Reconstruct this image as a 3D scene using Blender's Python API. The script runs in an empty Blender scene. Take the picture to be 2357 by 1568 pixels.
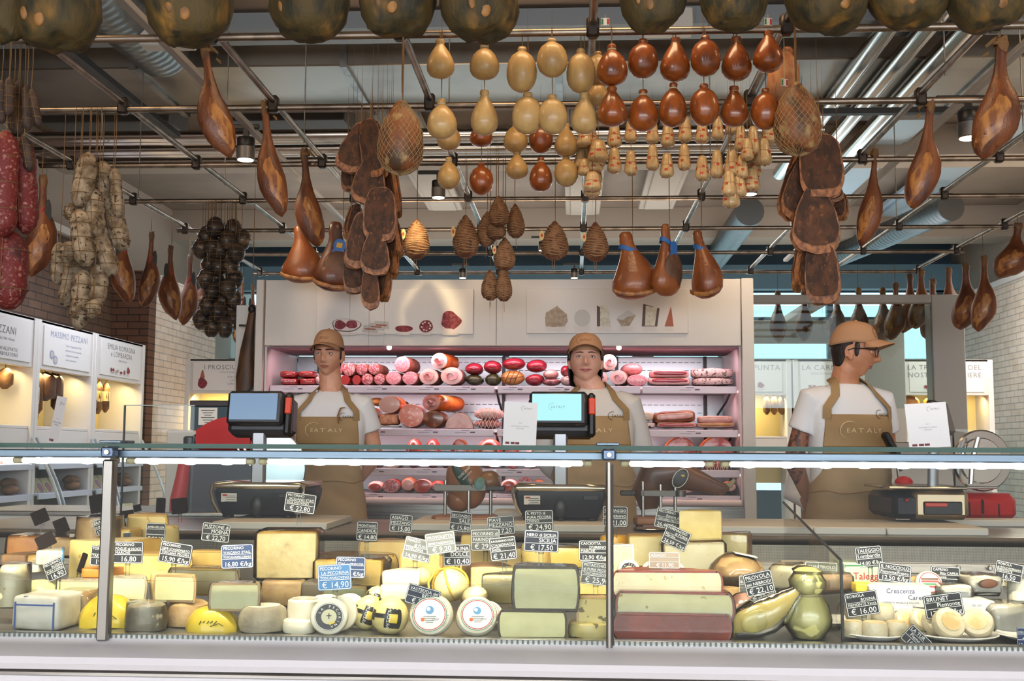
import bpy, math, random
from mathutils import Vector as V, Matrix, noise
R = random.Random(7)
PI = math.pi
SC = bpy.context.scene
COL = SC.collection
F, CX, CY, EYE = 2600.0, 1178.5, 784.0, 1.15
# ------------------------------------------------------------------ camera
cd = bpy.data.cameras.new('camera'); cam = bpy.data.objects.new('camera', cd); COL.objects.link(cam); SC.camera = cam
cd.sensor_width = 36; cd.lens = F / 2357 * 36; cd.clip_start = .05; cd.clip_end = 200
CR = Matrix.Rotation(math.radians(3.1), 3, 'Z') @ Matrix.Rotation(math.radians(90 + 5.6), 3, 'X') @ Matrix.Rotation(math.radians(.3), 3, 'Z')
cam.matrix_world = Matrix.Translation((0, 0, EYE)) @ CR.to_4x4()
CAMP = V((0, 0, EYE))
def ray(px, py): return CR @ V(((px - CX) / F, -(py - CY) / F, -1))
def W(px, py, Y):
    d = ray(px, py); return CAMP + d * (Y / d.y)
def WZ(px, py, z):
    d = ray(px, py); return CAMP + d * ((z - EYE) / d.z)
def U(Y): return Y / F * 1.006
# ------------------------------------------------------------------ materials
def C(r, g, b): return tuple(((x / 255) / 12.92 if x <= 10 else (((x / 255) + .055) / 1.055) ** 2.4) for x in (r, g, b)) + (1,)
MT = {}
def nodes(name):
    m = bpy.data.materials.new(name); m.use_nodes = True; t = m.node_tree; t.nodes.clear()
    o = t.nodes.new('ShaderNodeOutputMaterial'); return m, t, o
def M(name, c1=(200, 200, 200), rough=.5, metal=0, c2=None, sc=8, det=4, lo=.42, hi=.6, c3=None, sc3=30, lo3=.6, hi3=.68, bump=0, bsc=60, coat=0, var=0, sss=0, stretch=None, spec=.5, em=None, es=0, wave=None):
    if name in MT: return MT[name]
    m, t, o = nodes(name); N = t.nodes.new; L = t.links.new
    b = N('ShaderNodeBsdfPrincipled'); L(b.outputs[0], o.inputs[0])
    b.inputs['Roughness'].default_value = rough; b.inputs['Metallic'].default_value = metal
    b.inputs['Specular IOR Level'].default_value = spec
    if coat: b.inputs['Coat Weight'].default_value = coat; b.inputs['Coat Roughness'].default_value = .08
    if sss: b.inputs['Subsurface Weight'].default_value = sss; b.inputs['Subsurface Radius'].default_value = (.012, .006, .003)
    if em: b.inputs['Emission Color'].default_value = C(*em); b.inputs['Emission Strength'].default_value = es
    b.inputs['Base Color'].default_value = C(*c1)
    col = None; vec = None
    if c2 or c3 or bump or wave:
        tc = N('ShaderNodeTexCoord'); mp = N('ShaderNodeMapping'); L(tc.outputs['Object'], mp.inputs[0]); vec = mp.outputs[0]
        if stretch: mp.inputs['Scale'].default_value = stretch
        oi = N('ShaderNodeObjectInfo'); sp = N('ShaderNodeVectorMath'); sp.operation = 'ADD'; L(vec, sp.inputs[0])
        sm = N('ShaderNodeVectorMath'); sm.operation = 'SCALE'; sm.inputs[0].default_value = (13, 7, 19); L(oi.outputs['Random'], sm.inputs['Scale']); L(sm.outputs[0], sp.inputs[1]); vec = sp.outputs[0]
    def nz(s, d):
        n = N('ShaderNodeTexNoise'); n.inputs['Scale'].default_value = s; n.inputs['Detail'].default_value = d; L(vec, n.inputs['Vector']); return n.outputs['Fac']
    def mix(fac, a, bcol):
        x = N('ShaderNodeMix'); x.data_type = 'RGBA'; L(fac, x.inputs[0])
        if isinstance(a, tuple): x.inputs[6].default_value = C(*a)
        else: L(a, x.inputs[6])
        x.inputs[7].default_value = C(*bcol); return x.outputs[2]
    def rmp(f, l, h):
        r = N('ShaderNodeMapRange'); r.inputs[1].default_value = l; r.inputs[2].default_value = h; L(f, r.inputs[0]); return r.outputs[0]
    if c2: col = mix(rmp(nz(sc, det), lo, hi), c1, c2)
    if c3: col = mix(rmp(nz(sc3, 2), lo3, hi3), col or c1, c3)
    if var:
        oi2 = N('ShaderNodeObjectInfo'); h = N('ShaderNodeHueSaturation'); r = N('ShaderNodeMapRange'); r.inputs[3].default_value = 1 - var; r.inputs[4].default_value = 1 + var
        L(oi2.outputs['Random'], r.inputs[0]); L(r.outputs[0], h.inputs['Value'])
        if col: L(col, h.inputs['Color'])
        else: h.inputs['Color'].default_value = C(*c1)
        col = h.outputs[0]
    if col: L(col, b.inputs['Base Color'])
    if bump:
        bp = N('ShaderNodeBump'); bp.inputs['Strength'].default_value = min(1, bump); bp.inputs['Distance'].default_value = .01
        if wave:
            w = N('ShaderNodeTexWave'); w.bands_direction = wave[0]; w.inputs['Scale'].default_value = wave[1]; w.inputs['Distortion'].default_value = wave[2]; L(vec, w.inputs[0]); L(w.outputs['Fac'], bp.inputs['Height'])
        else: L(nz(bsc, 3), bp.inputs['Height'])
        L(bp.outputs[0], b.inputs['Normal'])
        if coat: L(bp.outputs[0], b.inputs['Coat Normal'])
    MT[name] = m; return m
def glass_mat(name, tint=(255, 255, 255), k=1.0, rough=.02, bump=0):
    if name in MT: return MT[name]
    m, t, o = nodes(name); N = t.nodes.new; L = t.links.new
    tr = N('ShaderNodeBsdfTransparent'); tr.inputs[0].default_value = C(*tint); g = N('ShaderNodeBsdfGlossy'); g.inputs['Roughness'].default_value = rough
    fr = N('ShaderNodeFresnel'); fr.inputs[0].default_value = 1.45; mu = N('ShaderNodeMath'); mu.operation = 'MULTIPLY'; mu.inputs[1].default_value = k; L(fr.outputs[0], mu.inputs[0])
    mx = N('ShaderNodeMixShader'); L(mu.outputs[0], mx.inputs[0]); L(tr.outputs[0], mx.inputs[1]); L(g.outputs[0], mx.inputs[2]); L(mx.outputs[0], o.inputs[0])
    if bump:
        tc = N('ShaderNodeTexCoord'); n = N('ShaderNodeTexNoise'); n.inputs['Scale'].default_value = 45; n.inputs['Detail'].default_value = 3; L(tc.outputs['Object'], n.inputs['Vector'])
        bp = N('ShaderNodeBump'); bp.inputs['Strength'].default_value = bump; L(n.outputs['Fac'], bp.inputs['Height']); L(bp.outputs[0], g.inputs['Normal']); L(bp.outputs[0], fr.inputs['Normal'])
    MT[name] = m; return m
def brick_mat(name, a, b, mortar, sc=1.0, face='X'):
    if name in MT: return MT[name]
    m, t, o = nodes(name); N = t.nodes.new; L = t.links.new
    p = N('ShaderNodeBsdfPrincipled'); p.inputs['Roughness'].default_value = .9; L(p.outputs[0], o.inputs[0])
    tc = N('ShaderNodeTexCoord'); s = N('ShaderNodeSeparateXYZ'); L(tc.outputs['Object'], s.inputs[0]); c = N('ShaderNodeCombineXYZ')
    L(s.outputs['Y' if face == 'X' else 'X'], c.inputs[0]); L(s.outputs['Z'], c.inputs[1])
    k = N('ShaderNodeTexBrick'); k.inputs['Scale'].default_value = sc; k.inputs['Brick Width'].default_value = .25; k.inputs['Row Height'].default_value = .075; k.inputs['Mortar Size'].default_value = .006
    k.inputs['Color1'].default_value = C(*a); k.inputs['Color2'].default_value = C(*b); k.inputs['Mortar'].default_value = C(*mortar); L(c.outputs[0], k.inputs[0])
    n = N('ShaderNodeTexNoise'); n.inputs['Scale'].default_value = 5; n.inputs['Detail'].default_value = 5; L(tc.outputs['Object'], n.inputs[0])
    x = N('ShaderNodeMix'); x.data_type = 'RGBA'; x.blend_type = 'OVERLAY'; x.inputs[0].default_value = .35; L(k.outputs[0], x.inputs[6]); L(n.outputs['Fac'], x.inputs[7]); L(x.outputs[2], p.inputs[0])
    bp = N('ShaderNodeBump'); bp.inputs['Strength'].default_value = .6; bp.inputs['Distance'].default_value = .01; iv = N('ShaderNodeMath'); iv.operation = 'SUBTRACT'; iv.inputs[0].default_value = 1; L(k.outputs['Fac'], iv.inputs[1]); L(iv.outputs[0], bp.inputs['Height']); L(bp.outputs[0], p.inputs['Normal'])
    MT[name] = m; return m
def emit(name, c, s):
    if name in MT: return MT[name]
    m, t, o = nodes(name); e = t.nodes.new('ShaderNodeEmission'); e.inputs[0].default_value = C(*c); e.inputs[1].default_value = s; t.links.new(e.outputs[0], o.inputs[0]); MT[name] = m; return m
# ------------------------------------------------------------------ mesh builder
class MB:
    def __init__(s): s.v = []; s.f = []; s.m = []
    def add(s, vs, fs, mi=0, mx=None):
        n = len(s.v); s.v += [(mx @ V(p)) if mx is not None else V(p) for p in vs]; s.f += [tuple(i + n for i in q) for q in fs]; s.m += [mi] * len(fs); return s
    def box(s, c, d, bev=0, rot=None, mi=0):
        mx = Matrix.Translation(c) @ (rot.to_4x4() if rot is not None else Matrix.Identity(4)); h = [x / 2 for x in d]
        if bev <= 0:
            vs = [(x * h[0], y * h[1], z * h[2]) for x in (-1, 1) for y in (-1, 1) for z in (-1, 1)]
            return s.add(vs, [(0, 1, 3, 2), (4, 6, 7, 5), (0, 4, 5, 1), (2, 3, 7, 6), (0, 2, 6, 4), (1, 5, 7, 3)], mi, mx)
        b = min(bev, min(h) * .98); vs = []; ix = {}
        for x in (-1, 1):
            for y in (-1, 1):
                for z in (-1, 1):
                    for a in range(3):
                        p = [x * (h[0] - b), y * (h[1] - b), z * (h[2] - b)]; p[a] = (x, y, z)[a] * h[a]; ix[(x, y, z, a)] = len(vs); vs.append(tuple(p))
        fs = []
        def q(l):
            cc = sum((V(vs[i]) for i in l), V()) / len(l); nn = (V(vs[l[1]]) - V(vs[l[0]])).cross(V(vs[l[2]]) - V(vs[l[0]])); fs.append(tuple(l) if nn.dot(cc) > 0 else tuple(reversed(l)))
        for a in range(3):
            o1, o2 = [i for i in range(3) if i != a]
            for sg in (-1, 1):
                l = []
                for u, w in ((-1, -1), (1, -1), (1, 1), (-1, 1)):
                    k = [0, 0, 0]; k[a] = sg; k[o1] = u; k[o2] = w; l.append(ix[(*k, a)])
                q(l)
            for u in (-1, 1):
                for w in (-1, 1):
                    k0 = [0, 0, 0]; k0[o1] = u; k0[o2] = w; k1 = list(k0); k0[a] = -1; k1[a] = 1
                    q([ix[(*k0, o1)], ix[(*k1, o1)], ix[(*k1, o2)], ix[(*k0, o2)]])
        for x in (-1, 1):
            for y in (-1, 1):
                for z in (-1, 1): q([ix[(x, y, z, a)] for a in range(3)])
        return s.add(vs, fs, mi, mx)
    def rings(s, rs, closed=True, cap=True, mi=0, mx=None):
        n = len(rs[0]); vs = [p for r in rs for p in r]; fs = []
        for i in range(len(rs) - 1):
            for j in range(n if closed else n - 1): fs.append((i * n + j, i * n + (j + 1) % n, (i + 1) * n + (j + 1) % n, (i + 1) * n + j))
        if cap: fs += [tuple(reversed(range(n))), tuple(range((len(rs) - 1) * n, len(rs) * n))]
        return s.add(vs, fs, mi, mx)
    def lathe(s, prof, n=20, c=(0, 0, 0), sx=1, sy=1, fn=None, mi=0, mx=None):
        rs = []
        for r, z in prof:
            ring = []
            for j in range(n):
                a = 2 * PI * j / n; p = V((r * sx * math.cos(a), r * sy * math.sin(a), z))
                if fn: p = fn(p, a)
                ring.append(p + V(c))
            rs.append(ring)
        return s.rings(rs, mi=mi, mx=mx)
    def cyl(s, c, r, h, n=20, bev=0, mi=0, mx=None, axis='Z'):
        A = {'Z': Matrix.Identity(4), 'X': Matrix.Rotation(PI / 2, 4, 'Y'), 'Y': Matrix.Rotation(-PI / 2, 4, 'X')}[axis]
        mm = Matrix.Translation(c) @ A; mm = mx @ mm if mx is not None else mm; h /= 2
        pr = [(r - bev, -h), (r, -h + bev), (r, h - bev), (r - bev, h)] if bev else [(r, -h), (r, h)]
        return s.lathe(pr, n, mi=mi, mx=mm)
    def sph(s, c, r, n=16, m=10, rot=None, mi=0, fn=None):
        r = r if isinstance(r, (tuple, list)) else (r, r, r)
        pr = [(max(1e-4, math.sin(PI * i / m)), -math.cos(PI * i / m)) for i in range(m + 1)]
        mx = Matrix.Translation(c) @ (rot.to_4x4() if rot is not None else Matrix.Identity(4)) @ Matrix.Diagonal((*r, 1))
        return s.lathe(pr, n, mi=mi, mx=mx, fn=fn)
    def pill(s, c, d, e=.45, rot=None, mi=0, n=20, m=14):
        h = [x / 2 for x in d]; f = lambda t: math.copysign(abs(t) ** e, t); mx = Matrix.Translation(c) @ (rot.to_4x4() if rot is not None else Matrix.Identity(4)); rs = []
        for i in range(m + 1):
            a = -PI / 2 + PI * i / m; ca = max(f(math.cos(a)), .02); rs.append([(h[0] * ca * f(math.cos(2 * PI * j / n)), h[1] * ca * f(math.sin(2 * PI * j / n)), h[2] * f(math.sin(a))) for j in range(n)])
        return s.rings(rs, mi=mi, mx=mx)
    def tube(s, pts, r, n=8, sq=None, mi=0, cap=True, up=None):
        pts = [V(p) for p in pts]; rs = []; k = len(pts); rr = r if isinstance(r, (list, tuple)) else [r] * k; pu = None
        for i, p in enumerate(pts):
            t = (pts[min(i + 1, k - 1)] - pts[max(i - 1, 0)]).normalized()
            u = V(up) if up else (pu if pu is not None else (V((0, 0, 1)) if abs(t.z) < .9 else V((0, 1, 0))))
            a = t.cross(u).normalized(); b = a.cross(t).normalized()
            if not up: pu = b
            q = sq[i] if isinstance(sq, list) else (sq or (1, 1))
            rs.append([p + a * (rr[i] * q[0] * math.cos(2 * PI * j / n)) + b * (rr[i] * q[1] * math.sin(2 * PI * j / n)) for j in range(n)])
        return s.rings(rs, cap=cap, mi=mi)
    def prism(s, poly, z0, z1, bev=0, mi=0, mx=None, seg=3):
        def inset(d):
            n = len(poly); out = []
            for i in range(n):
                p0, p, p1 = V(poly[i - 1]), V(poly[i]), V(poly[(i + 1) % n]); e0 = (p - p0).normalized(); e1 = (p1 - p).normalized()
                nn = V((-e0.y - e1.y, e0.x + e1.x)); l = nn.length; nn = nn / l if l > 1e-6 else V((-e0.y, e0.x)); cs = max(.5, nn.dot(V((-e0.y, e0.x)))); out.append(p + nn * (d / cs))
            return out
        rs = []
        if bev:
            for i in range(seg + 1):
                a = PI / 2 * i / seg; q = inset(bev * (1 - math.sin(a))); rs.append([(x.x, x.y, z0 + bev * (1 - math.cos(a))) for x in q])
            for i in range(seg + 1):
                a = PI / 2 * (1 - i / seg); q = inset(bev * (1 - math.sin(a))); rs.append([(x.x, x.y, z1 - bev * (1 - math.cos(a))) for x in q])
        else: rs = [[(p[0], p[1], z0) for p in poly], [(p[0], p[1], z1) for p in poly]]
        return s.rings(rs, mi=mi, mx=mx)
    def grid(s, fn, nu, nv, mi=0):
        vs = [fn(i / nu, j / nv) for j in range(nv + 1) for i in range(nu + 1)]; fs = []
        for j in range(nv):
            for i in range(nu): a = j * (nu + 1) + i; fs.append((a, a + 1, a + nu + 2, a + nu + 1))
        return s.add(vs, fs, mi)
    def rough(s, amp, fr, seed=0, frm=0):
        o = V((seed * 3.1, seed * 1.7, seed * 2.3))
        for i in range(frm, len(s.v)): s.v[i] = s.v[i] + noise.noise_vector(s.v[i] * fr + o) * amp
        return s
    def xf(s, mx, frm=0):
        for i in range(frm, len(s.v)): s.v[i] = mx @ s.v[i]
        return s
    def mesh(s, name, mats, ang=40, smooth=True):
        me = bpy.data.meshes.new(name); me.from_pydata([tuple(p) for p in s.v], [], s.f)
        for m in (mats if isinstance(mats, (list, tuple)) else [mats]): me.materials.append(m)
        me.polygons.foreach_set('material_index', s.m); me.polygons.foreach_set('use_smooth', [smooth] * len(s.f)); me.update()
        if smooth and ang < 180: me.set_sharp_from_angle(angle=math.radians(ang))
        return me
    def make(s, name, mats, parent=None, loc=None, rot=None, ang=40, **kw):
        return link(name, s.mesh(name, mats, ang), parent, loc, rot)
def link(name, data, parent=None, loc=None, rot=None):
    o = bpy.data.objects.new(name, data); COL.objects.link(o)
    if parent is not None: o.parent = parent
    if loc is not None: o.location = loc
    if rot is not None: o.rotation_euler = rot.to_euler() if isinstance(rot, Matrix) else rot
    return o
def tag(o, label, cat=None, group=None):
    o['label'] = label
    if cat: o['category'] = cat
    if group: o['group'] = group
    return o
def thing(name, label, cat, loc=(0, 0, 0), rz=0, group=None):
    o = link(name, None, None, loc, (0, 0, rz)); o.empty_display_size = .05; return tag(o, label, cat, group)
def struct(o): o['kind'] = 'structure'; return o
def dup(o, loc=None, rot=None, label=None, group=None, scale=None, parent=None):
    c = o.copy(); COL.objects.link(c)
    if parent is not None: c.parent = parent
    for ch in list(o.children): dup(ch, parent=c)
    if loc is not None: c.location = loc
    if rot is not None: c.rotation_euler = rot
    if scale is not None: c.scale = scale if isinstance(scale, (tuple, list)) else (scale,) * 3
    if label: c['label'] = label
    if group: c['group'] = group
    return c
TXC = {}; GLY = {}
def _glyphs():
    chars = "ABCDEFGHIJKLMNOPQRSTUVWXYZabcdefghijklmnopqrstuvwxyz0123456789.,|/&'€:-"; obs = []
    for c in '|' + chars:
        for s in ((c,) if c == '|' and not obs else (c, c + '|')):
            cu = bpy.data.curves.new('t', 'FONT'); cu.body = s; cu.resolution_u = 2; ob = bpy.data.objects.new('t', cu); COL.objects.link(ob); obs.append((s, ob))
    dg = bpy.context.evaluated_depsgraph_get(); tmp = {}
    for s, ob in obs:
        me = bpy.data.meshes.new_from_object(ob.evaluated_get(dg)); tmp[s] = ([tuple(v.co) for v in me.vertices], [tuple(q.vertices) for q in me.polygons]); bpy.data.meshes.remove(me)
    for s, ob in obs: cu = ob.data; bpy.data.objects.remove(ob); bpy.data.curves.remove(cu)
    x0 = max(v[0] for v in tmp['|'][0])
    for c in chars: GLY[c] = (tmp[c][0], tmp[c][1], max(v[0] for v in tmp[c + '|'][0]) - x0)
    GLY[' '] = ([], [], .3)
_glyphs()
def textmesh(lines, mats=None, ext=.0004, space=1.0):
    """lines: (string, x, y, size, align, material index) laid in the XY plane -> MB"""
    mb = MB()
    for s, x, y, sz, al, mi in lines:
        wd = sum(GLY[c][2] * space for c in s); cx = {'LEFT': 0, 'CENTER': -wd / 2, 'RIGHT': -wd}[al]
        for c in s:
            vs, fs, ad = GLY[c]; mb.add([((a + cx) * sz + x, b * sz + y, ext) for a, b, _ in vs], fs, mi); cx += ad * space
    return mb
def upright(x=0, y=0, z=0, rz=0, tilt=0, roll=0):
    """XY plane art -> standing plane facing -Y, leaning back by tilt, turned by rz, rolled in its plane"""
    return Matrix.Translation((x, y, z)) @ Matrix.Rotation(rz, 4, 'Z') @ Matrix.Rotation(PI / 2 - tilt, 4, 'X') @ Matrix.Rotation(roll, 4, 'Z')
# shared materials
WHITE = M('white_lacquer', (216, 212, 208), .45); WHITE2 = M('warm_white_laminate', (206, 200, 192), .5)
STEEL = M('brushed_steel', (176, 174, 170), .28, 1, c2=(150, 148, 145), sc=3, stretch=(1, 40, 40))
GALV = M('galvanised_steel', (150, 148, 143), .38, 1, c2=(118, 116, 112), sc=6)
BLACK = M('black_plastic', (24, 24, 26), .4); DARK = M('dark_grey_plastic', (48, 49, 54), .35)
STR = M('twine', (120, 92, 58), .9); UPL = 0; STRW = M('pale_twine', (196, 178, 140), .9)
GLASS = glass_mat('clear_glass', (250, 252, 251), .38); GEDGE = M('green_glass_edge', (8, 62, 48), .1, coat=.3)
FILM = glass_mat('clear_film', (250, 250, 250), 1.3, .05, .9)
# ------------------------------------------------------------------ the room
XL, XR = -4.9, 5.25
CZ = 4.25
def sbox(name, x0, x1, y0, y1, z0, z1, m, bev=0):
    cx, cy, cz = (x0 + x1) / 2, (y0 + y1) / 2, (z0 + z1) / 2
    return struct(MB().box((0, 0, 0), (x1 - x0, y1 - y0, z1 - z0), bev).make(name, m, None, (cx, cy, cz)))
sbox('floor', -7, 7, -4, 18, -.1, 0, M('floor_tile', (196, 188, 178), .5, c2=(182, 174, 163), sc=3))
sbox('ceiling', -7, 7, -4, 18, CZ, CZ + .2, M('ceiling_paint', (148, 132, 117), .9, c2=(140, 125, 111), sc=2))
bd = brick_mat('shaded_brown_brick', (104, 80, 64), (90, 70, 57), (58, 48, 42))  # dark tone puts this wall's shade into the brick colour
bl = brick_mat('window_lit_brick', (226, 216, 206), (218, 204, 190), (176, 168, 160))  # pale tone puts the window light into the brick colour
blf = brick_mat('brown_brick_front', (112, 76, 56), (98, 68, 52), (54, 42, 36), face='Y')
sbox('wall_left', XL - .3, XL, -4, 11.7, 0, 3.2, bd)
sbox('wall_left_return', XL - .3, -4.5, 11.7, 11.9, 0, 3.05, blf)
sbox('wall_left_rear', -4.8, -4.5, 11.9, 13.95, 0, 3.05, bl)
sbox('wall_right', XR, XR + .3, -4, 16, 0, 3.2, bl)
sbox('wall_left_upper', XL - .5, XL - .3, -4, 18, 0, CZ, M('plaster', (178, 164, 150), .9))
sbox('wall_right_upper', XR + .3, XR + .5, -4, 18, 0, CZ, M('plaster', (178, 164, 150), .9))
sbox('trim_1', XL - .1, XL + .05, 4, 11.7, 3.2, 3.27, WHITE); sbox('trim_2', XR - .05, XR + .1, 4, 16, 3.2, 3.27, WHITE)
# glazed rear facade
YB = 16.8
fm = M('blue_grey_frame', (78, 104, 122), .5); gp = glass_mat('facade_glass', (225, 246, 250), .6)
sbox('wall_back', -7, 7, YB, YB + .25, 0, .5, fm)
sbox('trim_3', -7, 7, YB - .1, YB + .25, 3.62, CZ, fm)
sbox('trim_4', -7, 7, YB - .5, YB - .3, 3.5, 3.85, M('pale_blue_beam', (120, 160, 182), .5))
xs = [-6.9, -5.9, -4.2, -2.6, -1.0, .6, 2.2, 3.8, 5.4, 6.8]
for i in range(len(xs) - 1):
    mb = MB(); w = xs[i + 1] - xs[i]
    mb.box((-w / 2, 0, 1.56), (.09, .12, 3.12)); mb.box((0, 0, .05), (w, .12, .1)); mb.box((0, 0, 3.07), (w, .12, .1))
    for z in (1.05, 2.0, 2.62): mb.box((0, 0, z), (w, .1, .06))
    wn = struct(mb.make('window_%d' % (i + 1), fm, None, ((xs[i] + xs[i + 1]) / 2, YB + .06, .5)))
    MB().box((0, 0, 1.56), (w - .05, .012, 3.1)).make('pane', gp, wn)
# world: bright hazy daylight
wd = bpy.data.worlds.new('daylight'); SC.world = wd; wd.use_nodes = True; wt = wd.node_tree; wt.nodes.clear()
wo = wt.nodes.new('ShaderNodeOutputWorld'); wb = wt.nodes.new('ShaderNodeBackground'); wt.links.new(wb.outputs[0], wo.inputs[0])
tc = wt.nodes.new('ShaderNodeTexCoord'); sx = wt.nodes.new('ShaderNodeSeparateXYZ'); wt.links.new(tc.outputs['Generated'], sx.inputs[0])
cr = wt.nodes.new('ShaderNodeValToRGB'); wt.links.new(sx.outputs['Z'], cr.inputs[0]); cr.color_ramp.elements[0].position = 0; cr.color_ramp.elements[0].color = (.62, .64, .66, 1); cr.color_ramp.elements[1].position = .12; cr.color_ramp.elements[1].color = (.74, .86, .93, 1)
wt.links.new(cr.outputs[0], wb.inputs[0]); wb.inputs[1].default_value = 2.2
SC.view_settings.view_transform = 'Standard'; SC.view_settings.look = 'None'; SC.view_settings.gamma = 1; SC.view_settings.exposure = .15
cy = SC.cycles; cy.use_adaptive_sampling = True; cy.adaptive_threshold = .06; cy.adaptive_min_samples = 16; cy.light_sampling_threshold = .03; cy.max_bounces = 4; cy.diffuse_bounces = 2; cy.glossy_bounces = 2; cy.transparent_max_bounces = 12; cy.transmission_bounces = 2; cy.caustics_reflective = False; cy.caustics_refractive = False; cy.sample_clamp_indirect = 4
def area(name, loc, size, power, col, rot=(0, 0, 0), parent=None):
    l = bpy.data.lights.new(name, 'AREA'); l.shape = 'RECTANGLE'; l.size, l.size_y = size; l.energy = power; l.color = C(*col)[:3]; o = link(name, l, parent, loc, rot); return o
# ------------------------------------------------------------------ ceiling services
cp = M('ceiling_beam_paint', (180, 166, 150), .85)
def bx(name, x0, x1, y0, y1, z0, z1, m, label, cat, group=None, bev=0):
    o = MB().box((0, 0, 0), (x1 - x0, y1 - y0, z1 - z0), bev).make(name, m, None, ((x0 + x1) / 2, (y0 + y1) / 2, (z0 + z1) / 2)); return tag(o, label, cat, group)
for i, (y0, y1, z0) in enumerate(((10.6, 11.1, 3.95), (14.2, 14.7, 3.85))):
    struct(sbox('trim_%d' % (5 + i), -5.2, 5.6, y0, y1, z0, CZ - .003, cp))
# big flat sheet metal duct crossing near the front
o = thing('air_duct', 'wide flat sheet metal duct crossing under the ceiling above the pipes', 'duct', (0, 0, 0))
MB().box((0, 8.15, 4.0), (10.2, 1.1, .34), .01).make('duct_body', M('duct_sheet', (150, 142, 130), .35, .85, c2=(120, 112, 102), sc=1.2), o)
for i in range(7): MB().box((-4.6 + i * 1.5, 8.15, 4.0), (.05, 1.14, .38)).make('flange', GALV, o)
o = thing('cable_tray', 'long pale cable tray in front of the flat metal duct', 'cable tray', (0, 0, 0))
MB().box((0, 7.1, 3.86), (10.2, .28, .02)).box((0, 6.97, 3.91), (10.2, .012, .11)).box((0, 7.23, 3.91), (10.2, .012, .11)).make('tray', M('tray_metal', (128, 132, 134), .5, .6), o)
MB().box((-2.6, 6.92, 3.84), (.34, .12, .24), .008).make('junction_box', M('box_grey', (188, 182, 172), .5), o)
MB().box((.6, 6.92, 3.84), (.3, .12, .16), .008).make('junction_box', MT['box_grey'], o)
# shiny pipe run across, five pipes then bending
nm = ['nearest', 'second', 'third', 'fourth', 'farthest']
for i in range(5):
    y = 8.95 + i * .2; z = 3.72 + (i % 2) * .03
    o = MB().tube([(-4.8 , y, z), (-1.5, y, z), (1.2, y, z), (2.0 - i * .0, y, z)], .05, 12).make('pipe', M('foil_pipe', (196, 186, 176), .18, 1), None)
    tag(o, 'shiny foil clad pipe crossing the ceiling, %s of five side by side' % nm[i], 'pipe', 'transverse foil pipes')
for i in range(3):
    x = 1.95 + i * .24
    o = MB().tube([(x, 5.6, 3.78), (x, 8.1, 3.78), (x, 10.6, 3.78)], .065, 12).make('pipe', MT['foil_pipe'], None)
    tag(o, 'thick foil clad pipe running front to back at upper right, %s of three' % ('leftmost', 'middle', 'rightmost')[i], 'pipe', 'front to back foil pipes')
for x0, x1, y, z, lb in ((-3.4, -3.34, 7.3, 3.62, 'left'), (2.0, 3.0, 8.4, 3.6, 'right')):
    o = MB()
    if lb == 'left': o.box((0, .5, 0), (.06, 2.0, .04)); loc = (-3.1, 7.0, 3.6)
    else: o.box((0, 0, 0), (1.6, .06, .04)); loc = (2.3, 7.9, 3.55)
    tag(o.make('bracket_rail', M('black_metal', (38, 36, 34), .5, .3), None, loc), 'dark slotted bracket rail under the pipes at upper %s' % lb, 'bracket rail')
# round ducts deep at the right and centre
for i, (p, q, r, lb) in enumerate((((1.95, 12.4, 3.8), (1.95, 15.8, 3.8), .16, 'round silver duct running back near the right curtain of cured pork'), ((4.0, 12.0, 3.75), (3.4, 15.5, 3.75), .15, 'bent silver duct deep in the hall at right'), ((-2.9, 6.1, 3.95), (-2.9, 7.6, 3.98), .22, 'dim round duct at upper left behind the mouldy hams'))):
    tag(MB().tube([p, tuple((a + b) / 2 for a, b in zip(p, q)), q], r, 20).make('round_duct', M('spiral_duct', (112, 114, 114), .4, .9, bump=.3, wave=('Y', 4, 0)), None), lb, 'duct'); dq = COL.objects[-1]
    for k in (.2, .8): c_ = V(p).lerp(V(q), k); MB().tube([c_ + V((0, 0, r * .9)), V((c_.x, c_.y, CZ))], .006, 6).make('hanger_strap', GALV, dq)
# diagonal ceiling strips (pale light troughs) on the right
sk = M('blue_white_trough', (170, 190, 205), .4)
for i, (x, y0, y1) in enumerate(((2.95, 9.2, 14), (3.9, 9.6, 14), (1.0, 9.5, 13.5), (-1.55, 9.2, 13.5), (.12, 9.3, 13.8))):
    tag(MB().box((0, 0, 0), (.42, y1 - y0, .06), .01).box((0, 0, -.04), (.30, y1 - y0 - .2, .03), .01).make('ceiling_trough', sk if i < 2 else cp, None, (x, (y0 + y1) / 2, 4.1)), 'long pale ceiling trough running back, %s from the left' % ('fourth', 'fifth', 'third', 'first', 'second')[i], 'ceiling trough', 'ceiling troughs')
for i, (x, y) in enumerate(((-4.1, 9.7), (-2.55, 9.7), (2.6, 9.4))):
    tag(MB().box((0, 0, 0), (1.15, .5, .2), .01).make('ceiling_panel', M('grey_panel', (112, 106, 100), .7), None, (x, y, 4.1)), 'dull grey ceiling panel hanging behind the foil pipes, %s' % ('leftmost', 'second from left', 'rightmost')[i], 'ceiling panel', 'grey ceiling panels')
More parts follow.
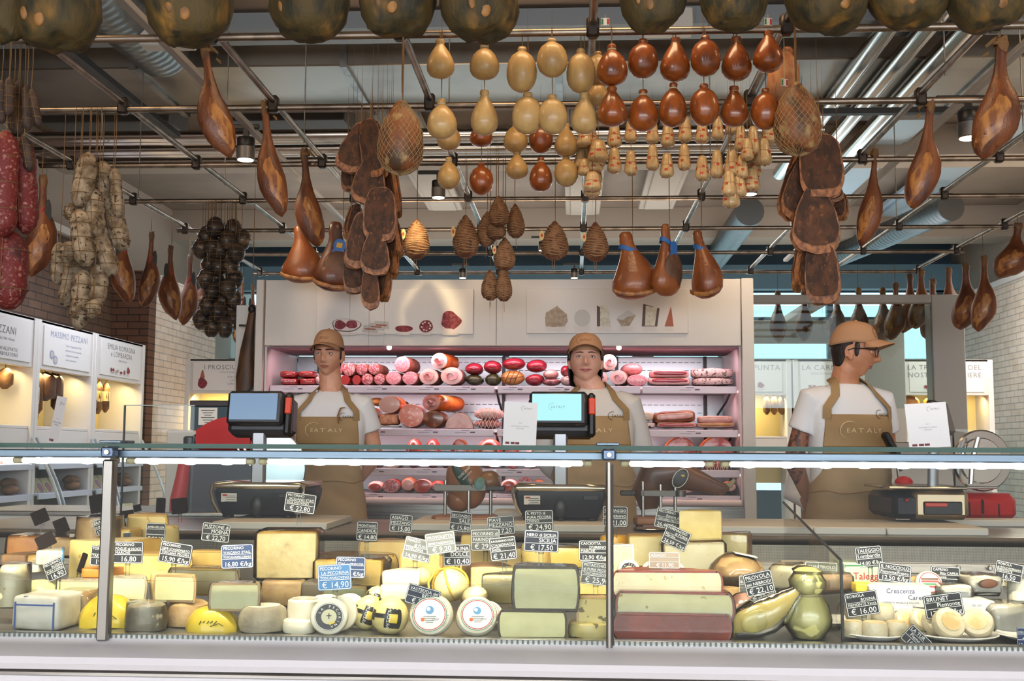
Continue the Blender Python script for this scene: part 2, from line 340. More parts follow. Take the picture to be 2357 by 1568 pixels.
# ------------------------------------------------------------------ hanging rail grid
RZ = EYE + 1.68
RY = [3.55, 4.41, 5.36, 6.46, 7.42, 8.45, 9.5, 10.55]
RX = [-2.99, -2.23, -1.475, -.70, .08, .85, 1.66, 2.43, 3.2]
XM0, XM1 = -3.05, 3.26
PIPE = M('rail_pipe', (150, 138, 126), .32, 1, c2=(120, 110, 100), sc=10)
g = thing('hanging_rail_grid', 'grid of steel pipes under the ceiling that everything hangs from', 'hanging rails', (0, 0, RZ))
for i, y in enumerate(RY): MB().cyl(((XM0 + XM1) / 2, y, 0), .0165, XM1 - XM0, 12, axis='X').make('cross_rail', PIPE, g)
for i, x in enumerate(RX): MB().cyl((x, 7.0, .033), .0165, 7.6, 12, axis='Y').make('long_rail', PIPE, g)
jm = M('joint_dark', (66, 60, 56), .4, .8)
for i, x in enumerate(RX):
    for j, y in enumerate(RY):
        if abs(x - .08) > 3.4 and j > 5: continue
        MB().box((x, y, .017), (.052, .05, .085), .01).make('joint', jm, g)
for i, (x, y) in enumerate(((-2.99, 5.46), (-2.23, 7.0), (-1.475, 6.0), (-.7, 6.2), (.85, 6.9), (1.66, 8.1), (2.43, 6.1), (2.43, 8.5), (-1.475, 8.4), (.08, 9.0), (-2.99, 7.5), (3.2, 7.5), (1.66, 5.0))):
    MB().tube([(x, y, 0), (x, y, 1.25)], .004, 6).make('hanger_rod', GALV, g)
# track spotlights
spotm = M('lamp_grey', (120, 116, 112), .35, .6); lit = emit('lamp_face', (255, 244, 214), 9)
def tracklight(px, py, Y, rad, label, power, aim, col=(255, 224, 186), size=1.05, extra=None):
    p = W(px, py, Y); o = thing('track_spotlight', label, 'spotlight', p, 0, 'ceiling spotlights')
    k = rad / .055
    MB().lathe([(.05, 0), (.055, .004), (.055, .075), (.05, .08)], 20).xf(Matrix.Scale(k, 4)).make('lamp_barrel', spotm, o)
    MB().lathe([(.052, .08), (.053, .085), (.053, .128), (.048, .134)], 20).box((0, 0, .16), (.03, .03, .07)).xf(Matrix.Scale(k, 4)).make('lamp_head', BLACK, o)
    MB().lathe([(.047, -.003), (.047, .001)], 20).xf(Matrix.Scale(k, 4)).make('lamp_glow', lit, o)
    MB().box((-.04, 0, .2), (.24, .035, .03), .004).xf(Matrix.Scale(k, 4)).make('adapter', BLACK, o)
    if power:
        l = bpy.data.lights.new('beam', 'SPOT'); l.energy = power; l.spot_size = size; l.spot_blend = .6; l.color = C(*col)[:3]; l.shadow_soft_size = .05
        d = V(aim) - p; lo = link('beam', l, o, (0, 0, -.02)); lo.rotation_euler = d.to_track_quat('-Z', 'Y').to_euler()
    return o
tracklight(565, 368, 6.3, .053, 'black and grey track spotlight at left beside a hanging ham', 16, (-1.2, 6.9, 1.9))
tracklight(1009, 455, 6.6, .042, 'track spotlight behind the pale pear-shaped cheeses', 13, (-.2, 6.9, 1.7))
tracklight(2231, 318, 5.5, .054, 'large track spotlight at far right beside a hanging ham', 18, (1.6, 6.9, 1.6))
tracklight(1727, 447, 6.6, .042, 'track spotlight behind the small white netted cheeses', 18, (.9, 6.95, 1.9))
tracklight(1248, 577, 8.3, .028, 'small lit spotlight low behind the netted pear-shaped salami', 0, None)
tracklight(1065, 640, 8.8, .03, 'small black spotlight above the meat case, left one', 0, None)
tracklight(1322, 640, 8.8, .03, 'small black spotlight above the meat case, right one', 0, None)
tracklight(927, 300, 5.75, .036, 'small added track spotlight hidden behind the left netted ham, aimed at the lit salami', 100, W(968, 540, 6.4), (255, 226, 170), .30)  # added fixture, out of sight, so the beam on the salami has a body
for i, (x, lb) in enumerate(((-1.86, 'left'), (2.05, 'right'))):
    tag(MB().box((0, 0, 0), (.045, 7.4, .03), .004).make('lighting_track', M('track_grey', (170, 164, 156), .5), None, (x, 7.2, 3.0)), 'pale lighting track running front to back at %s' % lb, 'lighting track', 'lighting tracks')
for (w, yb, lb) in (((2357, 112), 0, ''),): pass
area('front_fill_light', (0, -3.8, 2.2), (12, 1.7), 400, (242, 243, 248), (math.radians(88), 0, 0))  # added frontal fill from behind the camera, no window modelled there
for x in (-3.2, 0, 3.2): area('overhead_fill_light', (x, 4.2, 3.95), (1.4, .5), 26, (255, 214, 165))  # added overhead fill without lamp bodies
area('aisle_fill_left', (-3.6, 9.4, 3.0), (1.2, 1.6), 34, (235, 240, 255)); area('aisle_fill_right', (4.3, 11.0, 3.3), (1.0, 3), 120, (250, 242, 230), (0, math.radians(-30), 0)); area('aisle_fill_middle', (0, 12, 3.5), (4, 1), 120, (255, 240, 225)); area('case_top_fill', (-.4, 7.6, 2.4), (2.6, .4), 16, (255, 226, 196), (math.radians(168), 0, 0)); area('rear_ceiling_fill', (0, 13.2, 2.6), (8, .6), 60, (240, 242, 246), (math.radians(195), 0, 0))  # added fills without fixtures, brightening aisles, right wall and rear ceiling

for x in (-2.4, .6):
    o = area('floor_bounce_fill', (x, -1.2, 4.0), (2.6, 2.6), 90, (246, 243, 244)); o.data.spread = math.radians(75)  # added fill, bounced off the floor onto the counter front
# ------------------------------------------------------------------ the refrigerated display counter
YG = 2.70; DZ0, DZ1, YD0, YD1 = .695, .735, 2.74, 4.06
def deckz(y): return DZ0 + (DZ1 - DZ0) * (y - YD0) / (YD1 - YD0)
CX0, CX1 = -2.35, 2.1
ct = thing('display_counter', 'long white glass-fronted refrigerated cheese counter across the foreground', 'display counter', (0, 0, 0))
lav = M('counter_white', (212, 208, 212), .4); cw = (CX1 - CX0); cxm = (CX0 + CX1) / 2
sill = [(2.705, .70), (2.70, .695), (2.66, .690), (2.61, .684), (2.585, .676), (2.578, .662), (2.585, .648), (2.60, .644), (2.60, .60), (2.74, .60), (2.74, .70)]
def extr(poly, m, name, x0=CX0, x1=CX1, par=ct):
    mb = MB(); mb.rings([[(x0, a, b) for a, b in poly], [(x1, a, b) for a, b in poly]]); return mb.make(name, m, par)
extr(sill, lav, 'sill')
extr([(2.60, .646), (2.592, .640), (2.592, .634), (2.60, .630)], STEEL, 'trim_strip')
MB().box((cxm, 2.66, .31), (cw, .10, .62), .004).make('front_panel', WHITE2, ct)
for x in (-1.5, .33): MB().box((x, 2.6085, .31), (.004, .004, .6)).make('panel_joint', DARK, ct)
mb = MB().box((cxm, 2.722, .704), (cw, .03, .012), .002); mb.make('vent_strip', STEEL, ct)
mb = MB(); x = CX0 + .02
while x < 1.5: mb.box((x, 2.7075, .7045), (.005, .003, .009)); x += .0125
mb.make('vent_slots', M('slot_grey', (96, 102, 102), .5), ct)
MB().grid(lambda u, v: V((CX0 + cw * u, YD0 + (YD1 - YD0) * v, DZ0 + (DZ1 - DZ0) * v)), 2, 2).make('deck', M('deck_steel', (150, 150, 146), .35, .8), ct)
MB().box((cxm, 3.4, .45), (cw, 1.3, .3)).make('cabinet_body', WHITE2, ct)
# rear ledge
st2 = M('ledge_steel', (178, 168, 152), .3, 1, c2=(150, 140, 126), sc=2, stretch=(1, 30, 30))
LZ = .86
extr([(4.06, .79), (4.085, .79), (4.085, .82), (4.075, .835), (4.07, .848), (4.075, .858), (4.09, LZ), (4.8, LZ), (4.8, .79), (4.8, .2), (4.07, .2)], st2, 'rear_ledge')
pf = M('perforated_steel', (150, 142, 130), .4, .9)
t = pf.node_tree; bs = next(n for n in t.nodes if n.type == 'BSDF_PRINCIPLED'); vo = t.nodes.new('ShaderNodeTexVoronoi'); vo.inputs['Scale'].default_value = 260; vo.inputs['Randomness'].default_value = 0; tcn = t.nodes.new('ShaderNodeTexCoord'); t.links.new(tcn.outputs['Object'], vo.inputs['Vector'])
rp = t.nodes.new('ShaderNodeValToRGB'); rp.color_ramp.elements[0].position = .35; rp.color_ramp.elements[0].color = (.04, .04, .04, 1); rp.color_ramp.elements[1].position = .45; rp.color_ramp.elements[1].color = (.27, .24, .19, 1); t.links.new(vo.outputs['Distance'], rp.inputs[0]); t.links.new(rp.outputs[0], bs.inputs['Base Color'])
MB().box((cxm, 4.06, .80), (cw, .006, .055)).make('perforated_panel', pf, ct)
MB().box((cxm, 4.055, .752), (cw, .008, .036), .002).make('lower_panel', st2, ct)
for px in (2202, 2275): 
    p = W(px, 1282, 4.05); MB().cyl((p.x, 4.044, .757), .009, .02, 14, .003, axis='Y').make('panel_knob', STEEL, ct)
# glass, posts, rail and lights
zs = W(1178, 1347, YG).z
for a, b in ((CX0, -1.132), (-1.108, .078), (.092, 1.29)):
    MB().box(((a + b) / 2, YG, (.70 + zs) / 2), (b - a, .008, zs - .70 - .001)).box(((a + b) / 2, YG, (zs + 1.128) / 2), (b - a, .008, 1.128 - zs - .001)).make('front_glass', GLASS, ct)
tg = MB().box((cxm, 3.19, 1.1585), (cw, .97, .011)); tg.make('top_glass', glass_mat('shelf_glass', (246, 251, 249), .8), ct)
MB().box((cxm, 2.7035, 1.1585), (cw, .003, .0112)).make('glass_edge', GEDGE, ct)
alu = M('aluminium_profile', (118, 136, 150), .42, .8, c2=(104, 120, 134), sc=1.5, stretch=(1, 30, 30))
MB().box((cxm, 2.735, 1.139), (cw, .03, .020), .003).make('light_rail', alu, ct)
led = emit('led_white', (246, 250, 255), 7); dif = emit('led_diffuser', (244, 246, 250), 1.1)
for i, (x0, x1) in enumerate(((-1.36, -1.14), (-1.075, -.80), (-.745, .025), (.135, .315), (.375, 1.28), (-2.3, -1.45))):
    MB().box(((x0 + x1) / 2, 2.745, 1.1215), (x1 - x0, .026, .014), .004).make('light_tube', dif, ct)
    mb = MB(); n = max(2, int((x1 - x0) / .085))
    for k in range(n): mb.sph((x0 + (k + .5) * (x1 - x0) / n, 2.742, 1.1165), (.017, .0145, .004), 10, 6)
    mb.make('led', led, ct)
    for x in (x0 - .012, x1 + .012): MB().box((x, 2.745, 1.122), (.02, .024, .016), .004).make('light_socket', M('socket_tan', (170, 158, 120), .5), ct)
    al_ = area('counter_led', ((x0 + x1) / 2, 2.762, 1.112), (x1 - x0, .03), (3.5 if x0 > .3 else 4.6) * (x1 - x0), (255, 243, 214), (math.radians(40), 0, 0), ct); al_.data.spread = math.radians(105)
pm = M('post_metal', (150, 146, 140), .3, 1)
def post(x, r, sq):
    if sq: MB().box((x, YG, .91), (.028, .03, .43), .004).make('post', pm, ct)
    else: MB().cyl((x, YG, .91), r, .43, 12).make('post', pm, ct)
    c = MB().box((x, YG - .008, 1.143), (.034, .03, .028), .005); c.make('clamp', M('clamp_blue_grey', (92, 108, 130), .3, .8), ct)
    MB().box((x - .002, 2.74, 1.168), (.055, .09, .007), .002).make('clamp_cap', alu, ct)
    MB().cyl((x, YG - .025, 1.143), .007, .008, 12, .001, axis='Y').make('clamp_screw', STEEL, ct)
post(-1.12, .015, True); post(.085, .0075, False)
MB().cyl((.0925, YG, .91), .003, .42, 8).make('glass_seal', M('seal_dark', (58, 58, 60), .5), ct)
# inner glass divider with dark edge near the right
p0 = W(1942, 1312, 3.2); p1 = W(1942, 1485, 2.76)
MB().box((p1.x, 2.768, .80), (.006, .008, .19)).make('divider_edge', BLACK, ct)
d = W(1942, 1310, 2.768); e = W(1838, 1255, 3.3)
MB().tube([(p1.x, 2.768, .895), (p1.x, 3.5, 1.0)], .0035, 6).make('divider_edge', BLACK, ct)
MB().add([(p1.x, 2.77, .705), (p1.x, 3.5, .715), (p1.x, 3.5, 1.0), (p1.x, 2.77, .895)], [(0, 1, 2, 3)]).make('divider_glass', GLASS, ct)
# cutting boards on the ledge
bm_ = M('cutting_board_white', (226, 220, 208), .5)
def board(x0, x1, y0, y1, label, yaw=0):
    a = W(x0, 1210, y0).x; b = W(x1, 1210, y0).x
    return tag(MB().box((0, 0, 0), (b - a, y1 - y0, .027), .004).make('cutting_board', bm_, None, ((a + b) / 2, (y0 + y1) / 2, LZ + .0137), (0, 0, yaw)), label, 'cutting board', 'cutting boards on the ledge')
board(487, 752, 4.12, 4.6, 'thick white cutting board under the left scale')
board(935, 1392, 4.12, 4.62, 'wide white cutting board under the middle scale')
board(1650, 1872, 4.12, 4.6, 'white cutting board end left of the right-hand clerk on the ledge')
board(1874, 2040, 4.12, 4.6, 'white cutting board in front of the right-hand clerk')
board(2042, 2276, 4.12, 4.62, 'white cutting board in front of the right-hand scale')
b = board(2120, 2420, 4.64, 4.79, 'cream cutting board behind the right-hand scale at far right')
# ------------------------------------------------------------------ refrigerated wall case behind the clerks
YF = 6.95; FX0, FX1 = -1.985, 1.105; FZT, FZH = 2.215, 1.80
fr = thing('refrigerated_wall_case', 'tall white open refrigerated wall case full of cured meats behind the clerks', 'refrigerated case', (0, 0, 0))
lam = M('case_laminate', (206, 202, 198), .5, bump=.15, bsc=300)
hx0, hx1 = FX0 + .05, FX1 - .075
MB().box(((hx0 + hx1) / 2, YF + .02, (FZT + FZH) / 2), (hx1 - hx0, .04, FZT - FZH), .003).make('header', lam, fr)
MB().box((-.475, YF - .0012, (FZT + FZH) / 2), (.003, .002, FZT - FZH - .01)).make('panel_joint', M('joint_taupe', (120, 110, 98), .8), fr)  # thin taupe joint line down the header
MB().box((FX0 + .024, YF + .4, FZT / 2), (.048, .84, FZT), .004).make('side_panel', lam, fr)
MB().box((FX0 + .053, YF + .01, FZT / 2 + .9), (.006, .02, .42)).make('edge_strip', M('oak_edge', (188, 150, 104), .5), fr)
MB().box((FX1 - .036, YF + .4, FZT / 2), (.072, .84, FZT), .004).make('side_panel', lam, fr)
MB().box(((FX0 + FX1) / 2, YF + .45, FZT - .02), (FX1 - FX0 - .13, .75, .03)).make('top_panel', lam, fr)
inner = M('case_inner_white', (214, 202, 204), .4)
MB().box((FX0 + .058, YF + .42, 1.2), (.012, .78, 1.2)).make('inner_wall', inner, fr)
MB().box((FX1 - .08, YF + .42, 1.2), (.012, .78, 1.2)).make('inner_wall', inner, fr)
MB().box(((FX0 + FX1) / 2, YF + .83, 1.25), (FX1 - FX0 - .14, .02, 1.1)).make('back_panel', M('case_back_steel', (150, 158, 162), .3, .75), fr)
mb = MB()
for z in (1.36, 1.415, 1.47, 1.65, 1.705, 1.76, 1.12, 1.0):
    x = FX0 + .2
    while x < FX1 - .2: mb.box((x, YF + .8185, z), (.03, .002, .004)); x += .042
mb.make('slot_pattern', DARK, fr)
MB().box(((FX0 + FX1) / 2, YF + .35, FZH - .002), (FX1 - FX0 - .15, .6, .012)).make('inner_ceiling', M('inner_ceiling_mauve', (150, 128, 136), .6), fr)
for x in (-1.76, -.475, .3, .9):
    MB().box((x, YF + .8, 1.3), (.022, .03, 1.0)).make('upright', BLACK, fr)
for px in (894, 1425):
    p = W(px, 797, YF - .01); MB().lathe([(.006, -.022), (.016, -.016), (.017, .0), (.012, .006)], 16).make('case_lamp', emit('case_lamp_glow', (255, 244, 230), 1.2), fr, (p.x, YF + .02, FZH - .004))
rail = M('price_rail', (214, 202, 216), .35); shm = M('case_shelf', (196, 192, 196), .35, .4)
SHZ = [1.548, 1.276, .995 + .03, .868]; SHY = [7.06, 7.03, 7.0, 6.99]
SHZ = [W(1000, 888, 7.06).z, W(1000, 987, 7.03).z, W(1000, 1078, 7.0).z, W(1000, 1136, 6.99).z]
fx0, fx1 = FX0 + .07, FX1 - .09
for i in range(4):
    z, y = SHZ[i], SHY[i]
    sh = MB().box(((fx0 + fx1) / 2, y + .36, z - .012), (fx1 - fx0, .72, .02), .002).make('shelf', shm, fr)
    for a, b in ((fx0, -.49), (-.47, .42), (.43, fx1)):
        MB().box(((a + b) / 2, y - .006, z - .024), (b - a, .012, .046), .004).make('price_rail', rail, sh)
    mb = MB(); x = fx0 + .15
    while x < fx1 - .1:
        if abs(x + .48) > .1 and abs(x - .42) > .1: mb.box((x, y - .0128, z - .010), (.05, .001, .003)).box((x + .045, y - .0128, z - .022), (.03, .001, .008)).box((x - .03, y - .0128, z - .024), (.07, .001, .002))
        x += .28 + .05 * math.sin(x * 9)
    mb.make('shelf_print', M('ticket_ink', (118, 100, 120), .7), sh)
    if i < 3:
        mb = MB(); x = fx0 + .1
        while x < fx1: mb.sph((x, y + .03, z - .032), (.012, .01, .006), 8, 5); x += .113
        mb.make('shelf_led', emit('shelf_led_warm', (255, 214, 184), 9), sh)
        for x in (fx0 + .03, -.48, fx1 - .03): MB().tube([(x, y + .05, z - .03), (x, y + .3, z - .09), (x, y + .76, z - .16)], .008, 6).make('bracket', BLACK, sh)
for z, y, pw in ((FZH - .02, YF + .1, 15), (SHZ[0] - .05, SHY[0] + .08, 12), (SHZ[1] - .05, SHY[1] + .08, 10), (SHZ[2] - .05, SHY[2] + .06, 6)):
    area('case_light', ((FX0 + FX1) / 2, y, z), (2.8, .05), pw * .45, (255, 205, 212), (math.radians(28), 0, 0), fr)
MB().box(((FX0 + FX1) / 2, YF + .42, (SHZ[3] - .06) / 2), (FX1 - FX0 - .11, .8, SHZ[3] - .07), .004).make('base', STEEL, fr)
MB().cyl(((fx0 + fx1) / 2, YF + .0, SHZ[3] - .045), .02, fx1 - fx0, 10, axis='X').make('bumper_rail', M('bumper_cream', (226, 206, 206), .35), fr)
# the two printed picture panels on the header
def shape(n, rx, ry, cx=0, cy=0, wob=.08, seed=1, top=None):
    return [(cx + rx * math.cos(2 * PI * i / n) * (1 + wob * math.sin(3 * 2 * PI * i / n + seed)), cy + ry * math.sin(2 * PI * i / n) * (1 + wob * math.sin(2 * 2 * PI * i / n + seed * 2))) for i in range(n)]
prm = [M('print_dark_red', (118, 38, 48), .7, c2=(150, 70, 76), sc=60, lo=.5, hi=.6), M('print_fat', (222, 205, 200), .7), M('print_dark', (92, 74, 72), .7), M('print_beige', (170, 152, 132), .7, c2=(150, 132, 112), sc=40), M('print_grey', (188, 184, 178), .7), M('print_cream', (208, 202, 184), .7, c2=(188, 180, 160), sc=50), M('print_red_brown', (160, 92, 74), .7), M('print_shadow', (206, 198, 192), .7)]
def flat(mb, poly, z, mi): mb.add([(a, b, z) for a, b in poly], [tuple(range(len(poly)))], mi)
def meat_print(mb, k=1.0):
    def pt(l): return [(a * k, b * k) for a, b in l]
    flat(mb, pt(shape(20, .085, .042, -.34, .042, .1, 1)), .001, 2); flat(mb, pt(shape(20, .08, .038, -.34, .044, .1, 1)), .0015, 1)
    flat(mb, pt(shape(16, .034, .026, -.375, .045, .1, 2)), .002, 0); flat(mb, pt(shape(16, .034, .026, -.305, .048, .1, 4)), .002, 0)
    for cx, cy, a in ((-.2, .022, .1), (-.165, .035, .0), (-.135, .045, .3)): flat(mb, pt([(cx - .045, cy - .02), (cx + .05, cy - .025), (cx + .045, cy + .018), (cx - .035, cy + .022)]), .001 + a * .001, 4); flat(mb, pt([(cx - .03, cy - .004), (cx + .035, cy - .008), (cx + .034, cy), (cx - .028, cy + .004)]), .0016, 6)
    flat(mb, pt(shape(20, .052, .02, .0, .022, .04, 1)), .001, 0)
    flat(mb, pt(shape(18, .04, .036, .13, .036, .04, 3)), .001, 0)
    for j in range(9): flat(mb, pt(shape(6, .006, .005, .13 + .026 * math.cos(j * 2.4), .036 + .024 * math.sin(j * 2.4))), .0016, 1)
    flat(mb, pt(shape(24, .065, .062, .27, .062, .14, 2)), .001, 1); flat(mb, pt(shape(24, .058, .05, .272, .07, .16, 2)), .0016, 0); flat(mb, pt(shape(12, .028, .012, .265, .012, .1, 1)), .0018, 1)
    for cx, w in ((-.34, .08), (-.17, .07), (0, .05), (.13, .035), (.27, .06)): flat(mb, pt([(cx - w, -.002), (cx - w * .7, -.016), (cx + w * .7, -.016), (cx + w, -.002)]), .0008, 7)
def panel(x0, x1, y0, y1, kind):
    a, b = W(x0, y1, YF), W(x1, y0, YF); w, h = b.x - a.x, b.z - a.z; cx, cz = (a.x + b.x) / 2, (a.z + b.z) / 2
    pn = MB().box((cx, YF - .006, cz), (w, .012, h), .002).make('picture_panel', M('poster_%s' % kind, (216, 209, 203) if kind == 'meat' else (206, 199, 193), .45), fr)
    mb = MB()
    if kind == 'meat': meat_print(mb, 1.07); base = W(930, 766, YF)
    else:
        base = W(1400, 752, YF)
        flat(mb, [(-.385, .0), (-.34, -.004), (-.27, 0), (-.25, .03), (-.255, .075), (-.315, .128), (-.385, .085), (-.39, .04)], .001, 3)
        flat(mb, shape(18, .05, .054, -.16, .052, .0, 0), .001, 4)
        flat(mb, [(-.07, 0), (-.05, 0), (-.05, .12), (-.07, .13)], .001, 2); flat(mb, [(-.05, 0), (.015, 0), (0, .125), (-.05, .135)], .0012, 5)
        flat(mb, [(.05, .045), (.08, .0), (.13, .004), (.17, .07), (.12, .1)], .001, 3); flat(mb, [(.05, .045), (.06, .06), (.12, .1), (.17, .07), (.12, .06), (.09, .04)], .0012, 4)
        flat(mb, [(.205, .0), (.30, .0), (.315, .11), (.215, .14)], .001, 2); flat(mb, [(.225, .003), (.285, .004), (.30, .115), (.23, .128)], .0012, 5)
        flat(mb, [(.345, 0), (.40, 0), (.385, .125)], .001, 6)
        for cx, w in ((-.32, .065), (-.16, .05), (-.03, .04), (.11, .045), (.255, .045), (.372, .026)): flat(mb, [(cx - w, -.002), (cx - w * .8, -.028), (cx + w * .8, -.028), (cx + w, -.002)], .0008, 7)
    mb.make('food_print', prm, pn, (base.x, YF - .0125, base.z), Matrix.Rotation(PI / 2, 3, 'X'))
panel(728, 1090, 665, 770, 'meat'); panel(1212, 1583, 664, 768, 'cheese')
# ------------------------------------------------------------------ products on the case shelves
pinkcut = M('mortadella_cut', (226, 150, 152), .4, c2=(236, 190, 184), sc=70, det=1, lo=.58, hi=.62, coat=.3)
salcut = M('salami_cut', (176, 84, 94), .4, c2=(226, 168, 168), sc=110, det=1, lo=.5, hi=.56, coat=.4)
salpink = M('salami_cut_pink', (226, 138, 150), .4, c2=(240, 182, 186), sc=120, det=1, lo=.5, hi=.58, coat=.4)
roll1 = M('rolled_fat', (240, 196, 190), .4, coat=.3); rollm = M('rolled_meat', (222, 128, 134), .4, c2=(236, 170, 168), sc=30, coat=.3)
skin = M('salami_skin', (150, 84, 70), .5, c2=(176, 120, 100), sc=30); orskin = M('roast_skin', (196, 108, 46), .35, c2=(160, 76, 32), sc=20, coat=.5)
redm = M('bresaola_red', (168, 46, 62), .3, c2=(140, 34, 50), sc=14, coat=.7); redb = M('bright_red_casing', (164, 26, 24), .3, coat=.6)
grn = M('herb_crust_green', (44, 54, 30), .4, c2=(70, 80, 44), sc=40, coat=.6); yel = M('yellow_bladder', (206, 152, 84), .35, c2=(180, 120, 60), sc=20, coat=.5)
hamr = M('cured_ham_red', (178, 52, 44), .35, c2=(206, 110, 90), sc=14, lo=.5, hi=.6, coat=.6); fatp = M('pink_fat', (232, 190, 182), .4, c2=(222, 160, 154), sc=18, coat=.3)
pep = M('pepper_crust', (214, 186, 182), .6, c2=(110, 92, 84), sc=70, det=2, lo=.55, hi=.6); spk = M('speck_brown', (158, 96, 62), .45, c2=(120, 66, 42), sc=16, coat=.3); netm = M('pale_net', (236, 214, 206), .7); porc = M('porchetta_cut', (206, 152, 142), .4, c2=(190, 120, 112), sc=24, coat=.2)
ORD = ['first', 'second', 'third', 'fourth', 'fifth', 'sixth', 'seventh', 'eighth', 'ninth', 'tenth', 'eleventh', 'twelfth', 'thirteenth', 'fourteenth', 'fifteenth', 'sixteenth', 'seventeenth', 'eighteenth', 'nineteenth', 'twentieth', 'twenty-first', 'twenty-second', 'twenty-third', 'twenty-fourth', 'twenty-fifth', 'twenty-sixth']
def prod(name, label, cat, px0, py0, px1, py1, Y, kind, skin_m, cut_m=None, core_m=None, L=.22, yaw=0, group=None, net=False):
    a, b = W(px0, py1, Y), W(px1, py0, Y); w, h = b.x - a.x, b.z - a.z
    o = thing(name, label, cat, ((a.x + b.x) / 2, Y, a.z), yaw, group)
    rx, rz = w / 2, h / 2
    if kind == 'log':       # cut face to the viewer
        S = Matrix.Translation((0, 0, rz)) @ Matrix.Diagonal((rx, 1, rz, 1)) @ Matrix.Rotation(PI / 2, 4, 'X') 
        MB().lathe([(.75, -L), (.93, -L * .93), (1, -L * .8), (1, -.012), (.985, -.004), (.96, 0)], 22).xf(S).make('casing' if cut_m else 'body', skin_m, o)
        if cut_m: MB().lathe([(.965, -.004), (.965, .0015), (.9, .003)], 22).xf(S).make('cut_face', cut_m, o)
        if core_m:
            MB().lathe([(.6, 0), (.6, .0042)], 20, fn=lambda p, an: V((p.x * (1 + .12 * math.sin(3 * an)), p.y * (1 + .1 * math.cos(2 * an)), p.z))).xf(S).make('core', core_m, o)
            MB().tube([(1.0 * (.18 + .055 * t) * math.cos(t * .8), (.18 + .055 * t) * math.sin(t * .8), .004) for t in range(9)], .03, 5).xf(S).make('spiral', roll1 if core_m is not roll1 else rollm, o)
    elif kind == 'oval':
        MB().sph((0, L / 2, rz), (rx, L / 2, rz), 18, 12).rough(.006, 9, px0).make('body', skin_m, o)
        if cut_m: MB().sph((0, .004, rz * .98), (rx * .72, .012, rz * .7), 14, 8).make('cut_face', cut_m, o)
    elif kind == 'slab':
        MB().pill((0, L / 2, rz), (w, L, h), .42).rough(.006, 14, px0).make('body', skin_m, o)
        if cut_m: MB().pill((0, .004, rz * 1.15), (w * .86, .03, h * .5), .5).rough(.004, 18, px1).make('lean_face', cut_m, o)
    elif kind == 'dome':
        S = Matrix.Diagonal((rx, 1, h, 1)) @ Matrix.Rotation(PI / 2, 4, 'X')
        pf_ = lambda p, an: V((p.x, max(p.y, -.0), p.z))
        MB().lathe([(.7, -L), (.95, -L * .8), (1, -.02), (.97, 0)], 22, fn=pf_).xf(S).make('casing', skin_m, o)
        MB().lathe([(.9, -.002), (.9, .003)], 22, fn=lambda p, an: V((p.x, max(p.y, .03), p.z))).xf(S).make('cut_face', cut_m, o)
    if net:
        mb = MB()
        for k in range(7):
            t = -.8 + k * .27; s = math.sqrt(max(.05, 1 - t * t))
            mb.tube([(rx * (t + .12 * q), L / 2 - L * .52 * s * math.cos(q * .5), rz + rz * 1.02 * s * math.sin(q)) for q in (-1.2, -.6, 0, .6, 1.2)], .0022, 4)
            mb.tube([(rx * (t - .12 * q), L / 2 - L * .52 * s * math.cos(q * .5), rz + rz * 1.02 * s * math.sin(q)) for q in (-1.2, -.6, 0, .6, 1.2)], .0022, 4)
        mb.make('netting', netm, o)
    return o
Y1, Y2, Y3, Y4 = 7.1, 7.07, 7.04, 7.03
B1, B2, B4 = 886, 985, 1135
T = 'top shelf of the meat case'
# top shelf
for i, (a, b, m) in enumerate(((641, 681, skin), (684, 722, redb))):
    prod('salami', ('dark red' if i == 0 else 'orange red') + ' wrapped salami at left end of top shelf, upper row', 'salami', a, 853, b, 869, Y1, 'slab', M('salami_red', (150, 44, 44), .3, c2=(206, 140, 130), sc=60, lo=.62, hi=.68, coat=.7), L=.2, group='wrapped salami at the left of the top shelf')
    prod('salami', ('pink faced' if i == 0 else 'glossy red') + ' wrapped salami at left end of top shelf, lower row', 'salami', a + 2, 870, b + 4, B1, Y1, 'slab', MT['salami_red'], salcut if i == 0 else None, L=.2, group='wrapped salami at the left of the top shelf')
prod('salami', 'small white wrapped salami behind the left clerk neck on the top shelf', 'salami', 722, 861, 740, B1, Y1, 'oval', pep, L=.2)
for i, (x0, x1, y0, y1, c) in enumerate(((788, 818, 836, 866, salcut), (819, 846, 836, 864, salcut), (847, 874, 836, 863, salcut), (776, 790, 836, 862, salcut))):
    prod('salami', 'coarse cut salami log in the upper row, %s' % ('second from left', 'third from left', 'rightmost', 'just right of the left clerk jaw')[i], 'salami', x0, y0, x1, y1, Y1 + .0, 'log', skin, c, L=.24, yaw=-.12, group='coarse salami logs beside the left clerk')
for i, (x0, x1, c, n) in enumerate(((783, 806, None, 'bright red cased salami end'), (810, 831, None, 'bright red cased salami end with a knot'), (831, 859, salcut, 'dark coarse cut salami log'), (860, 886, salcut, 'dark coarse cut salami log'), (887, 924, salpink, 'pale coarse cut salami log'), (925, 962, salpink, 'pale coarse cut salami log'))):
    prod('salami', n + ', %s in the lower row' % ORD[i], 'salami', x0, 863 if i < 2 else 860 if i < 4 else 855, x1, B1, Y1, 'log', redb if c is None else skin, c, L=.24, yaw=-.1, group='salami logs in the lower row')
prod('salami', 'pale pink coarse cut salami log lying on top of two others', 'salami', 907, 820, 945, 858, Y1, 'log', skin, salpink, L=.26, yaw=-.15)
prod('rolled_pancetta', 'pink rolled pancetta log on top of two others on the top shelf', 'pancetta', 990, 812, 1032, 850, Y1, 'log', orskin, roll1, rollm, yaw=-.3)
prod('rolled_pancetta', 'pink rolled pancetta log at lower left of the three', 'pancetta', 964, 848, 1010, B1, Y1, 'log', skin, roll1, rollm, yaw=-.1)
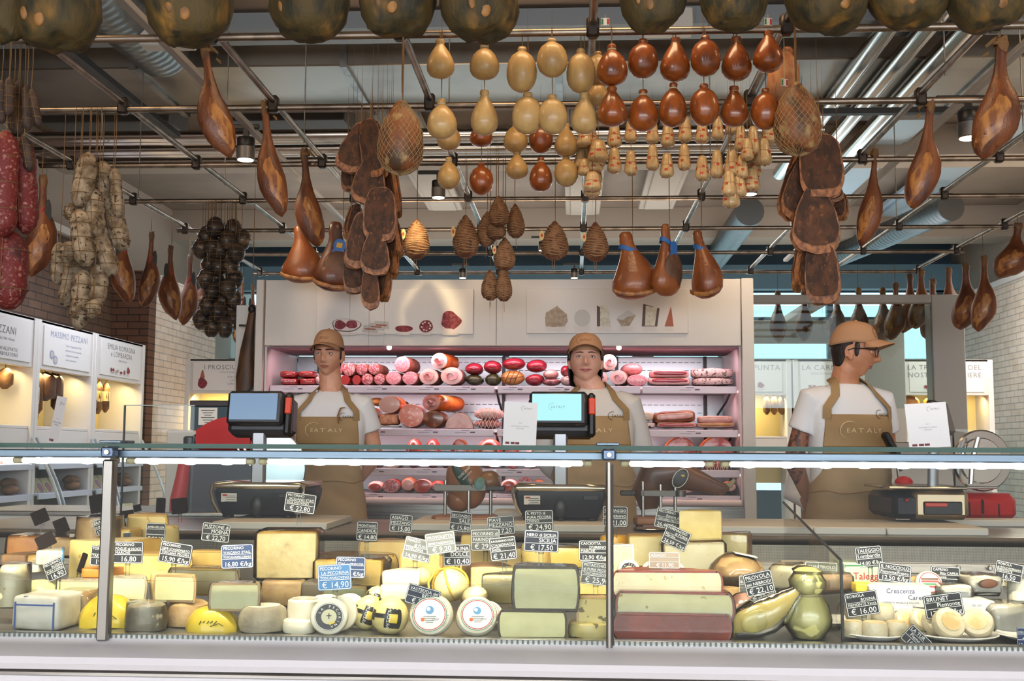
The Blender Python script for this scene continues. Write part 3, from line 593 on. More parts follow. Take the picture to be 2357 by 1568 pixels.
prod('rolled_pancetta', 'large pink rolled pancetta log in clear wrap at lower right of the three', 'pancetta', 1013, 845, 1066, B1, Y1, 'log', skin, roll1, rollm, yaw=-.05)
for i, (x0, x1, y0, y1, m, n) in enumerate(((1067, 1110, 833, 862, redm, 'dark red wrapped bresaola above the green crusted one, left'), (1111, 1153, 827, 858, redm, 'dark red bresaola above the green crusted one, right'), (1154, 1208, 822, 850, redm, 'flattened red bresaola lying on the tied yellow bundle'), (1209, 1259, 825, 856, redm, 'rosy red bresaola in the upper row left of the woman clerk'), (1290, 1312, 838, 864, redm, 'rosy bresaola half hidden by the woman clerk cap'), (1068, 1112, 860, B1, grn, 'green herb crusted roll, left of two'), (1113, 1152, 858, B1, grn, 'green herb crusted roll, right of two'), (1206, 1252, 858, B1, redm, 'crimson bresaola in the lower row'), (1249, 1285, 849, 871, fatp, 'small pink cured roll stacked in the upper row'), (1246, 1290, 868, B1, M('spotted_salami', (170, 110, 112), .35, c2=(110, 60, 66), sc=40, coat=.7), 'spotted wrapped salami in the lower row'), (1290, 1322, 862, B1, pep, 'white wrapped salami below the rosy bresaola'))):
    prod('cured_meat', n, 'cured meat', x0, y0, x1, y1, Y1, 'oval', m, L=.2, group='rounded cured meats on the top shelf')
o = prod('cured_meat', 'yellow tied bundle of cured meat on the top shelf', 'cured meat', 1150, 850, 1206, B1, Y1, 'oval', yel, L=.16)
mb = MB(); q = U(Y1)
for k in (-1, 0, 1): mb.tube([(k * .03 + .02 * s, -.0 + .02 * abs(s), .048 + .046 * s) for s in (-1, -.5, 0, .5, 1)], .0025, 5)
mb.tube([(-.07, .03, .05), (0, -.004, .04), (.07, .03, .055)], .0025, 5); mb.make('string', M('brown_string', (110, 66, 30), .8), o)
prod('rolled_pancetta', 'pink rolled pancetta log peeking out right of the woman clerk, upper', 'pancetta', 1384, 815, 1421, 853, Y1, 'log', skin, roll1, rollm, yaw=.1)
prod('rolled_pancetta', 'pink rolled pancetta log on the shelf right of the woman clerk', 'pancetta', 1403, 852, 1444, B1, Y1, 'log', skin, roll1, rollm, yaw=-.2)
prod('rolled_pancetta', 'pink roll half hidden by the woman clerk shoulder', 'pancetta', 1378, 857, 1398, B1, Y1, 'log', skin, roll1, rollm)
prod('cooked_ham', 'smooth pink cooked ham roll lying slanted on another', 'ham', 1440, 833, 1488, 864, Y1, 'oval', pinkcut, L=.26, yaw=.2)
prod('cooked_ham', 'pink cut cooked ham in clear wrap below the slanted roll', 'ham', 1443, 862, 1490, B1 + 3, Y1 - .02, 'log', pinkcut, salpink, L=.2)
prod('cured_ham_slab', 'long red cured ham slab with fat rim, upper of two', 'ham', 1497, 851, 1588, 869, Y1, 'slab', fatp, redm, L=.2)
prod('cured_ham_slab', 'long red cured ham slab in clear wrap, lower of two', 'ham', 1493, 869, 1590, B1, Y1, 'slab', fatp, redm, L=.2)
prod('peppered_pancetta', 'white pepper crusted slab at right end of top shelf, upper of two', 'pancetta', 1594, 847, 1690, 869, Y1, 'slab', pep, L=.2)
prod('peppered_pancetta', 'white pepper crusted slab at right end of top shelf, lower of two', 'pancetta', 1597, 869, 1690, B1, Y1, 'slab', pep, L=.2)
# second shelf
prod('roast_meat', 'dark roast with cut face at left of second shelf beside the left clerk sleeve', 'roast', 846, 938, 871, B2, Y2, 'log', orskin, porc)
prod('roast_meat', 'big round orange-skinned porchetta with pale cut face, stacked high', 'roast', 870, 912, 922, 952, Y2, 'log', orskin, M('pale_roast_cut', (214, 168, 158), .35, coat=.3), L=.2, yaw=-.12)
prod('roast_meat', 'orange skinned roast behind the stacked porchetta', 'roast', 915, 922, 938, 948, Y2 + .25, 'oval', orskin)
prod('roast_meat', 'amber roast peeking at upper left of second shelf', 'roast', 845, 914, 880, 934, Y2 + .25, 'oval', yel)
prod('roast_meat', 'crumbed meat loaf on a white tray on the second shelf', 'roast', 870, 952, 916, B2 - 6, Y2, 'slab', M('crumb_loaf', (206, 138, 104), .6, c2=(230, 170, 140), sc=50, bump=.4, bsc=80), L=.15)
tag(MB().box((0, 0, 0), (.16, .14, .008), .003).make('tray', M('white_tray', (226, 214, 214), .4), None, tuple(W(893, B2 - 3, Y2 + .06))), 'white foam tray under the crumbed meat loaf', 'tray')
prod('mortadella', 'large mortadella with broad speckled pink cut face on second shelf', 'mortadella', 916, 930, 976, B2 - 1, Y2 - .01, 'log', pinkcut, M('mortadella_face', (226, 140, 124), .4, c2=(240, 196, 180), sc=60, det=1, lo=.62, hi=.66, coat=.3), L=.25)
prod('porchetta', 'tied porchetta roll lying slanted on the brown roast', 'porchetta', 967, 908, 1018, 946, Y2, 'log', orskin, porc, M('porchetta_core', (168, 110, 108), .4, coat=.3), L=.3, yaw=-.5)
prod('roast_meat', 'dark brown roast in clear film next to the mortadella', 'roast', 971, 945, 1022, B2, Y2, 'log', spk, M('dark_roast', (112, 60, 40), .35, c2=(190, 140, 110), sc=14, lo=.5, hi=.6, coat=.6), L=.2, yaw=-.1)
prod('cooked_ham', 'flat bottomed cooked ham with pale pink cut face', 'ham', 1024, 950, 1090, B2 + 1, Y2, 'dome', orskin, porc, L=.2)
prod('netted_meat', 'pink netted cured meat on second shelf, upper of two left of the menu card', 'cured meat', 1088, 938, 1158, 967, Y2, 'oval', fatp, L=.2, net=True)
prod('netted_meat', 'pink netted cured meat on second shelf, lower of two left of the menu card', 'cured meat', 1088, 965, 1152, B2 + 2, Y2, 'oval', M('meat_pink', (196, 120, 114), .4, coat=.4), L=.2, net=True)
for i, (x0, y0, x1, y1, m, c, n) in enumerate(((1458, 948, 1504, 968, M('lard_white', (226, 206, 190), .45, coat=.3), None, 'small white lard block on second shelf right of the woman clerk'), (1462, 970, 1510, B2, M('spotted_wrap', (224, 204, 208), .4, c2=(70, 46, 60), sc=26, det=1, lo=.62, hi=.65, coat=.5), None, 'white wrapped slab with dark spots'), (1505, 946, 1604, 974, spk, fatp, 'long smoked bacon slab lying slanted'), (1511, 972, 1604, B2, fatp, M('bacon_lean', (190, 90, 100), .4, coat=.4), 'streaky bacon slab in clear film'), (1608, 957, 1690, 974, fatp, None, 'thin pale pork belly slab, upper of two at the right end'), (1606, 972, 1694, B2, fatp, yel, 'thick pork belly slab, lower of two at the right end'))):
    o = prod('bacon_slab', n, 'bacon', x0, y0, x1, y1, Y2, 'slab', m, c, L=.2, group='slabs on the right of the second shelf')
    if i == 2: o.rotation_euler = (0, math.radians(-4), 0)
# third shelf (seen above and below the counter glass edge)
for i, (x0, y0, x1, y1, k, m, c, n) in enumerate(((928, 1008, 968, 1082, 'oval', hamr, None, 'deep red ham with white veins on third shelf'), (972, 1010, 1012, 1082, 'oval', hamr, fatp, 'rosy boned ham on third shelf'), (1036, 1011, 1076, 1084, 'log', orskin, hamr, 'ham with a thick fat crescent on third shelf'), (1090, 1010, 1156, 1084, 'oval', hamr, orskin, 'orange red ham left of the menu card on third shelf'), (1474, 1024, 1508, 1084, 'oval', fatp, hamr, 'small ham beside the woman clerk on third shelf'), (1531, 1006, 1603, 1086, 'log', orskin, hamr, 'red boned ham with marbled cut on third shelf'), (1613, 1005, 1690, 1086, 'log', orskin, hamr, 'large glossy red ham at right end of third shelf'), (846, 1040, 880, 1084, 'oval', hamr, fatp, 'cut ham behind the left clerk arm on third shelf'), (882, 1046, 925, 1084, 'log', spk, fatp, 'pale round ham cut on third shelf'))):
    prod('boned_ham', n, 'ham', x0, y0, x1, min(y1, 1079), Y3, k, m, c, L=.24, group='boned hams on the third shelf')
prod('netted_meat', 'netted cured round at right end of third shelf below the light bar', 'cured meat', 1616, 1050, 1686, 1088, Y3 - .02, 'oval', hamr, L=.12, net=True)
for i, (x0, x1, y0, k, m, c, n) in enumerate(((1010, 1040, 1040, 'oval', hamr, fatp, 'tucked between the second and third ham'), (1072, 1096, 1036, 'oval', spk, fatp, 'brown and small, right of the fat crescent'), (1158, 1200, 1030, 'log', orskin, hamr, 'under the menu card'), (1203, 1245, 1034, 'oval', fatp, hamr, 'right of the menu card foot'), (1446, 1476, 1044, 'oval', spk, hamr, 'close to the woman clerk elbow'), (1508, 1532, 1040, 'oval', hamr, fatp, 'left of the marbled red ham'))): prod('boned_ham', 'cut ham on the third shelf, %s' % n, 'ham', x0, y0, x1, 1079, Y3 + .06, k, m, c, L=.22, group='boned hams on the third shelf')
# bottom shelf
bl_ = [(842, 1108, 882), (880, 1104, 920), (918, 1098, 958), (950, 1104, 992), (988, 1106, 1026), (1024, 1110, 1052), (1150, 1102, 1192), (1188, 1100, 1226), (1224, 1104, 1258), (1440, 1104, 1478), (1476, 1110, 1506), (1560, 1106, 1600), (1598, 1100, 1634), (1630, 1106, 1666), (1664, 1108, 1699)]
for i, (x0, y0, x1) in enumerate(bl_):
    prod('cured_meat', '%s on the bottom shelf, %s from the left' % (('wrapped pink and white cured piece', 'red cut cured piece', 'dark red salami end')[i % 3] if i < 13 else 'speckled salami end', ORD[i]), 'cured meat', x0, y0, x1, B4, Y4, 'log' if i % 2 else 'oval', (fatp, hamr, spk)[i % 3], (hamr, salcut, fatp)[i % 3], L=.2, group='cured pieces on the bottom shelf')
# ------------------------------------------------------------------ things hanging from the rail grid
def unit(prof, mats, name, n=20, amp=0, fr=6, seed=1, fn=None, sub=1):
    pr = []
    for i in range(len(prof) - 1):
        for k in range(sub): t = k / sub; pr.append((prof[i][0] * (1 - t) + prof[i + 1][0] * t, prof[i][1] * (1 - t) + prof[i + 1][1] * t))
    pr.append(prof[-1]); mb = MB().lathe(pr, n, fn=fn)
    if amp: mb.rough(amp, fr, seed)
    return mb.mesh(name, mats, 60)
def hang(name, label, cat, parts, top, bot, w, Y, kd=.85, yaw=0, sy=None, group=None, string=True, smat=None, sr=.0022, sdx=0):
    a, b = W(*top, Y), W(*bot, Y); L = (a - b).length; ww = w * U(Y); o = thing(name, label, cat, a, 0, group)
    th = -math.atan2(b.x - a.x, a.z - b.z); rt = (Matrix.Rotation(th, 3, 'Y') @ Matrix.Rotation(yaw, 3, 'Z')).to_euler()
    for pn, me in parts:
        c = link(pn, me, o, None, rt); c.scale = (ww, ww * kd, L)
    if string:
        zt = RZ - a.z
        if zt > .01:
            k = 'string%d%s' % (int(sr * 1e4), (smat or STR).name)
            if k not in TXC: TXC[k] = MB().tube([(0, 0, 0), (.3, .0, .35), (-.2, 0, .7), (0, 0, 1)], 1, 6).mesh('string', smat or STR)
            c = link('string', TXC[k], o, (sdx, 0, -.006)); c.scale = (sr, sr, zt + .006)
    return o
def nth(i, n): return 'leftmost' if i == 0 else 'rightmost' if i == n - 1 else ORD[i] + ' from left'
# --- pear-shaped cheeses
pw = M('pale_cheese_rind', (196, 162, 104), .42, c2=(176, 138, 84), sc=3, lo=.35, hi=.7, coat=.25, var=.06, sss=.1)
pb = M('smoked_cheese_rind', (150, 76, 24), .32, c2=(108, 50, 18), sc=3, lo=.4, hi=.7, coat=.5, var=.08)
PEAR = [(.03, 0), (.125, -.015), (.15, -.06), (.13, -.11), (.115, -.14), (.16, -.18), (.27, -.25), (.38, -.36), (.46, -.5), (.495, -.64), (.48, -.76), (.41, -.87), (.28, -.95), (.12, -.99), (.02, -1)]
PEAR2 = [(.03, 0), (.13, -.02), (.16, -.07), (.13, -.115), (.2, -.15), (.35, -.23), (.45, -.35), (.5, -.52), (.495, -.68), (.43, -.82), (.3, -.93), (.14, -.985), (.02, -1)]
PEAR3 = [(.03, 0), (.15, -.01), (.17, -.06), (.14, -.11), (.155, -.15), (.23, -.23), (.34, -.36), (.44, -.52), (.49, -.67), (.475, -.79), (.39, -.9), (.24, -.965), (.1, -.993), (.02, -1)]
def knob(p, s=1):
    return MB().lathe([(.135, -.118), (.15, -.128), (.145, -.15), (.125, -.155)], 14).mesh('tie', STRW, 60)
tie = knob(1)
PW = [unit(p, pw, 'cheese_body', 24, .012, 3, i) for i, p in enumerate((PEAR, PEAR2, PEAR3))]
PB = [unit(p, pb, 'cheese_body', 24, .012, 3, i + 5) for i, p in enumerate((PEAR, PEAR2, PEAR3))]
def pears(rows, kind, me, nm, desc, group, Y, sy=None):
    for i, (x, y0, y1, w) in enumerate(rows):
        hang(nm, desc % nth(i, len(rows)), 'cheese', [('cheese_body', me[(i * 7 + y0) % 3]), ('tie', tie)], (x - 2 + (i % 3) * 2, y0), (x, y1), w, Y + .02 * ((i * 5) % 3 - 1), 1, i * .7, None if sy is None else sy[i], group)
r1 = [(1015, 92, 181, 68), (1115, 98, 184, 72), (1200, 107, 213, 72), (1272, 88, 178, 72), (1337, 111, 214, 68)]
r2 = [(1018, 228, 320, 72), (1115, 208, 312, 66), (1213, 212, 309, 72), (1273, 217, 309, 68), (1345, 214, 308, 66)]
pears(r1, 0, PW, 'pear_shaped_cheese', 'pale hanging pear-shaped cheese in the uppermost row, %s of five', 'pale pear-shaped cheeses', 4.41)
pears(r2, 0, PW, 'pear_shaped_cheese', 'pale hanging pear-shaped cheese in the second row down, %s of five', 'pale pear-shaped cheeses', 4.41, [r[2] for r in r1])
b1 = [(1410, 102, 198, 74), (1480, 90, 180, 72), (1553, 87, 188, 72), (1625, 82, 176, 70), (1695, 85, 186, 72), (1767, 72, 166, 72)]
b2 = [(1410, 200, 291, 72), (1480, 206, 303, 72), (1548, 190, 293, 68), (1622, 193, 290, 68), (1690, 199, 292, 68), (1760, 203, 299, 66)]
pears(b1, 0, PB, 'smoked_pear_shaped_cheese', 'smoked brown pear-shaped cheese in the upper brown row, %s of six', 'brown pear-shaped cheeses', 4.41)
pears(b2, 0, PB, 'smoked_pear_shaped_cheese', 'smoked brown pear-shaped cheese in the lower brown row, %s of six', 'brown pear-shaped cheeses', 4.41, [r[2] for r in b1])
r3 = [(1033, 285, 347, 56), (1108, 275, 338, 56), (1187, 280, 352, 58), (1245, 280, 353, 56), (1303, 285, 361, 56)]
r4 = [(1033, 362, 436, 54), (1108, 375, 449, 57), (1190, 350, 412, 54), (1245, 362, 441, 55), (1303, 360, 430, 56)]
for row, rn, sy in ((r3, 'third', None), (r4, 'bottom', [r[2] for r in r3])):
    for i, (x, y0, y1, w) in enumerate(row):
        br = i in (1, 3)
        hang('smoked_pear_shaped_cheese' if br else 'pear_shaped_cheese', '%s smaller-looking pear-shaped cheese in the %s row, %s of five' % ('brown' if br else 'pale', rn, nth(i, 5)), 'cheese', [('cheese_body', (PB if br else PW)[(i + (rn == 'third')) % 3]), ('tie', tie)], (x, y0), (x, y1), w, 5.36, 1, i, None if sy is None else sy[i], 'brown pear-shaped cheeses' if br else 'pale pear-shaped cheeses')
hang('pear_shaped_cheese', 'pale pear-shaped cheese half hidden behind the leftmost brown one, upper', 'cheese', [('cheese_body', PW[1])], (1376, 118), (1376, 200), 56, 4.62, 1, group='pale pear-shaped cheeses')
hang('pear_shaped_cheese', 'pale pear-shaped cheese half hidden behind the leftmost brown one, lower', 'cheese', [('cheese_body', PW[0])], (1380, 180), (1374, 246), 50, 4.62, 1, sy=200, group='pale pear-shaped cheeses')
# --- small white netted cheeses with red print
sw = M('white_small_cheese', (208, 180, 130), .4, c2=(192, 160, 112), sc=3, coat=.4, var=.05); rp_ = M('red_print', (190, 70, 50), .6); 
BELL = [(.04, 0), (.16, -.02), (.27, -.08), (.33, -.2), (.37, -.38), (.43, -.6), (.49, -.78), (.47, -.88), (.36, -.95), (.12, -.985), (.06, -1)]
bellm = unit(BELL, sw, 'cheese_body', 16, .01, 4)
def bell_r(z):
    for (r0, z0), (r1_, z1) in zip(BELL, BELL[1:]):
        if z1 <= z <= z0: return r0 + (r1_ - r0) * (z - z0) / (z1 - z0)
    return .1
mb = MB()
for k in range(6):
    a = k * PI / 3; mb.tube([(1.02 * bell_r(z) * math.cos(a), 1.02 * bell_r(z) * math.sin(a), z) for z in (-.02, -.1, -.3, -.5, -.7, -.85, -.95, -.99)], .008, 4)
mb.tube([(1.03 * bell_r(-.5) * math.cos(t * PI / 8), 1.03 * bell_r(-.5) * math.sin(t * PI / 8), -.5) for t in range(17)], .008, 4)
netme = mb.mesh('net', M('red_twine', (176, 112, 76), .8))
mb = MB()
for a0, z in ((-1.9, -.42), (-1.2, -.62), (-2.2, -.7), (1.2, -.5), (.4, -.66), (3.0, -.5)):
    mb.grid(lambda u, v: V((1.012 * bell_r(z - .1 * v) * math.cos(a0 + .5 * u), 1.012 * bell_r(z - .1 * v) * math.sin(a0 + .5 * u), z - .1 * v)), 4, 2)
mb.sph((.1, -.3, -.96), (.06, .05, .02), 8, 5).sph((-.15, -.25, -.965), (.05, .05, .02), 8, 5)
prtme = mb.mesh('red_mark', rp_)
BP = [('cheese_body', bellm), ('net', netme), ('red_mark', prtme)]
ups = [(1414, 283, 340, 32), (1452, 275, 329, 31), (1502, 278, 331, 30), (1537, 284, 339, 33), (1577, 268, 328, 33), (1616, 276, 331, 31), (1652, 268, 323, 30), (1683, 262, 309, 28)]
los = [(1414, 338, 400, 31), (1452, 346, 405, 31), (1502, 332, 393, 29), (1535, 352, 410, 32), (1575, 330, 393, 29), (1616, 358, 417, 32), (1650, 345, 411, 32)]
for rows, d, sy in ((ups, 'upper', None), (los, 'lower', [r[2] for r in ups])):
    for i, (x, y0, y1, w) in enumerate(rows):
        hang('netted_cheese', 'small white netted cheese with red print in the %s row, %s' % (d, nth(i, len(rows))), 'cheese', BP, (x, y0), (x, y1), w * 1.1, 5.36 + .012 * (i % 2), .95, i * 1.3, sy and sy[i], 'small white netted cheeses', sr=.0016)
cl = [(1352, 288, 334, 46), (1349, 295, 340, 44), (1345, 325, 377, 40), (1377, 322, 373, 44), (1338, 345, 392, 34), (1371, 340, 387, 42), (1367, 352, 398, 40), (1345, 365, 405, 30), (1367, 375, 425, 38), (1364, 395, 441, 40), (1363, 410, 454, 36)]
for i, (x, y0, y1, w) in enumerate(cl): hang('netted_cheese', 'small white netted cheese in the left string beside the pale pears, %s from top' % ORD[i], 'cheese', BP, (x, y0), (x, y1), w * 1.15, 5.36 + .03 * (i % 3) - .05 * (i % 2), .95, i * 1.1, 285 if i < 2 else y0 - 12, 'string of white netted cheeses at left', sr=.0016)
cr_ = [(1705, 288, 350, 28), (1733, 290, 357, 30), (1770, 290, 333, 40), (1720, 318, 370, 30), (1745, 322, 378, 32), (1755, 318, 381, 42), (1685, 345, 408, 36), (1708, 355, 412, 28), (1735, 355, 409, 34), (1678, 392, 452, 32), (1712, 385, 433, 30), (1729, 388, 441, 38), (1700, 398, 455, 38), (1683, 418, 479, 38)]
for i, (x, y0, y1, w) in enumerate(cr_): hang('netted_cheese', 'small white netted cheese in the right bunch below the brown pears, %s from top' % ORD[i], 'cheese', BP, (x, y0), (x, y1), w * 1.12, 5.36 + .04 * (i % 3) - .06 * (i % 2), .95, i * 1.7, None if i < 2 else y0 - 14, 'bunch of white netted cheeses at right', sr=.0016)
o = hang('netted_cheese', 'large pinkish netted cheese behind the brown cheeses at their right end', 'cheese', [('cheese_body', unit(PEAR2, M('pinkish_rind', (206, 150, 104), .5, c2=(186, 120, 84), sc=4, var=.05), 'cheese_body', 20, .02, 4)), ('net', netme)], (1812, 108), (1795, 235), 74, 4.62, .9)
# --- hams on the bone
hb = M('ham_brown', (120, 66, 32), .45, c2=(76, 38, 20), sc=2.2, lo=.4, hi=.65, c3=(70, 36, 20), sc3=7, lo3=.55, hi3=.75, coat=.08, bump=.25, bsc=25, var=.08)
hf = M('ham_fat_face', (172, 116, 56), .5, c2=(120, 68, 32), sc=7, lo=.4, hi=.62, coat=.2); hoofm = M('ham_shank_end', (120, 84, 48), .6, c2=(80, 54, 32), sc=5)
hd = M('ham_dark', (104, 54, 28), .45, c2=(66, 34, 20), sc=2.5, coat=.25, var=.06)
def hamshape(seed, lean=.06):
    zs = [(0, .10, -.02), (-.04, .13, -.03), (-.10, .115, -.03), (-.2, .12, -.03), (-.29, .145, -.03), (-.37, .205, -.04), (-.46, .31, -.06), (-.56, .42, -.055), (-.66, .475, -.02), (-.75, .465, .03), (-.83, .405, .09), (-.9, .315, .15), (-.96, .2, .20), (-1, .05, .22)]
    mb = MB(); rs = []
    for z, r, ox in zs: rs.append([(ox + r * math.cos(2 * PI * j / 26), r * .82 * math.sin(2 * PI * j / 26), z) for j in range(26)])
    return mb.rings(rs).rough(.026, 4, seed).rough(.009, 14, seed)
hamb = [hamshape(i).mesh('meat', hb, 70) for i in range(3)]
def face(seed):
    zs = [(-.46, .31, -.06), (-.56, .42, -.055), (-.66, .475, -.02), (-.75, .465, .03), (-.83, .405, .09), (-.9, .315, .15), (-.96, .2, .20), (-1, .05, .22)]
    def fn(u, v):
        z = -.50 - .475 * v
        for (z0, r0, o0), (z1, r1, o1) in zip(zs, zs[1:]):
            if z1 <= z <= z0: k = (z - z0) / (z1 - z0); r = r0 + (r1 - r0) * k; ox = o0 + (o1 - o0) * k; break
        t = math.sin(PI * min(1, v * .9 + .06)) ** .55; a = -1.75 + .75 * v + (u - .5) * (.95 + .25 * v) * t + .1 * math.sin(v * 14 + seed)
        return V((ox + r * 1.035 * math.cos(a), r * .86 * math.sin(a), z))
    return MB().grid(fn, 8, 14).rough(.012, 7, seed).mesh('fat_face', hf, 80)
mb = MB().tube([(-.03, 0, .0), (-.035, 0, -.05), (-.02, .0, -.1)], [.11, .15, .13], 12).rough(.03, 9, 3); hoof = mb.mesh('hoof', hoofm, 60)
facem = [face(1), face(2)]
mirror = Matrix.Scale(-1, 4, V((1, 0, 0)))
rope = MB().tube([(0, 0, .02), (.16, -.08, -.03), (.3, -.1, -.08), (.22, -.12, -.13), (.34, -.1, -.16)], .02, 5).tube([(.0 + .16 * math.cos(t * .7), .14 * math.sin(t * .7), -.05) for t in range(10)], .014, 5).mesh('rope', STR)
def ham(label, top, bot, w, Y, group, yaw=0, m=0, flip=False, rope_=True):
    o = hang('leg_ham', label, 'ham', [('meat', hamb[m % 3]), ('fat_face', facem[m % 2]), ('hoof', hoof)] + ([('rope', rope)] if rope_ else []), top, bot, w, Y, .85, yaw, None, group)
    if flip:
        for c in o.children:
            if c.name.split('.')[0] != 'string': c.scale.x *= -1
    return o
GH = 'leg hams hanging by the shank'
ham('long leg ham hanging nearest at upper left, below the mouldy hams', (474, 105), (508, 362), 84, 4.41, GH, .5, 0)
ham('long leg ham hanging second in the left row, right of the lit spotlight', (610, 235), (634, 499), 70, 5.36, GH, .3, 1)
ham('long leg ham hanging third in the left row, above a round ham', (702, 345), (717, 570), 68, 6.40, GH, .4, 2)
ham('long leg ham hanging nearest at upper right beside the large spotlight', (2303, 88), (2288, 366), 106, 4.41, GH, -.3, 1, True)
ham('long leg ham hanging second in the right row, left of the large spotlight', (2140, 232), (2118, 483), 76, 5.36, GH, -.3, 2, True)
ham('long leg ham hanging third in the right row, right of the cured pork curtain', (2013, 345), (1997, 566), 56, 6.46, GH, -.4, 0, True)
lft = [((97, 405), (94, 636), 74, 6.1), ((285, 508), (282, 698), 60, 7.6), ((348, 535), (342, 710), 50, 8.1), ((395, 567), (390, 735), 54, 8.5), ((437, 587), (432, 749), 48, 8.95), ((470, 602), (464, 762), 52, 9.3), ((557, 650), (552, 788), 36, 10.3), ((583, 655), (580, 790), 34, 10.6)]
slash = MB()
RIB = M('red_ribbon', (150, 36, 32), .5); BLKL = M('black_label', (30, 30, 32), .4)
rib = MB().tube([(.17 * math.cos(t * PI / 6) - .01, .17 * math.sin(t * PI / 6), -.36 - .06 * math.cos(t * PI / 6)) for t in range(13)], .02, 6).mesh('ribbon', RIB)
lab = MB().lathe([(.10, -.004), (.10, .004)], 16).xf(Matrix.Translation((-.2, -.16, -.36)) @ Matrix.Rotation(1.2, 4, 'X') @ Matrix.Diagonal((1, 1.3, 1, 1))).mesh('label', BLKL)
for i, (t, b, w, Y) in enumerate(lft):
    o = ham('ribboned leg ham in the row along the left wall, %s from near end' % ORD[i], t, b, w, Y, 'leg hams along the left wall', .4, i, i % 2 == 0, False)
    for pn, me in (('ribbon', rib), ('label', lab)):
        s = o.children[0]; c = link(pn, me, o, None, s.rotation_euler); c.scale = s.scale
rgt = [((2263, 590), (2265, 763), 58, 8.8), ((2220, 608), (2226, 760), 64, 9.2), ((2342, 515), (2325, 642), 78, 8.1)]
for i, (t, b, w, Y) in enumerate(rgt): ham(('dark leg ham hanging at right in front of the pale brick wall', 'dark leg ham half behind the grey post at right', 'tilted leg ham cut by the right edge of the photo')[i], t, b, w, Y, 'leg hams along the right wall', -.3, i + 1, True, False)
for i, (x, y0) in enumerate(((2182, 617), (2145, 643), (2118, 622), (2092, 632), (2060, 652), (2030, 664), (1975, 664), (1925, 668), (1850, 668), (1790, 672))):
    ham('leg ham hanging in the row behind the grey frame, %s from right' % ORD[i], (x, y0), (x + 2, y0 + 142 - (i * 3)), 56, 10.36 + .32 * (i % 2), 'leg hams behind the grey frame', -.2 * i, i, True, False)
# --- big mouldy hams at the very top
mo = M('mouldy_ham', (72, 57, 20), .75, c2=(140, 100, 36), sc=2.6, lo=.52, hi=.74, c3=(34, 32, 14), sc3=5, lo3=.45, hi3=.68, bump=.35, bsc=18, var=.1)
def mould(seed):
    prof = [(.10, 0), (.13, -.05), (.12, -.16), (.18, -.28), (.3, -.42), (.42, -.56), (.49, -.7), (.5, -.8), (.46, -.88), (.36, -.95), (.2, -.985), (.02, -1)]
    mb = MB(); rs = []
    for i in range(len(prof) - 1):
        for k in range(2):
            t = k / 2; r = prof[i][0] * (1 - t) + prof[i + 1][0] * t; z = prof[i][1] * (1 - t) + prof[i + 1][1] * t
            rs.append([(r * math.cos(2 * PI * j / 28), r * .9 * math.sin(2 * PI * j / 28), z) for j in range(28)])
    rs.append([(.02 * math.cos(2 * PI * j / 28), .02 * math.sin(2 * PI * j / 28), -1) for j in range(28)])
    return mb.rings(rs).rough(.05, 2.6, seed).rough(.018, 9, seed)
mom = [mould(i + 3).mesh('meat', mo, 80) for i in range(4)]
bone = MB().sph((.0, -.36, -.86), (.075, .05, .05), 12, 8).sph((-.16, -.38, -.84), (.05, .035, .035), 10, 7).rough(.01, 9).mesh('bone_end', M('bone_end', (150, 104, 50), .6, c2=(104, 72, 36), sc=8))
shk = MB().tube([(0, 0, .0), (0, 0, -.1), (0, 0, -.22)], [.1, .135, .14], 14).rough(.02, 7).mesh('shank', M('shank_orange', (150, 84, 36), .5, c2=(110, 60, 30), sc=4))
top = [(8, 105, 120), (130, 122, 220), (435, 108, 212), (712, 96, 200), (912, 88, 190), (1103, 98, 200), (1503, 76, 165), (1690, 72, 162), (1903, 78, 208), (2088, 68, 196), (2272, 76, 188)]
for i, (x, y, w) in enumerate(top):
    t = W(x, y, 3.55); zt = 2.79; yt = CY - 10
    # pixel of the top: solve along the vertical line above the lowest point
    p = W(x, -250, 3.55)
    o = hang('mouldy_ham', 'huge dark mouldy ham along the top edge of the photo, %s from left of eleven' % ORD[i], 'ham', [('meat', mom[i % 4]), ('bone_end', bone), ('shank', shk)], (x, -300), (x, y), w, 3.55 + .03 * (i % 2), .92, (i * 1.9) % .8 - .4, -330, 'mouldy hams along the top')
# --- netted round hams
net_body = unit([(.05, 0), (.12, -.03), (.22, -.12), (.37, -.26), (.47, -.44), (.5, -.62), (.485, -.77), (.4, -.9), (.22, -.975), (.03, -1)], M('netted_ham_meat', (124, 72, 36), .55, c2=(70, 48, 28), sc=2.6, lo=.45, hi=.6, c3=(160, 132, 86), sc3=4, lo3=.58, hi3=.7, bump=.2, bsc=30), 'meat', 24, .03, 3, 4)
mb = MB(); NP = [(.06, 0), (.23, -.12), (.38, -.26), (.485, -.44), (.515, -.62), (.495, -.78), (.395, -.9), (.215, -.97), (.04, -1.01)]
for s in (1, -1):
    for k in range(24):
        a = 2 * PI * k / 24; mb.tube([(r * math.cos(a + s * z * -2.6), r * math.sin(a + s * z * -2.6), z) for r, z in NP], .0036, 4)
net_net = mb.mesh('netting', M('string_net', (166, 138, 96), .8))
for i, (tp, bt, w) in enumerate((((926, 232), (920, 402), 108), ((1832, 190), (1838, 358), 112))):
    hang('netted_ham', 'round brown ham in a string net, %s' % ('at left of the pale cheeses', 'at right of the brown cheeses')[i], 'ham', [('meat', net_body), ('netting', net_net)], tp, bt, w, 4.41 - .04, .95, i * .8, None, 'netted round hams', smat=STR, sr=.0045)
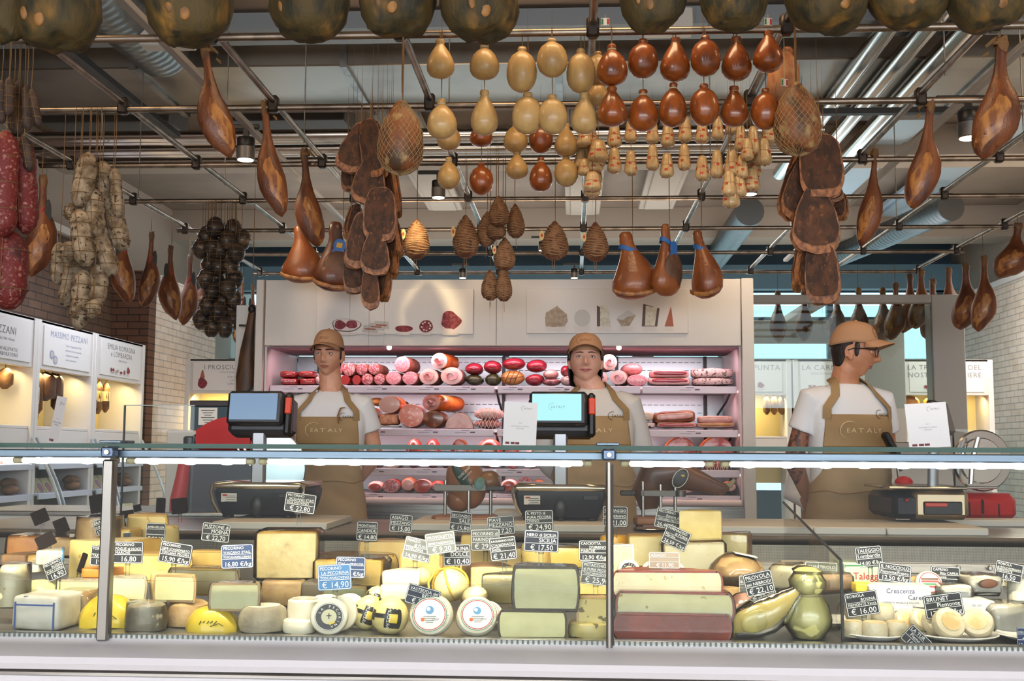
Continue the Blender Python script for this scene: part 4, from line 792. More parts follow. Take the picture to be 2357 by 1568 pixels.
# --- round hams without shank
rnd = MB(); rs = []
for z, r, ox in ((0, .09, -.16), (-.04, .14, -.16), (-.14, .16, -.15), (-.22, .165, -.11), (-.32, .22, -.05), (-.45, .32, 0), (-.6, .43, .03), (-.74, .5, .02), (-.86, .485, 0), (-.94, .38, 0), (-.985, .2, 0), (-1, .03, 0)):
    rs.append([(ox + r * math.cos(2 * PI * j / 26), r * .8 * math.sin(2 * PI * j / 26), z) for j in range(26)])
rndm = rnd.rings(rs).rough(.025, 3.5, 8).mesh('meat', M('ham_golden_brown', (146, 82, 38), .42, c2=(112, 58, 28), sc=2, lo=.4, hi=.65, coat=.3, var=.08, bump=.1, bsc=25), 70)
rndd = MB().rings(rs).rough(.03, 3.2, 15).mesh('meat', hd, 70)
rim = MB().tube([(.0 + .47 * math.cos(a), -.30 - .08 * math.sin(a) , -.86 - .09 * math.sin(a)) for a in [PI * k / 10 for k in range(11)]], [.01] + [.034] * 9 + [.01], 8).rough(.012, 6).mesh('fat_rim', hf)
darkf = MB().sph((.05, -.2, -.68), (.36, .22, .28), 18, 12).rough(.02, 5, 2).mesh('lean_face', M('ham_lean_dark', (84, 58, 42), .55, c2=(110, 74, 50), sc=5, bump=.25, bsc=22))
RB = M('blue_ribbon', (44, 104, 178), .5); RY_ = M('gold_seal', (206, 160, 50), .45)
blue = MB().tube([(-.1 + .205 * math.cos(t * PI / 8), .18 * math.sin(t * PI / 8), -.27 - .05 * math.cos(t * PI / 8)) for t in range(17)], .024, 6, sq=(.4, 1.6)).mesh('ribbon', RB)
ros = MB().lathe([(.13, -.01), (.14, 0), (.13, .01)], 18).xf(Matrix.Translation((.0, -.27, -.34)) @ Matrix.Rotation(PI / 2, 4, 'X') @ Matrix.Diagonal((1, .7, 1, 1))).box((-.11, -.27, -.46), (.07, .012, .2), 0, Matrix.Rotation(.5, 3, 'Y')).box((.11, -.27, -.46), (.07, .012, .2), 0, Matrix.Rotation(-.5, 3, 'Y')).mesh('rosette', RB)
seal = MB().box((.0, -.295, -.34), (.13, .012, .075), .004).mesh('seal', RY_)
GR = 'rounded hams hanging before the meat case'
P_ = ('meat', rndm)
hang('round_ham', 'golden brown round ham hanging below the third long ham at left', 'ham', [P_, ('fat_rim', rim)], (706, 520), (692, 652), 98, 6.64, .75, .1, 515, GR)
hang('round_ham', 'dark round ham with a blue and gold rosette', 'ham', [('meat', rndd), ('fat_rim', rim), ('lean_face', darkf), ('rosette', ros), ('seal', seal)], (790, 515), (765, 672), 104, 6.55, .75, .2, None, GR)
hang('round_ham', 'golden brown round ham with blue band, left of three before the cheese picture', 'ham', [P_, ('fat_rim', rim), ('ribbon', blue)], (1456, 533), (1462, 689), 106, 6.4, .75, 0, 400, GR)
hang('round_ham', 'round ham with blue ribbon and dark lean face, middle of three', 'ham', [P_, ('lean_face', darkf), ('ribbon', blue), ('rosette', ros)], (1541, 517), (1532, 682), 80, 6.32, .85, .7, 405, GR)
hang('round_ham', 'round ham with blue band, right of three before the cheese picture', 'ham', [P_, ('fat_rim', rim), ('ribbon', blue)], (1615, 528), (1630, 687), 74, 6.4, .9, -.4, 410, GR)
# --- slabs of cured pork in two curtains
pf2 = M('pork_fat_edge', (158, 102, 58), .55, c2=(104, 64, 38), sc=9, lo=.4, hi=.6, var=.1); pk = M('pork_crust_dark', (82, 50, 30), .75, c2=(52, 32, 20), sc=4, c3=(120, 76, 44), sc3=9, lo3=.6, hi3=.75, bump=.4, bsc=20, var=.12)
def slabm(k):
    P = [[(-.16, 0), (.16, 0), (.34, -.3), (.46, -.66), (.47, -.86), (.36, -.97), (0, -1), (-.36, -.97), (-.47, -.86), (-.44, -.6), (-.3, -.28)], [(-.3, 0), (.26, -.02), (.42, -.2), (.48, -.7), (.4, -.95), (.1, -1), (-.34, -.98), (-.48, -.82), (-.46, -.3)], [(-.1, 0), (.14, -.02), (.4, -.4), (.5, -.78), (.44, -.93), (.1, -1), (-.3, -.93), (-.42, -.75), (-.3, -.35)]][k]
    def sm(p):
        out = []
        for i in range(len(p)):
            a, b = V(p[i]), V(p[(i + 1) % len(p)]); out += [tuple(a * .8 + b * .2), tuple(a * .2 + b * .8)]
        return list(reversed(out))
    q = sm(sm(P)); mx = Matrix.Rotation(PI / 2, 4, 'X')   # local z of prism -> -y
    a = MB().prism(q, -.5, .5, .12, mx=mx).rough(.03, 4, k).mesh('fat_slab', pf2, 60)
    q2 = [(x * .96, -.5 + (y + .5) * .88 + .07) for x, y in q]
    b = MB().prism(q2, .38, .58, .09, mx=mx).prism(q2, -.58, -.38, .09, mx=mx).rough(.035, 7, k).mesh('crust', pk, 60)
    return [('fat_slab', a), ('crust', b)]
SL = [slabm(k) for k in range(3)]
def curtain(rows, Y, side):
    n = len(rows)
    for i, (x, y0, y1, w, lean, dy, yaw) in enumerate(rows):
        hang('cured_pork_slab', 'dark crusted cured pork slab in the %s hanging curtain, %s from top' % (side, ORD[i]), 'cured pork', SL[i % 3], (x + lean, y0), (x - lean, y1), w, Y + dy, .045 / (w * U(Y)), yaw, 285 if i < 2 and side == 'left' else y0 - 16, 'cured pork slabs in the %s curtain' % side)
curtain([(815, 296, 385, 56, 16, -.02, .2), (860, 288, 398, 50, -8, -.05, -.3), (833, 338, 408, 36, 8, .05, .5), (806, 380, 432, 42, -6, .08, .2), (900, 388, 492, 36, -6, .05, -.7), (848, 376, 463, 72, 6, -.04, .1), (814, 478, 545, 34, 4, .06, .6), (876, 444, 546, 66, 2, -.05, 0), (905, 508, 588, 36, -4, .05, -.8), (823, 503, 606, 46, 6, -.04, .3), (897, 540, 632, 34, 0, .06, -.6), (862, 538, 626, 60, 3, -.05, .1), (812, 590, 667, 42, -5, .05, .2), (882, 600, 685, 32, 4, .05, -.5), (851, 613, 704, 38, 0, -.03, .1)], 5.36, 'left')
curtain([(1835, 350, 432, 38, 10, .03, .5), (1890, 324, 443, 84, -4, -.06, -.1), (1829, 380, 495, 62, 12, -.02, .3), (1897, 414, 464, 74, 0, .02, -.2), (1929, 448, 502, 36, 0, .05, -.6), (1872, 442, 573, 98, 0, -.05, .05), (1846, 568, 662, 42, 3, .0, .8), (1893, 572, 688, 66, -4, -.03, -.3)], 5.36, 'right')
# --- netted pear-shaped salami (string wound)
cu = M('culatello_meat', (112, 70, 46), .7, c2=(160, 118, 84), sc=4, lo=.45, hi=.65, c3=(60, 38, 26), sc3=8, lo3=.55, hi3=.7, bump=.5, bsc=24, var=.1)
cub = unit([(.03, 0), (.1, -.05), (.2, -.14), (.34, -.3), (.45, -.48), (.5, -.64), (.48, -.78), (.38, -.9), (.2, -.98), (.03, -1)], cu, 'meat', 20, .03, 5, 2)
mb = MB()
for k in range(13):
    z = -.16 - k * .06; r = [(.1, -.05), (.2, -.14), (.34, -.3), (.45, -.48), (.5, -.64), (.48, -.78), (.38, -.9), (.2, -.98)]
    rr = next(a0 + (a1 - a0) * (z - z0) / (z1 - z0) for (a0, z0), (a1, z1) in zip(r, r[1:]) if z1 <= z <= z0) + .012
    mb.tube([(rr * math.cos(t * PI / 9), rr * math.sin(t * PI / 9), z + .02 * math.sin(t * 1.3 + k)) for t in range(19)], .014, 5)
mb.tube([(0.02, 0, -1), (.03, 0, -1.12), (.0, 0, -1.3)], .012, 5).tube([(-.05, 0, -.99), (-.06, 0, -1.1), (-.02, 0, -1.2)], .012, 5)
cus = mb.rough(.012, 7).mesh('string_winding', M('old_string', (150, 116, 80), .8))
ctg = MB().lathe([(.11, -.008), (.11, .008)], 14).xf(Matrix.Translation((-.46, -.3, -.42)) @ Matrix.Rotation(1.4, 4, 'X') @ Matrix.Diagonal((.8, 1.2, 1, 1))).mesh('paper_tag', M('paper_tag', (214, 190, 130), .6))
ctr = MB().lathe([(.045, -.012), (.045, .012)], 12).xf(Matrix.Translation((-.46, -.31, -.42)) @ Matrix.Rotation(1.4, 4, 'X')).mesh('tag_seal', M('tag_red', (190, 70, 40), .6))
cl_ = [(960, 503, 597, 62, 0, 'brightly lit string-wound pear-shaped salami, leftmost of the row', 1), (1072, 494, 594, 60, 0, 'string-wound pear-shaped salami half lit by a spotlight', 1), (1185, 468, 548, 46, .05, 'dark pear-shaped salami in the middle bunch, upper right', 0), (1122, 486, 568, 50, .03, 'dark pear-shaped salami in the middle bunch, left', 0), (1142, 498, 552, 48, -.03, 'dark pear-shaped salami in the middle bunch, centre', 0), (1147, 450, 522, 48, -.09, 'dark pear-shaped salami in the middle bunch, topmost', 0), (1163, 546, 624, 50, 0, 'dark pear-shaped salami in the middle bunch, below the others', 1), (1128, 620, 692, 44, .02, 'dark pear-shaped salami at the foot of the middle bunch, left one', 0), (1157, 614, 694, 44, .0, 'dark pear-shaped salami at the foot of the middle bunch, right one', 0), (1278, 508, 599, 64, 0, 'string-wound pear-shaped salami right of the middle bunch with hanging tags', 1), (1371, 510, 602, 58, 0, 'string-wound pear-shaped salami, rightmost of the row', 1)]
for i, (x, y0, y1, w, dy, lb, tg_) in enumerate(cl_):
    hang('string_wound_salami', lb, 'salami', [('meat', cub), ('string_winding', cus)] + ([('paper_tag', ctg), ('tag_seal', ctr)] if tg_ else []), (x, y0), (x + (i % 3 - 1) * 3, y1), w, 6.40 + dy, .9, i * .6 * (0 if tg_ else 1), None if i in (0, 1, 5, 9, 10) else y0 - 30, 'string-wound pear-shaped salami')
# --- salami sticks
def sticks(rows, Y, mats, nm, desc, cat, group, rail_n=3, kd=1):
    for i, r in enumerate(rows):
        (x0, y0), (x1, y1), w = r[0], r[1], r[2]; cv = r[3] if len(r) > 3 else 0; dy = .035 * ((i * 7) % 4 - 1.5); yy = Y + dy
        a, b = W(x0, y0, yy), W(x1, y1, yy); rr = w * U(yy) / 2; o = thing(nm, desc % ORD[i], cat, a, 0, group); d = b - a; n = 12; pts = []; rad = []
        for k in range(n + 1):
            t = k / n; pts.append(d * t + V((cv * U(yy) * math.sin(PI * t), 0, 0))); e = min(t, 1 - t) * d.length / rr; rad.append(rr * (.3 + .7 * math.sqrt(min(1, e * .9))) if e < 1.1 else rr * (1 + .05 * math.sin(k * 2.1 + i)))
        MB().tube(pts, rad, 14).rough(rr * .1, 30, i).make('meat', mats[i % len(mats)], o, ang=80)
        mb = MB()
        for t in (.25, .5, .75):
            p = d * t + V((cv * U(yy) * math.sin(PI * t), 0, 0)); mb.tube([p + V(((rr * 1.03) * math.cos(q * PI / 7), (rr * 1.03) * math.sin(q * PI / 7), 0)) for q in range(15)], .0018, 4)
        mb.tube([p_ + V((0, -rr * 1.02, 0)) for p_ in pts[1:-1]], .0015, 4)
        up = RZ - a.z
        mb.tube([(0, 0, -.01), (.003, 0, up * .5), (0, 0, up)], .002, 5); mb.make('string', STR, o)
gs = M('mouldy_grey_salami', (166, 150, 126), .85, c2=(104, 86, 64), sc=24, lo=.38, hi=.64, c3=(62, 48, 34), sc3=46, lo3=.58, hi3=.66, bump=.5, bsc=30, var=.1)
sticks([((207, 352), (183, 478), 50), ((236, 372), (240, 498), 46), ((264, 388), (272, 502), 28), ((216, 436), (222, 548), 44), ((182, 482), (198, 614), 50), ((256, 478), (284, 578), 46), ((216, 528), (258, 636), 44, 6), ((166, 468), (158, 506), 30), ((162, 556), (150, 604), 38), ((175, 585), (150, 708), 42), ((226, 606), (214, 714), 44, 6), ((193, 622), (180, 760), 46), ((216, 690), (212, 735), 38), ((138, 558), (132, 655), 34)], 5.36, [gs], 'grey_salami', 'thick grey mould-covered salami in the big bunch at left, %s from top', 'salami', 'grey salami bunch')
rs_ = M('red_netted_salami', (108, 28, 26), .65, c2=(168, 118, 108), sc=70, lo=.55, hi=.68, c3=(64, 20, 20), sc3=10, lo3=.55, hi3=.7, bump=.4, bsc=60); 
sticks([((14, 302), (8, 545), 60), ((50, 318), (60, 538), 60), ((28, 535), (18, 712), 84)], 4.41, [rs_], 'red_salami', 'fat red netted salami at the left edge, %s from top', 'salami', 'red salami at the left edge')
ds = M('dark_thin_salami', (52, 38, 32), .7, c2=(78, 58, 46), sc=12, bump=.4, bsc=40, var=.1)
sticks([((22, 178), (20, 268), 24), ((42, 186), (46, 312), 26), ((62, 196), (64, 300), 24), ((72, 205), (90, 292), 20), ((4, 185), (4, 285), 24), ((30, 230), (30, 304), 22), ((56, 315), (68, 395), 26)], 4.41, [ds], 'dark_salami', 'thin dark salami in the bunch at the top left corner, %s', 'salami', 'thin dark salami bunch', 6)
db = M('dark_wrapped_salami', (58, 48, 42), .5, c2=(34, 28, 26), sc=10, c3=(112, 92, 70), sc3=14, lo3=.6, hi3=.66, coat=.3, var=.2)
bun = [(497, 500), (478, 520), (465, 548), (492, 545), (522, 530), (535, 505), (556, 528), (508, 552), (542, 558), (486, 585), (505, 590), (530, 590), (476, 618), (500, 618), (538, 618), (490, 648), (524, 640), (512, 668), (536, 665), (480, 680), (504, 695), (530, 690), (466, 712), (490, 728), (516, 730), (537, 712)]
sticks([((x, y), (x + (3 if x > 510 else -4), y + 48), 42) for x, y in bun], 7.42, [db], 'wrapped_salami', 'short dark wrapped salami in the hanging bunch left of the meat case, %s from top', 'salami', 'dark wrapped salami bunch')

# --- small extras on the rails
for i, (px, py, Y, lb) in enumerate(((1393, 50, 4.38, 'tricolour paper label hanging from the front rail above the leftmost brown cheese'), (1768, 50, 4.38, 'tricolour paper label hanging from the front rail above the rightmost brown cheese'), (1806, 190, 4.5, 'tricolour paper label beside the netted ham on the right'))):
    p = W(px, py, Y); o = thing('paper_label', lb, 'label', p, .2 * i, 'tricolour labels'); MB().box((0, 0, 0), (.032, .0015, .03)).make('card', LW if 'LW' in globals() else M('label_white', (236, 232, 222), .45), o)
    MB().box((-.011, -.0012, 0), (.008, .0008, .024)).make('green_band', M('label_green', (60, 128, 74), .45), o); MB().box((.011, -.0012, 0), (.008, .0008, .024)).make('red_band', M('label_red', (190, 52, 44), .45), o); MB().tube([(0, 0, .014), (0, 0, max(.03, RZ - p.z))], .0012, 5).make('string', STRW, o)
for i, (px, Y, lb) in enumerate(((108, 6.46, 'empty steel hook on the rail at upper left'), (1076, 6.46, 'empty double steel hook left of the middle salami bunch'), (232, 5.36, 'steel hook above the grey salami bunch'))):
    x = W(px, 380, Y).x; MBk = MB().tube([(0, 0, .0), (0, 0, -.06), (.0, 0, -.12), (.012, 0, -.15), (.03, 0, -.155), (.042, 0, -.135)], .0028, 6)
    if i == 1: MBk.tube([(0, 0, -.11), (-.012, 0, -.15), (-.03, 0, -.155), (-.042, 0, -.135)], .0028, 6)
    tag(MBk.make('meat_hook', GALV, None, (x, Y, RZ - .012)), lb, 'hook', 'steel hooks')
# ------------------------------------------------------------------ cheeses in the counter
def chz(n, a, b, **k): return M(n, a, k.pop('rough', .45), c2=b, sc=k.pop('sc', 22), lo=.35, hi=.7, coat=k.pop('coat', .15), sss=0, **k)
PALE = chz('paste_pale', (226, 208, 150), (214, 192, 128), bump=.12, bsc=60); IVORY = chz('paste_ivory', (230, 218, 180), (220, 206, 160), c3=(200, 176, 120), sc3=60, lo3=.66, hi3=.7); GREENP = chz('paste_grey_green', (212, 206, 150), (200, 194, 136), coat=.4)
YELL = chz('paste_yellow', (222, 188, 104), (206, 168, 84), bump=.12, bsc=60); BUTTER = chz('paste_butter', (228, 204, 130), (214, 186, 108), bump=.12, bsc=60); HOLEY = chz('paste_holey', (240, 214, 140), (232, 202, 124), c3=(206, 166, 84), sc3=34, lo3=.66, hi3=.7)
RBEIGE = chz('rind_beige', (190, 156, 104), (158, 122, 78), bump=.25, bsc=40, rough=.65); RBROWN = chz('rind_brown', (150, 110, 68), (112, 80, 50), bump=.3, bsc=40, rough=.65); RGREY = chz('rind_grey', (176, 164, 138), (140, 128, 104), bump=.3, bsc=40, rough=.7)
RDARK = chz('rind_dark', (74, 64, 46), (52, 44, 34), rough=.6); RRED = chz('rind_red_wax', (150, 54, 24), (120, 42, 18), coat=.5, rough=.35); RYELL = chz('rind_yellow', (214, 172, 84), (190, 144, 62), rough=.5); RWHITE = chz('rind_white', (238, 230, 206), (226, 214, 180), rough=.6)
PIST = chz('paste_pistachio', (206, 190, 124), (190, 172, 104), c3=(104, 92, 50), sc3=40, lo3=.63, hi3=.66); ORNG = chz('paste_orange', (228, 140, 40), (214, 120, 30)); PAPY = M('yellow_paper', (214, 186, 46), .45, c2=(188, 156, 36), sc=8, bump=.4, bsc=16, coat=.3); PAPW = M('white_paper', (208, 202, 186), .5, bump=.3, bsc=14, coat=.3, c2=(190, 182, 162), sc=16)
LBLK = M('label_black', (34, 32, 28), .4); LW = M('label_white', (236, 232, 222), .45); LRED = M('label_red', (190, 52, 44), .45); LGRN = M('label_green', (60, 128, 74), .45); LBLU = M('label_blue', (96, 150, 190), .45); LORG = M('label_orange', (222, 104, 40), .45); LYEL = M('label_yellow', (228, 196, 60), .45); INK = M('label_ink', (70, 66, 66), .6); BLUP = M('blue_print', (72, 92, 150), .5)
def place(x0, y0, x1, y1, Y, snap=.035):
    a, b = W(x0, y1, Y), W(x1, y0, Y); z = a.z
    if abs(z - deckz(Y)) < snap: z = deckz(Y) + .001
    return (a.x + b.x) / 2, z, b.x - a.x, b.z - z
def film(mb_fn, o, k=1.02):
    pass
def half(x0, y0, x1, y1, Y, label, paste=PALE, rind=RBEIGE, yaw=0, wrap=False, name='cheese_half_wheel', dk=.5, cat='cheese', group=None, top=True):
    """half wheel with its cut face to the viewer"""
    cx, z, w, h = place(x0, y0, x1, y1, Y); h *= .94; o = thing(name, label, cat, (cx, Y, z), yaw, group); r = w / 2; t = min(.006, h * .08)
    A = [PI * i / 20 for i in range(21)]; ks = lambda q: 1 - .09 * abs(2 * q - 1) ** 3.0; zl = [0, .06, .16, .32, .5, .68, .84, .94, 1]
    def lay(rr, z0, z1, y0): return [[(rr * ks(z0 + (z1 - z0) * q) * math.cos(a), max(y0, rr * ks(z0 + (z1 - z0) * q) * 2 * dk * math.sin(a)), h * (z0 + (z1 - z0) * q)) for a in A] for q in zl]
    e = t / h; sag = lambda mb: mb.rough(.0026, 14, x0).rough(.0012, 50, y0)
    mb = MB(); rs = lay(r - t, e, 1 - e, 0)
    mb.rings([list(reversed(q)) for q in rs]); sag(mb).make('paste', paste, o)
    mb = MB(); ou, inn = lay(r, 0, 1, .0015), lay(r - t * 1.1, 0, 1, .002); n_ = len(A)
    mb.rings([list(p_) + list(reversed(q_)) for p_, q_ in zip(ou, inn)])
    mb.prism([(p_[0], max(.0022, p_[1])) for p_ in inn[0]], 0, t * .9).prism([(p_[0], max(.0022, p_[1])) for p_ in inn[-1]], h - t * .9, h); sag(mb).make('rind', rind, o)
    if wrap: MB().rings([[(p_[0] * 1.02, p_[1] * 1.02 if 0 < i < 20 else -.004, p_[2] * 1.02) for i, p_ in enumerate(q_)] for q_ in ou]).rough(.003, 22, y0).make('plastic_wrap', FILM, o)
    return o
def wheel(x0, y0, x1, y1, Y, label, rind=RBEIGE, topm=None, name='round_cheese', cat='cheese', group=None, taper=.94, wrap=False):
    """whole wheel or cylinder standing flat; Y = depth of its front"""
    cx, z, w, h = place(x0, y0, x1, y1, Y); h *= .9; r = w / 2; o = thing(name, label, cat, (cx, Y + r, z), 0, group); b = min(h * .2, r * .2)
    MB().lathe([(r * .9 - b, 0), (r - b * .3, b * .4), (r, h * .3), (r * .995, h * .6), (r * taper, h - b * .5), (r * taper - b * .7, h), (.01, h + .001)], 28).rough(.003, 18, x0).make('rind', rind, o)
    if topm: MB().lathe([(r * taper * .78, h - .001), (r * taper * .77, h + .002), (.005, h + .0025)], 24).make('top_label', topm, o)
    if wrap: MB().lathe([(r * 1.0, .001), (r * 1.03, h * .4), (r * .98, h + .004), (.01, h + .006)], 24).rough(.003, 20, y0).make('plastic_wrap', FILM, o)
    return o
def block(x0, y0, x1, y1, Y, label, m=PALE, side=None, d=.1, yaw=0, roll=0, bev=.008, rgh=.003, wrap=False, name='cheese_block', cat='cheese', group=None):
    cx, z, w, h = place(x0, y0, x1, y1, Y); h *= .95; o = thing(name, label, cat, (cx, Y, z), yaw, group); R_ = Matrix.Rotation(-math.radians(roll), 3, 'Y')
    if side:
        MB().pill((0, d / 2 + .002, h / 2), (w, d, h), .2, R_, n=32, m=20).rough(rgh, 20, x0).make('rind', side, o); MB().box((0, .003, h / 2), (w * .95, .008, h * .93), .003, R_).rough(rgh * .5, 20, x1).make('cut_face', m, o)
    else: MB().pill((0, d / 2, h / 2), (w, d, h), .22, R_, n=32, m=20).rough(rgh, 20, x0).make('paste', m, o)
    if wrap: MB().box((0, d / 2, h / 2), (w + .006, d + .01, h + .006), .012, R_).rough(.004, 24, y0).make('plastic_wrap', FILM, o)
    return o
def wedge(x0, y0, x1, y1, Y, label, m=PALE, rind=RBEIGE, left=True, d=.12, yaw=0, wrap=False, group=None, name='cheese_wedge'):
    cx, z, w, h = place(x0, y0, x1, y1, Y); h *= .95; o = thing(name, label, 'cheese', (cx, Y, z), yaw, group); s = 1 if left else -1
    P = [(-w / 2 * s, 0), (w / 2 * s, .0), (w / 2 * s * .9, d), (0, d * .85)]
    if s < 0: P = P[::-1]
    MB().prism(P, 0, h, .006).rough(.003, 20, x0).make('paste', m, o)
    a, b = V((w / 2 * s * 1.01, .002)), V((w / 2 * s * .92, d)); MB().box(((a.x + b.x) / 2, d / 2, h / 2), (.008, d, h * .98), .003, Matrix.Rotation(math.atan2(a.x - b.x, d), 3, 'Z')).rough(.003, 20).make('rind', rind, o)
    if wrap: MB().prism([(p[0] * 1.03, p[1] * 1.05 - .004) for p in P], -.0, h + .005, .008).rough(.004, 22, y0).make('plastic_wrap', FILM, o)
    return o
def disc(x0, y0, x1, y1, Y, label, rind=RWHITE, th=.035, yaw=0, tilt=.12, art=None, name='cheese_disc', group=None, cat='cheese', lift=0):
    cx, z, w, h = place(x0, y0, x1, y1, Y); r = (.58 * w + .42 * h) / 2 * 1.02; k = w / h; o = thing(name, label, cat, (cx, Y, z + lift), yaw, group)
    mx = Matrix.Translation((0, th / 2, r)) @ Matrix.Rotation(PI / 2 - tilt, 4, 'X') @ Matrix.Diagonal((min(1.05, max(.8, k)), 1, 1, 1)); b = th * .3
    MB().lathe([(.005, -th / 2), (r - b, -th / 2), (r - b * .3, -th / 2 + b * .3), (r, -th / 2 + b), (r, th / 2 - b), (r - b * .3, th / 2 - b * .3), (r - b, th / 2), (.005, th / 2)], 28).rough(.0015, 20, x0).xf(mx).make('rind', rind, o)
    if art: art(o, r, mx @ Matrix.Translation((0, 0, th / 2 + .0012)))
    return o
def ring(mb, r0, r1, z, mi, n=36): mb.rings([[(r0 * math.cos(2 * PI * i / n), r0 * math.sin(2 * PI * i / n), z) for i in range(n)], [(r1 * math.cos(2 * PI * i / n), r1 * math.sin(2 * PI * i / n), z) for i in range(n)]], cap=False, mi=mi)
def dsk(mb, r, z, mi, cx=0, cy=0, k=1, n=28): mb.add([(cx + r * math.cos(2 * PI * i / n), cy + k * r * math.sin(2 * PI * i / n), z) for i in range(n)], [tuple(range(n))], mi)
def arc_text(mb, s, r, z, size, mi, a0=PI * .8, da=None):
    da = da or size * 1.0 / r
    for i, c in enumerate(s):
        if c == ' ': continue
        a = a0 - i * da; t = textmesh([(c, 0, 0, size, 'CENTER', 0)], None); m = Matrix.Rotation(a - PI / 2, 4, 'Z') @ Matrix.Translation((0, r, z)); n = len(mb.v); mb.v += [m @ p for p in t.v]; mb.f += [tuple(q + n for q in f) for f in t.f]; mb.m += [mi] * len(t.f)
def art_tricolor(o, r, mx):
    mb = MB(); dsk(mb, r * .8, 0, 0); ring(mb, r * .77, r * .80, .0003, 1); ring(mb, r * .70, r * .74, .0003, 2); dsk(mb, r * .19, .0004, 3, 0, r * .2); dsk(mb, r * .09, .0006, 0, -.06 * r, .24 * r); dsk(mb, r * .09, .0005, 4, -.3 * r, -.25 * r)
    arc_text(mb, 'VASTEDDA DELLA VALLE DEL BELICE', r * .83, .0004, r * .1, 5, PI * .95)
    for k in range(4): mb.box((.02 * r, -.1 * r - k * .09 * r, .0004), (r * (.6 - .08 * k), r * .022, .0002), mi=5)
    t = textmesh([('DOP', .3 * r, -.28 * r, .14 * r, 'CENTER', 5)], None); n = len(mb.v); mb.v += [p + V((0, 0, .0002)) for p in t.v]; mb.f += [tuple(q + n for q in f) for f in t.f]; mb.m += t.m
    mb.xf(mx).make('round_label', [LW, LGRN, LRED, LBLU, LORG, INK], o)
def art_dark(o, r, mx):
    mb = MB(); dsk(mb, r * .74, 0, 0); ring(mb, r * .69, r * .72, .0003, 1); dsk(mb, r * .4, .0004, 2); 
    mb.box((0, .04 * r, .0008), (.05 * r, .3 * r, .0004), mi=0).box((0, .06 * r, .0008), (.26 * r, .05 * r, .0004), mi=0).box((.16 * r, -.32 * r, .0009), (.3 * r, .12 * r, .0004), rot=Matrix.Rotation(.4, 3, 'Z'), mi=3)
    arc_text(mb, 'LA PECORINA', r * .48, .0006, r * .19, 1, PI * .86); mb.xf(mx).make('round_label', [LBLK, LW, M('label_sand', (206, 200, 160), .45), LYEL], o)
def art_brown(txt):
    def f(o, r, mx):
        mb = MB(); dsk(mb, r * .62, 0, 0); mb.xf(mx).make('golden_face', M('golden_bloom', (206, 170, 112), .6, c2=(222, 196, 150), sc=30), o)
    return f
# -- left bay
o = block(18, 1368, 140, 1450, 2.80, 'white paper wrapped cheese with blue stripes at the front left corner', PAPW, d=.14, yaw=-.1, bev=.012, name='wrapped_cheese')
mb = MB()
for sx_ in (-.052, .052): mb.box((sx_, -.0012, .038), (.004, .001, .066))
mb.box((0, -.0012, .064), (.105, .001, .004)); mb.box((.01, .02, .0845), (.09, .012, .001), rot=Matrix.Rotation(.3, 3, 'Z')); mb.make('blue_stripes', BLUP, o)
block(112, 1362, 205, 1440, 2.90, 'beige wrapped cheese block with a dark strip behind the striped one', RBEIGE, d=.12, bev=.012, wrap=True)
def paper(x0, y0, x1, y1, Y, label):
    cx, z, w, h = place(x0, y0, x1, y1, Y); o = thing('paper_wrapped_cheese', label, 'cheese', (cx, Y, z), 0, 'cheeses in yellow paper')
    mb = MB().rings([[((w / 2) * k * math.cos(2 * PI * i / 18) * (1.06 if i % 2 else 1), .055 + .055 * k * math.sin(2 * PI * i / 18), zz * h) for i in range(18)] for k, zz in ((1.0, 0), (.98, .25), (.84, .55), (.6, .85), (.36, .98), (.05, 1.0))]).rough(.006, 16, x0); mb.make('paper', PAPY, o, ang=25)
    mb = MB()
    for k in range(5): mb.tube([(-.02 + k * .009, .055 - .052 * .9, h * .35 + .004 * (k % 2)), (-.016 + k * .01, .008, h * .5)], .0016, 5)
    mb.tube([(.01, .0, h * .3), (.03, .004, h * .42), (.04, .008, h * .3)], .0014, 5); mb.make('print', M('olive_ink', (110, 104, 36), .5), o); return o
paper(160, 1376, 300, 1446, 2.84, 'cheese folded in yellow paper behind the thick left post'); paper(412, 1404, 537, 1467, 2.80, 'cheese folded in yellow paper under a pale half wheel')
wheel(25, 1332, 122, 1395, 2.98, 'pale domed cheese behind the striped paper packet', GREENP, taper=.6)
wheel(-30, 1293, 52, 1402, 2.88, 'big pale round cheese cut off by the left edge', IVORY, taper=.7, wrap=True)
half(123, 1330, 236, 1388, 3.02, 'grey green half cheese left of the thick post', GREENP, RGREY); half(243, 1324, 338, 1384, 2.98, 'pale grey cheese quarter right of the thick post under a price tag', chz('paste_grey', (206, 200, 160), (196, 188, 146)), RGREY)
wheel(270, 1388, 367, 1466, 2.79, 'grey rind cylinder cheese standing at the front', RGREY, taper=.9, wrap=True)
wheel(362, 1386, 465, 1456, 2.86, 'low beige wheel carrying a pale half cheese', RBEIGE)
pl = W(402, 1390, 2.93); tag(MB().lathe([(.01, 0), (.05, .0), (.062, .004), (.06, .006), (.05, .003), (.01, .002)], 24).make('small_dish', M('grey_dish', (96, 96, 100), .4), None, (pl.x, 2.935, pl.z)), 'small dark dish between the low beige wheel and the half cheese', 'dish')
half(350, 1322, 452, 1387, 2.87, 'pale half cheese on a small dark dish', GREENP, RBEIGE)
half(480, 1340, 600, 1406, 2.83, 'pale half wheel lying on a yellow paper parcel', GREENP, RBEIGE, wrap=True)
o = wheel(533, 1396, 648, 1468, 2.79, 'grey brown wheel with a white oval sticker on its side', RGREY, RWHITE, taper=.88)
MB().sph((-.04, -.034, .022), (.016, .004, .011), 14, 8, Matrix.Rotation(-.5, 3, 'Z')).make('sticker', LW, o)
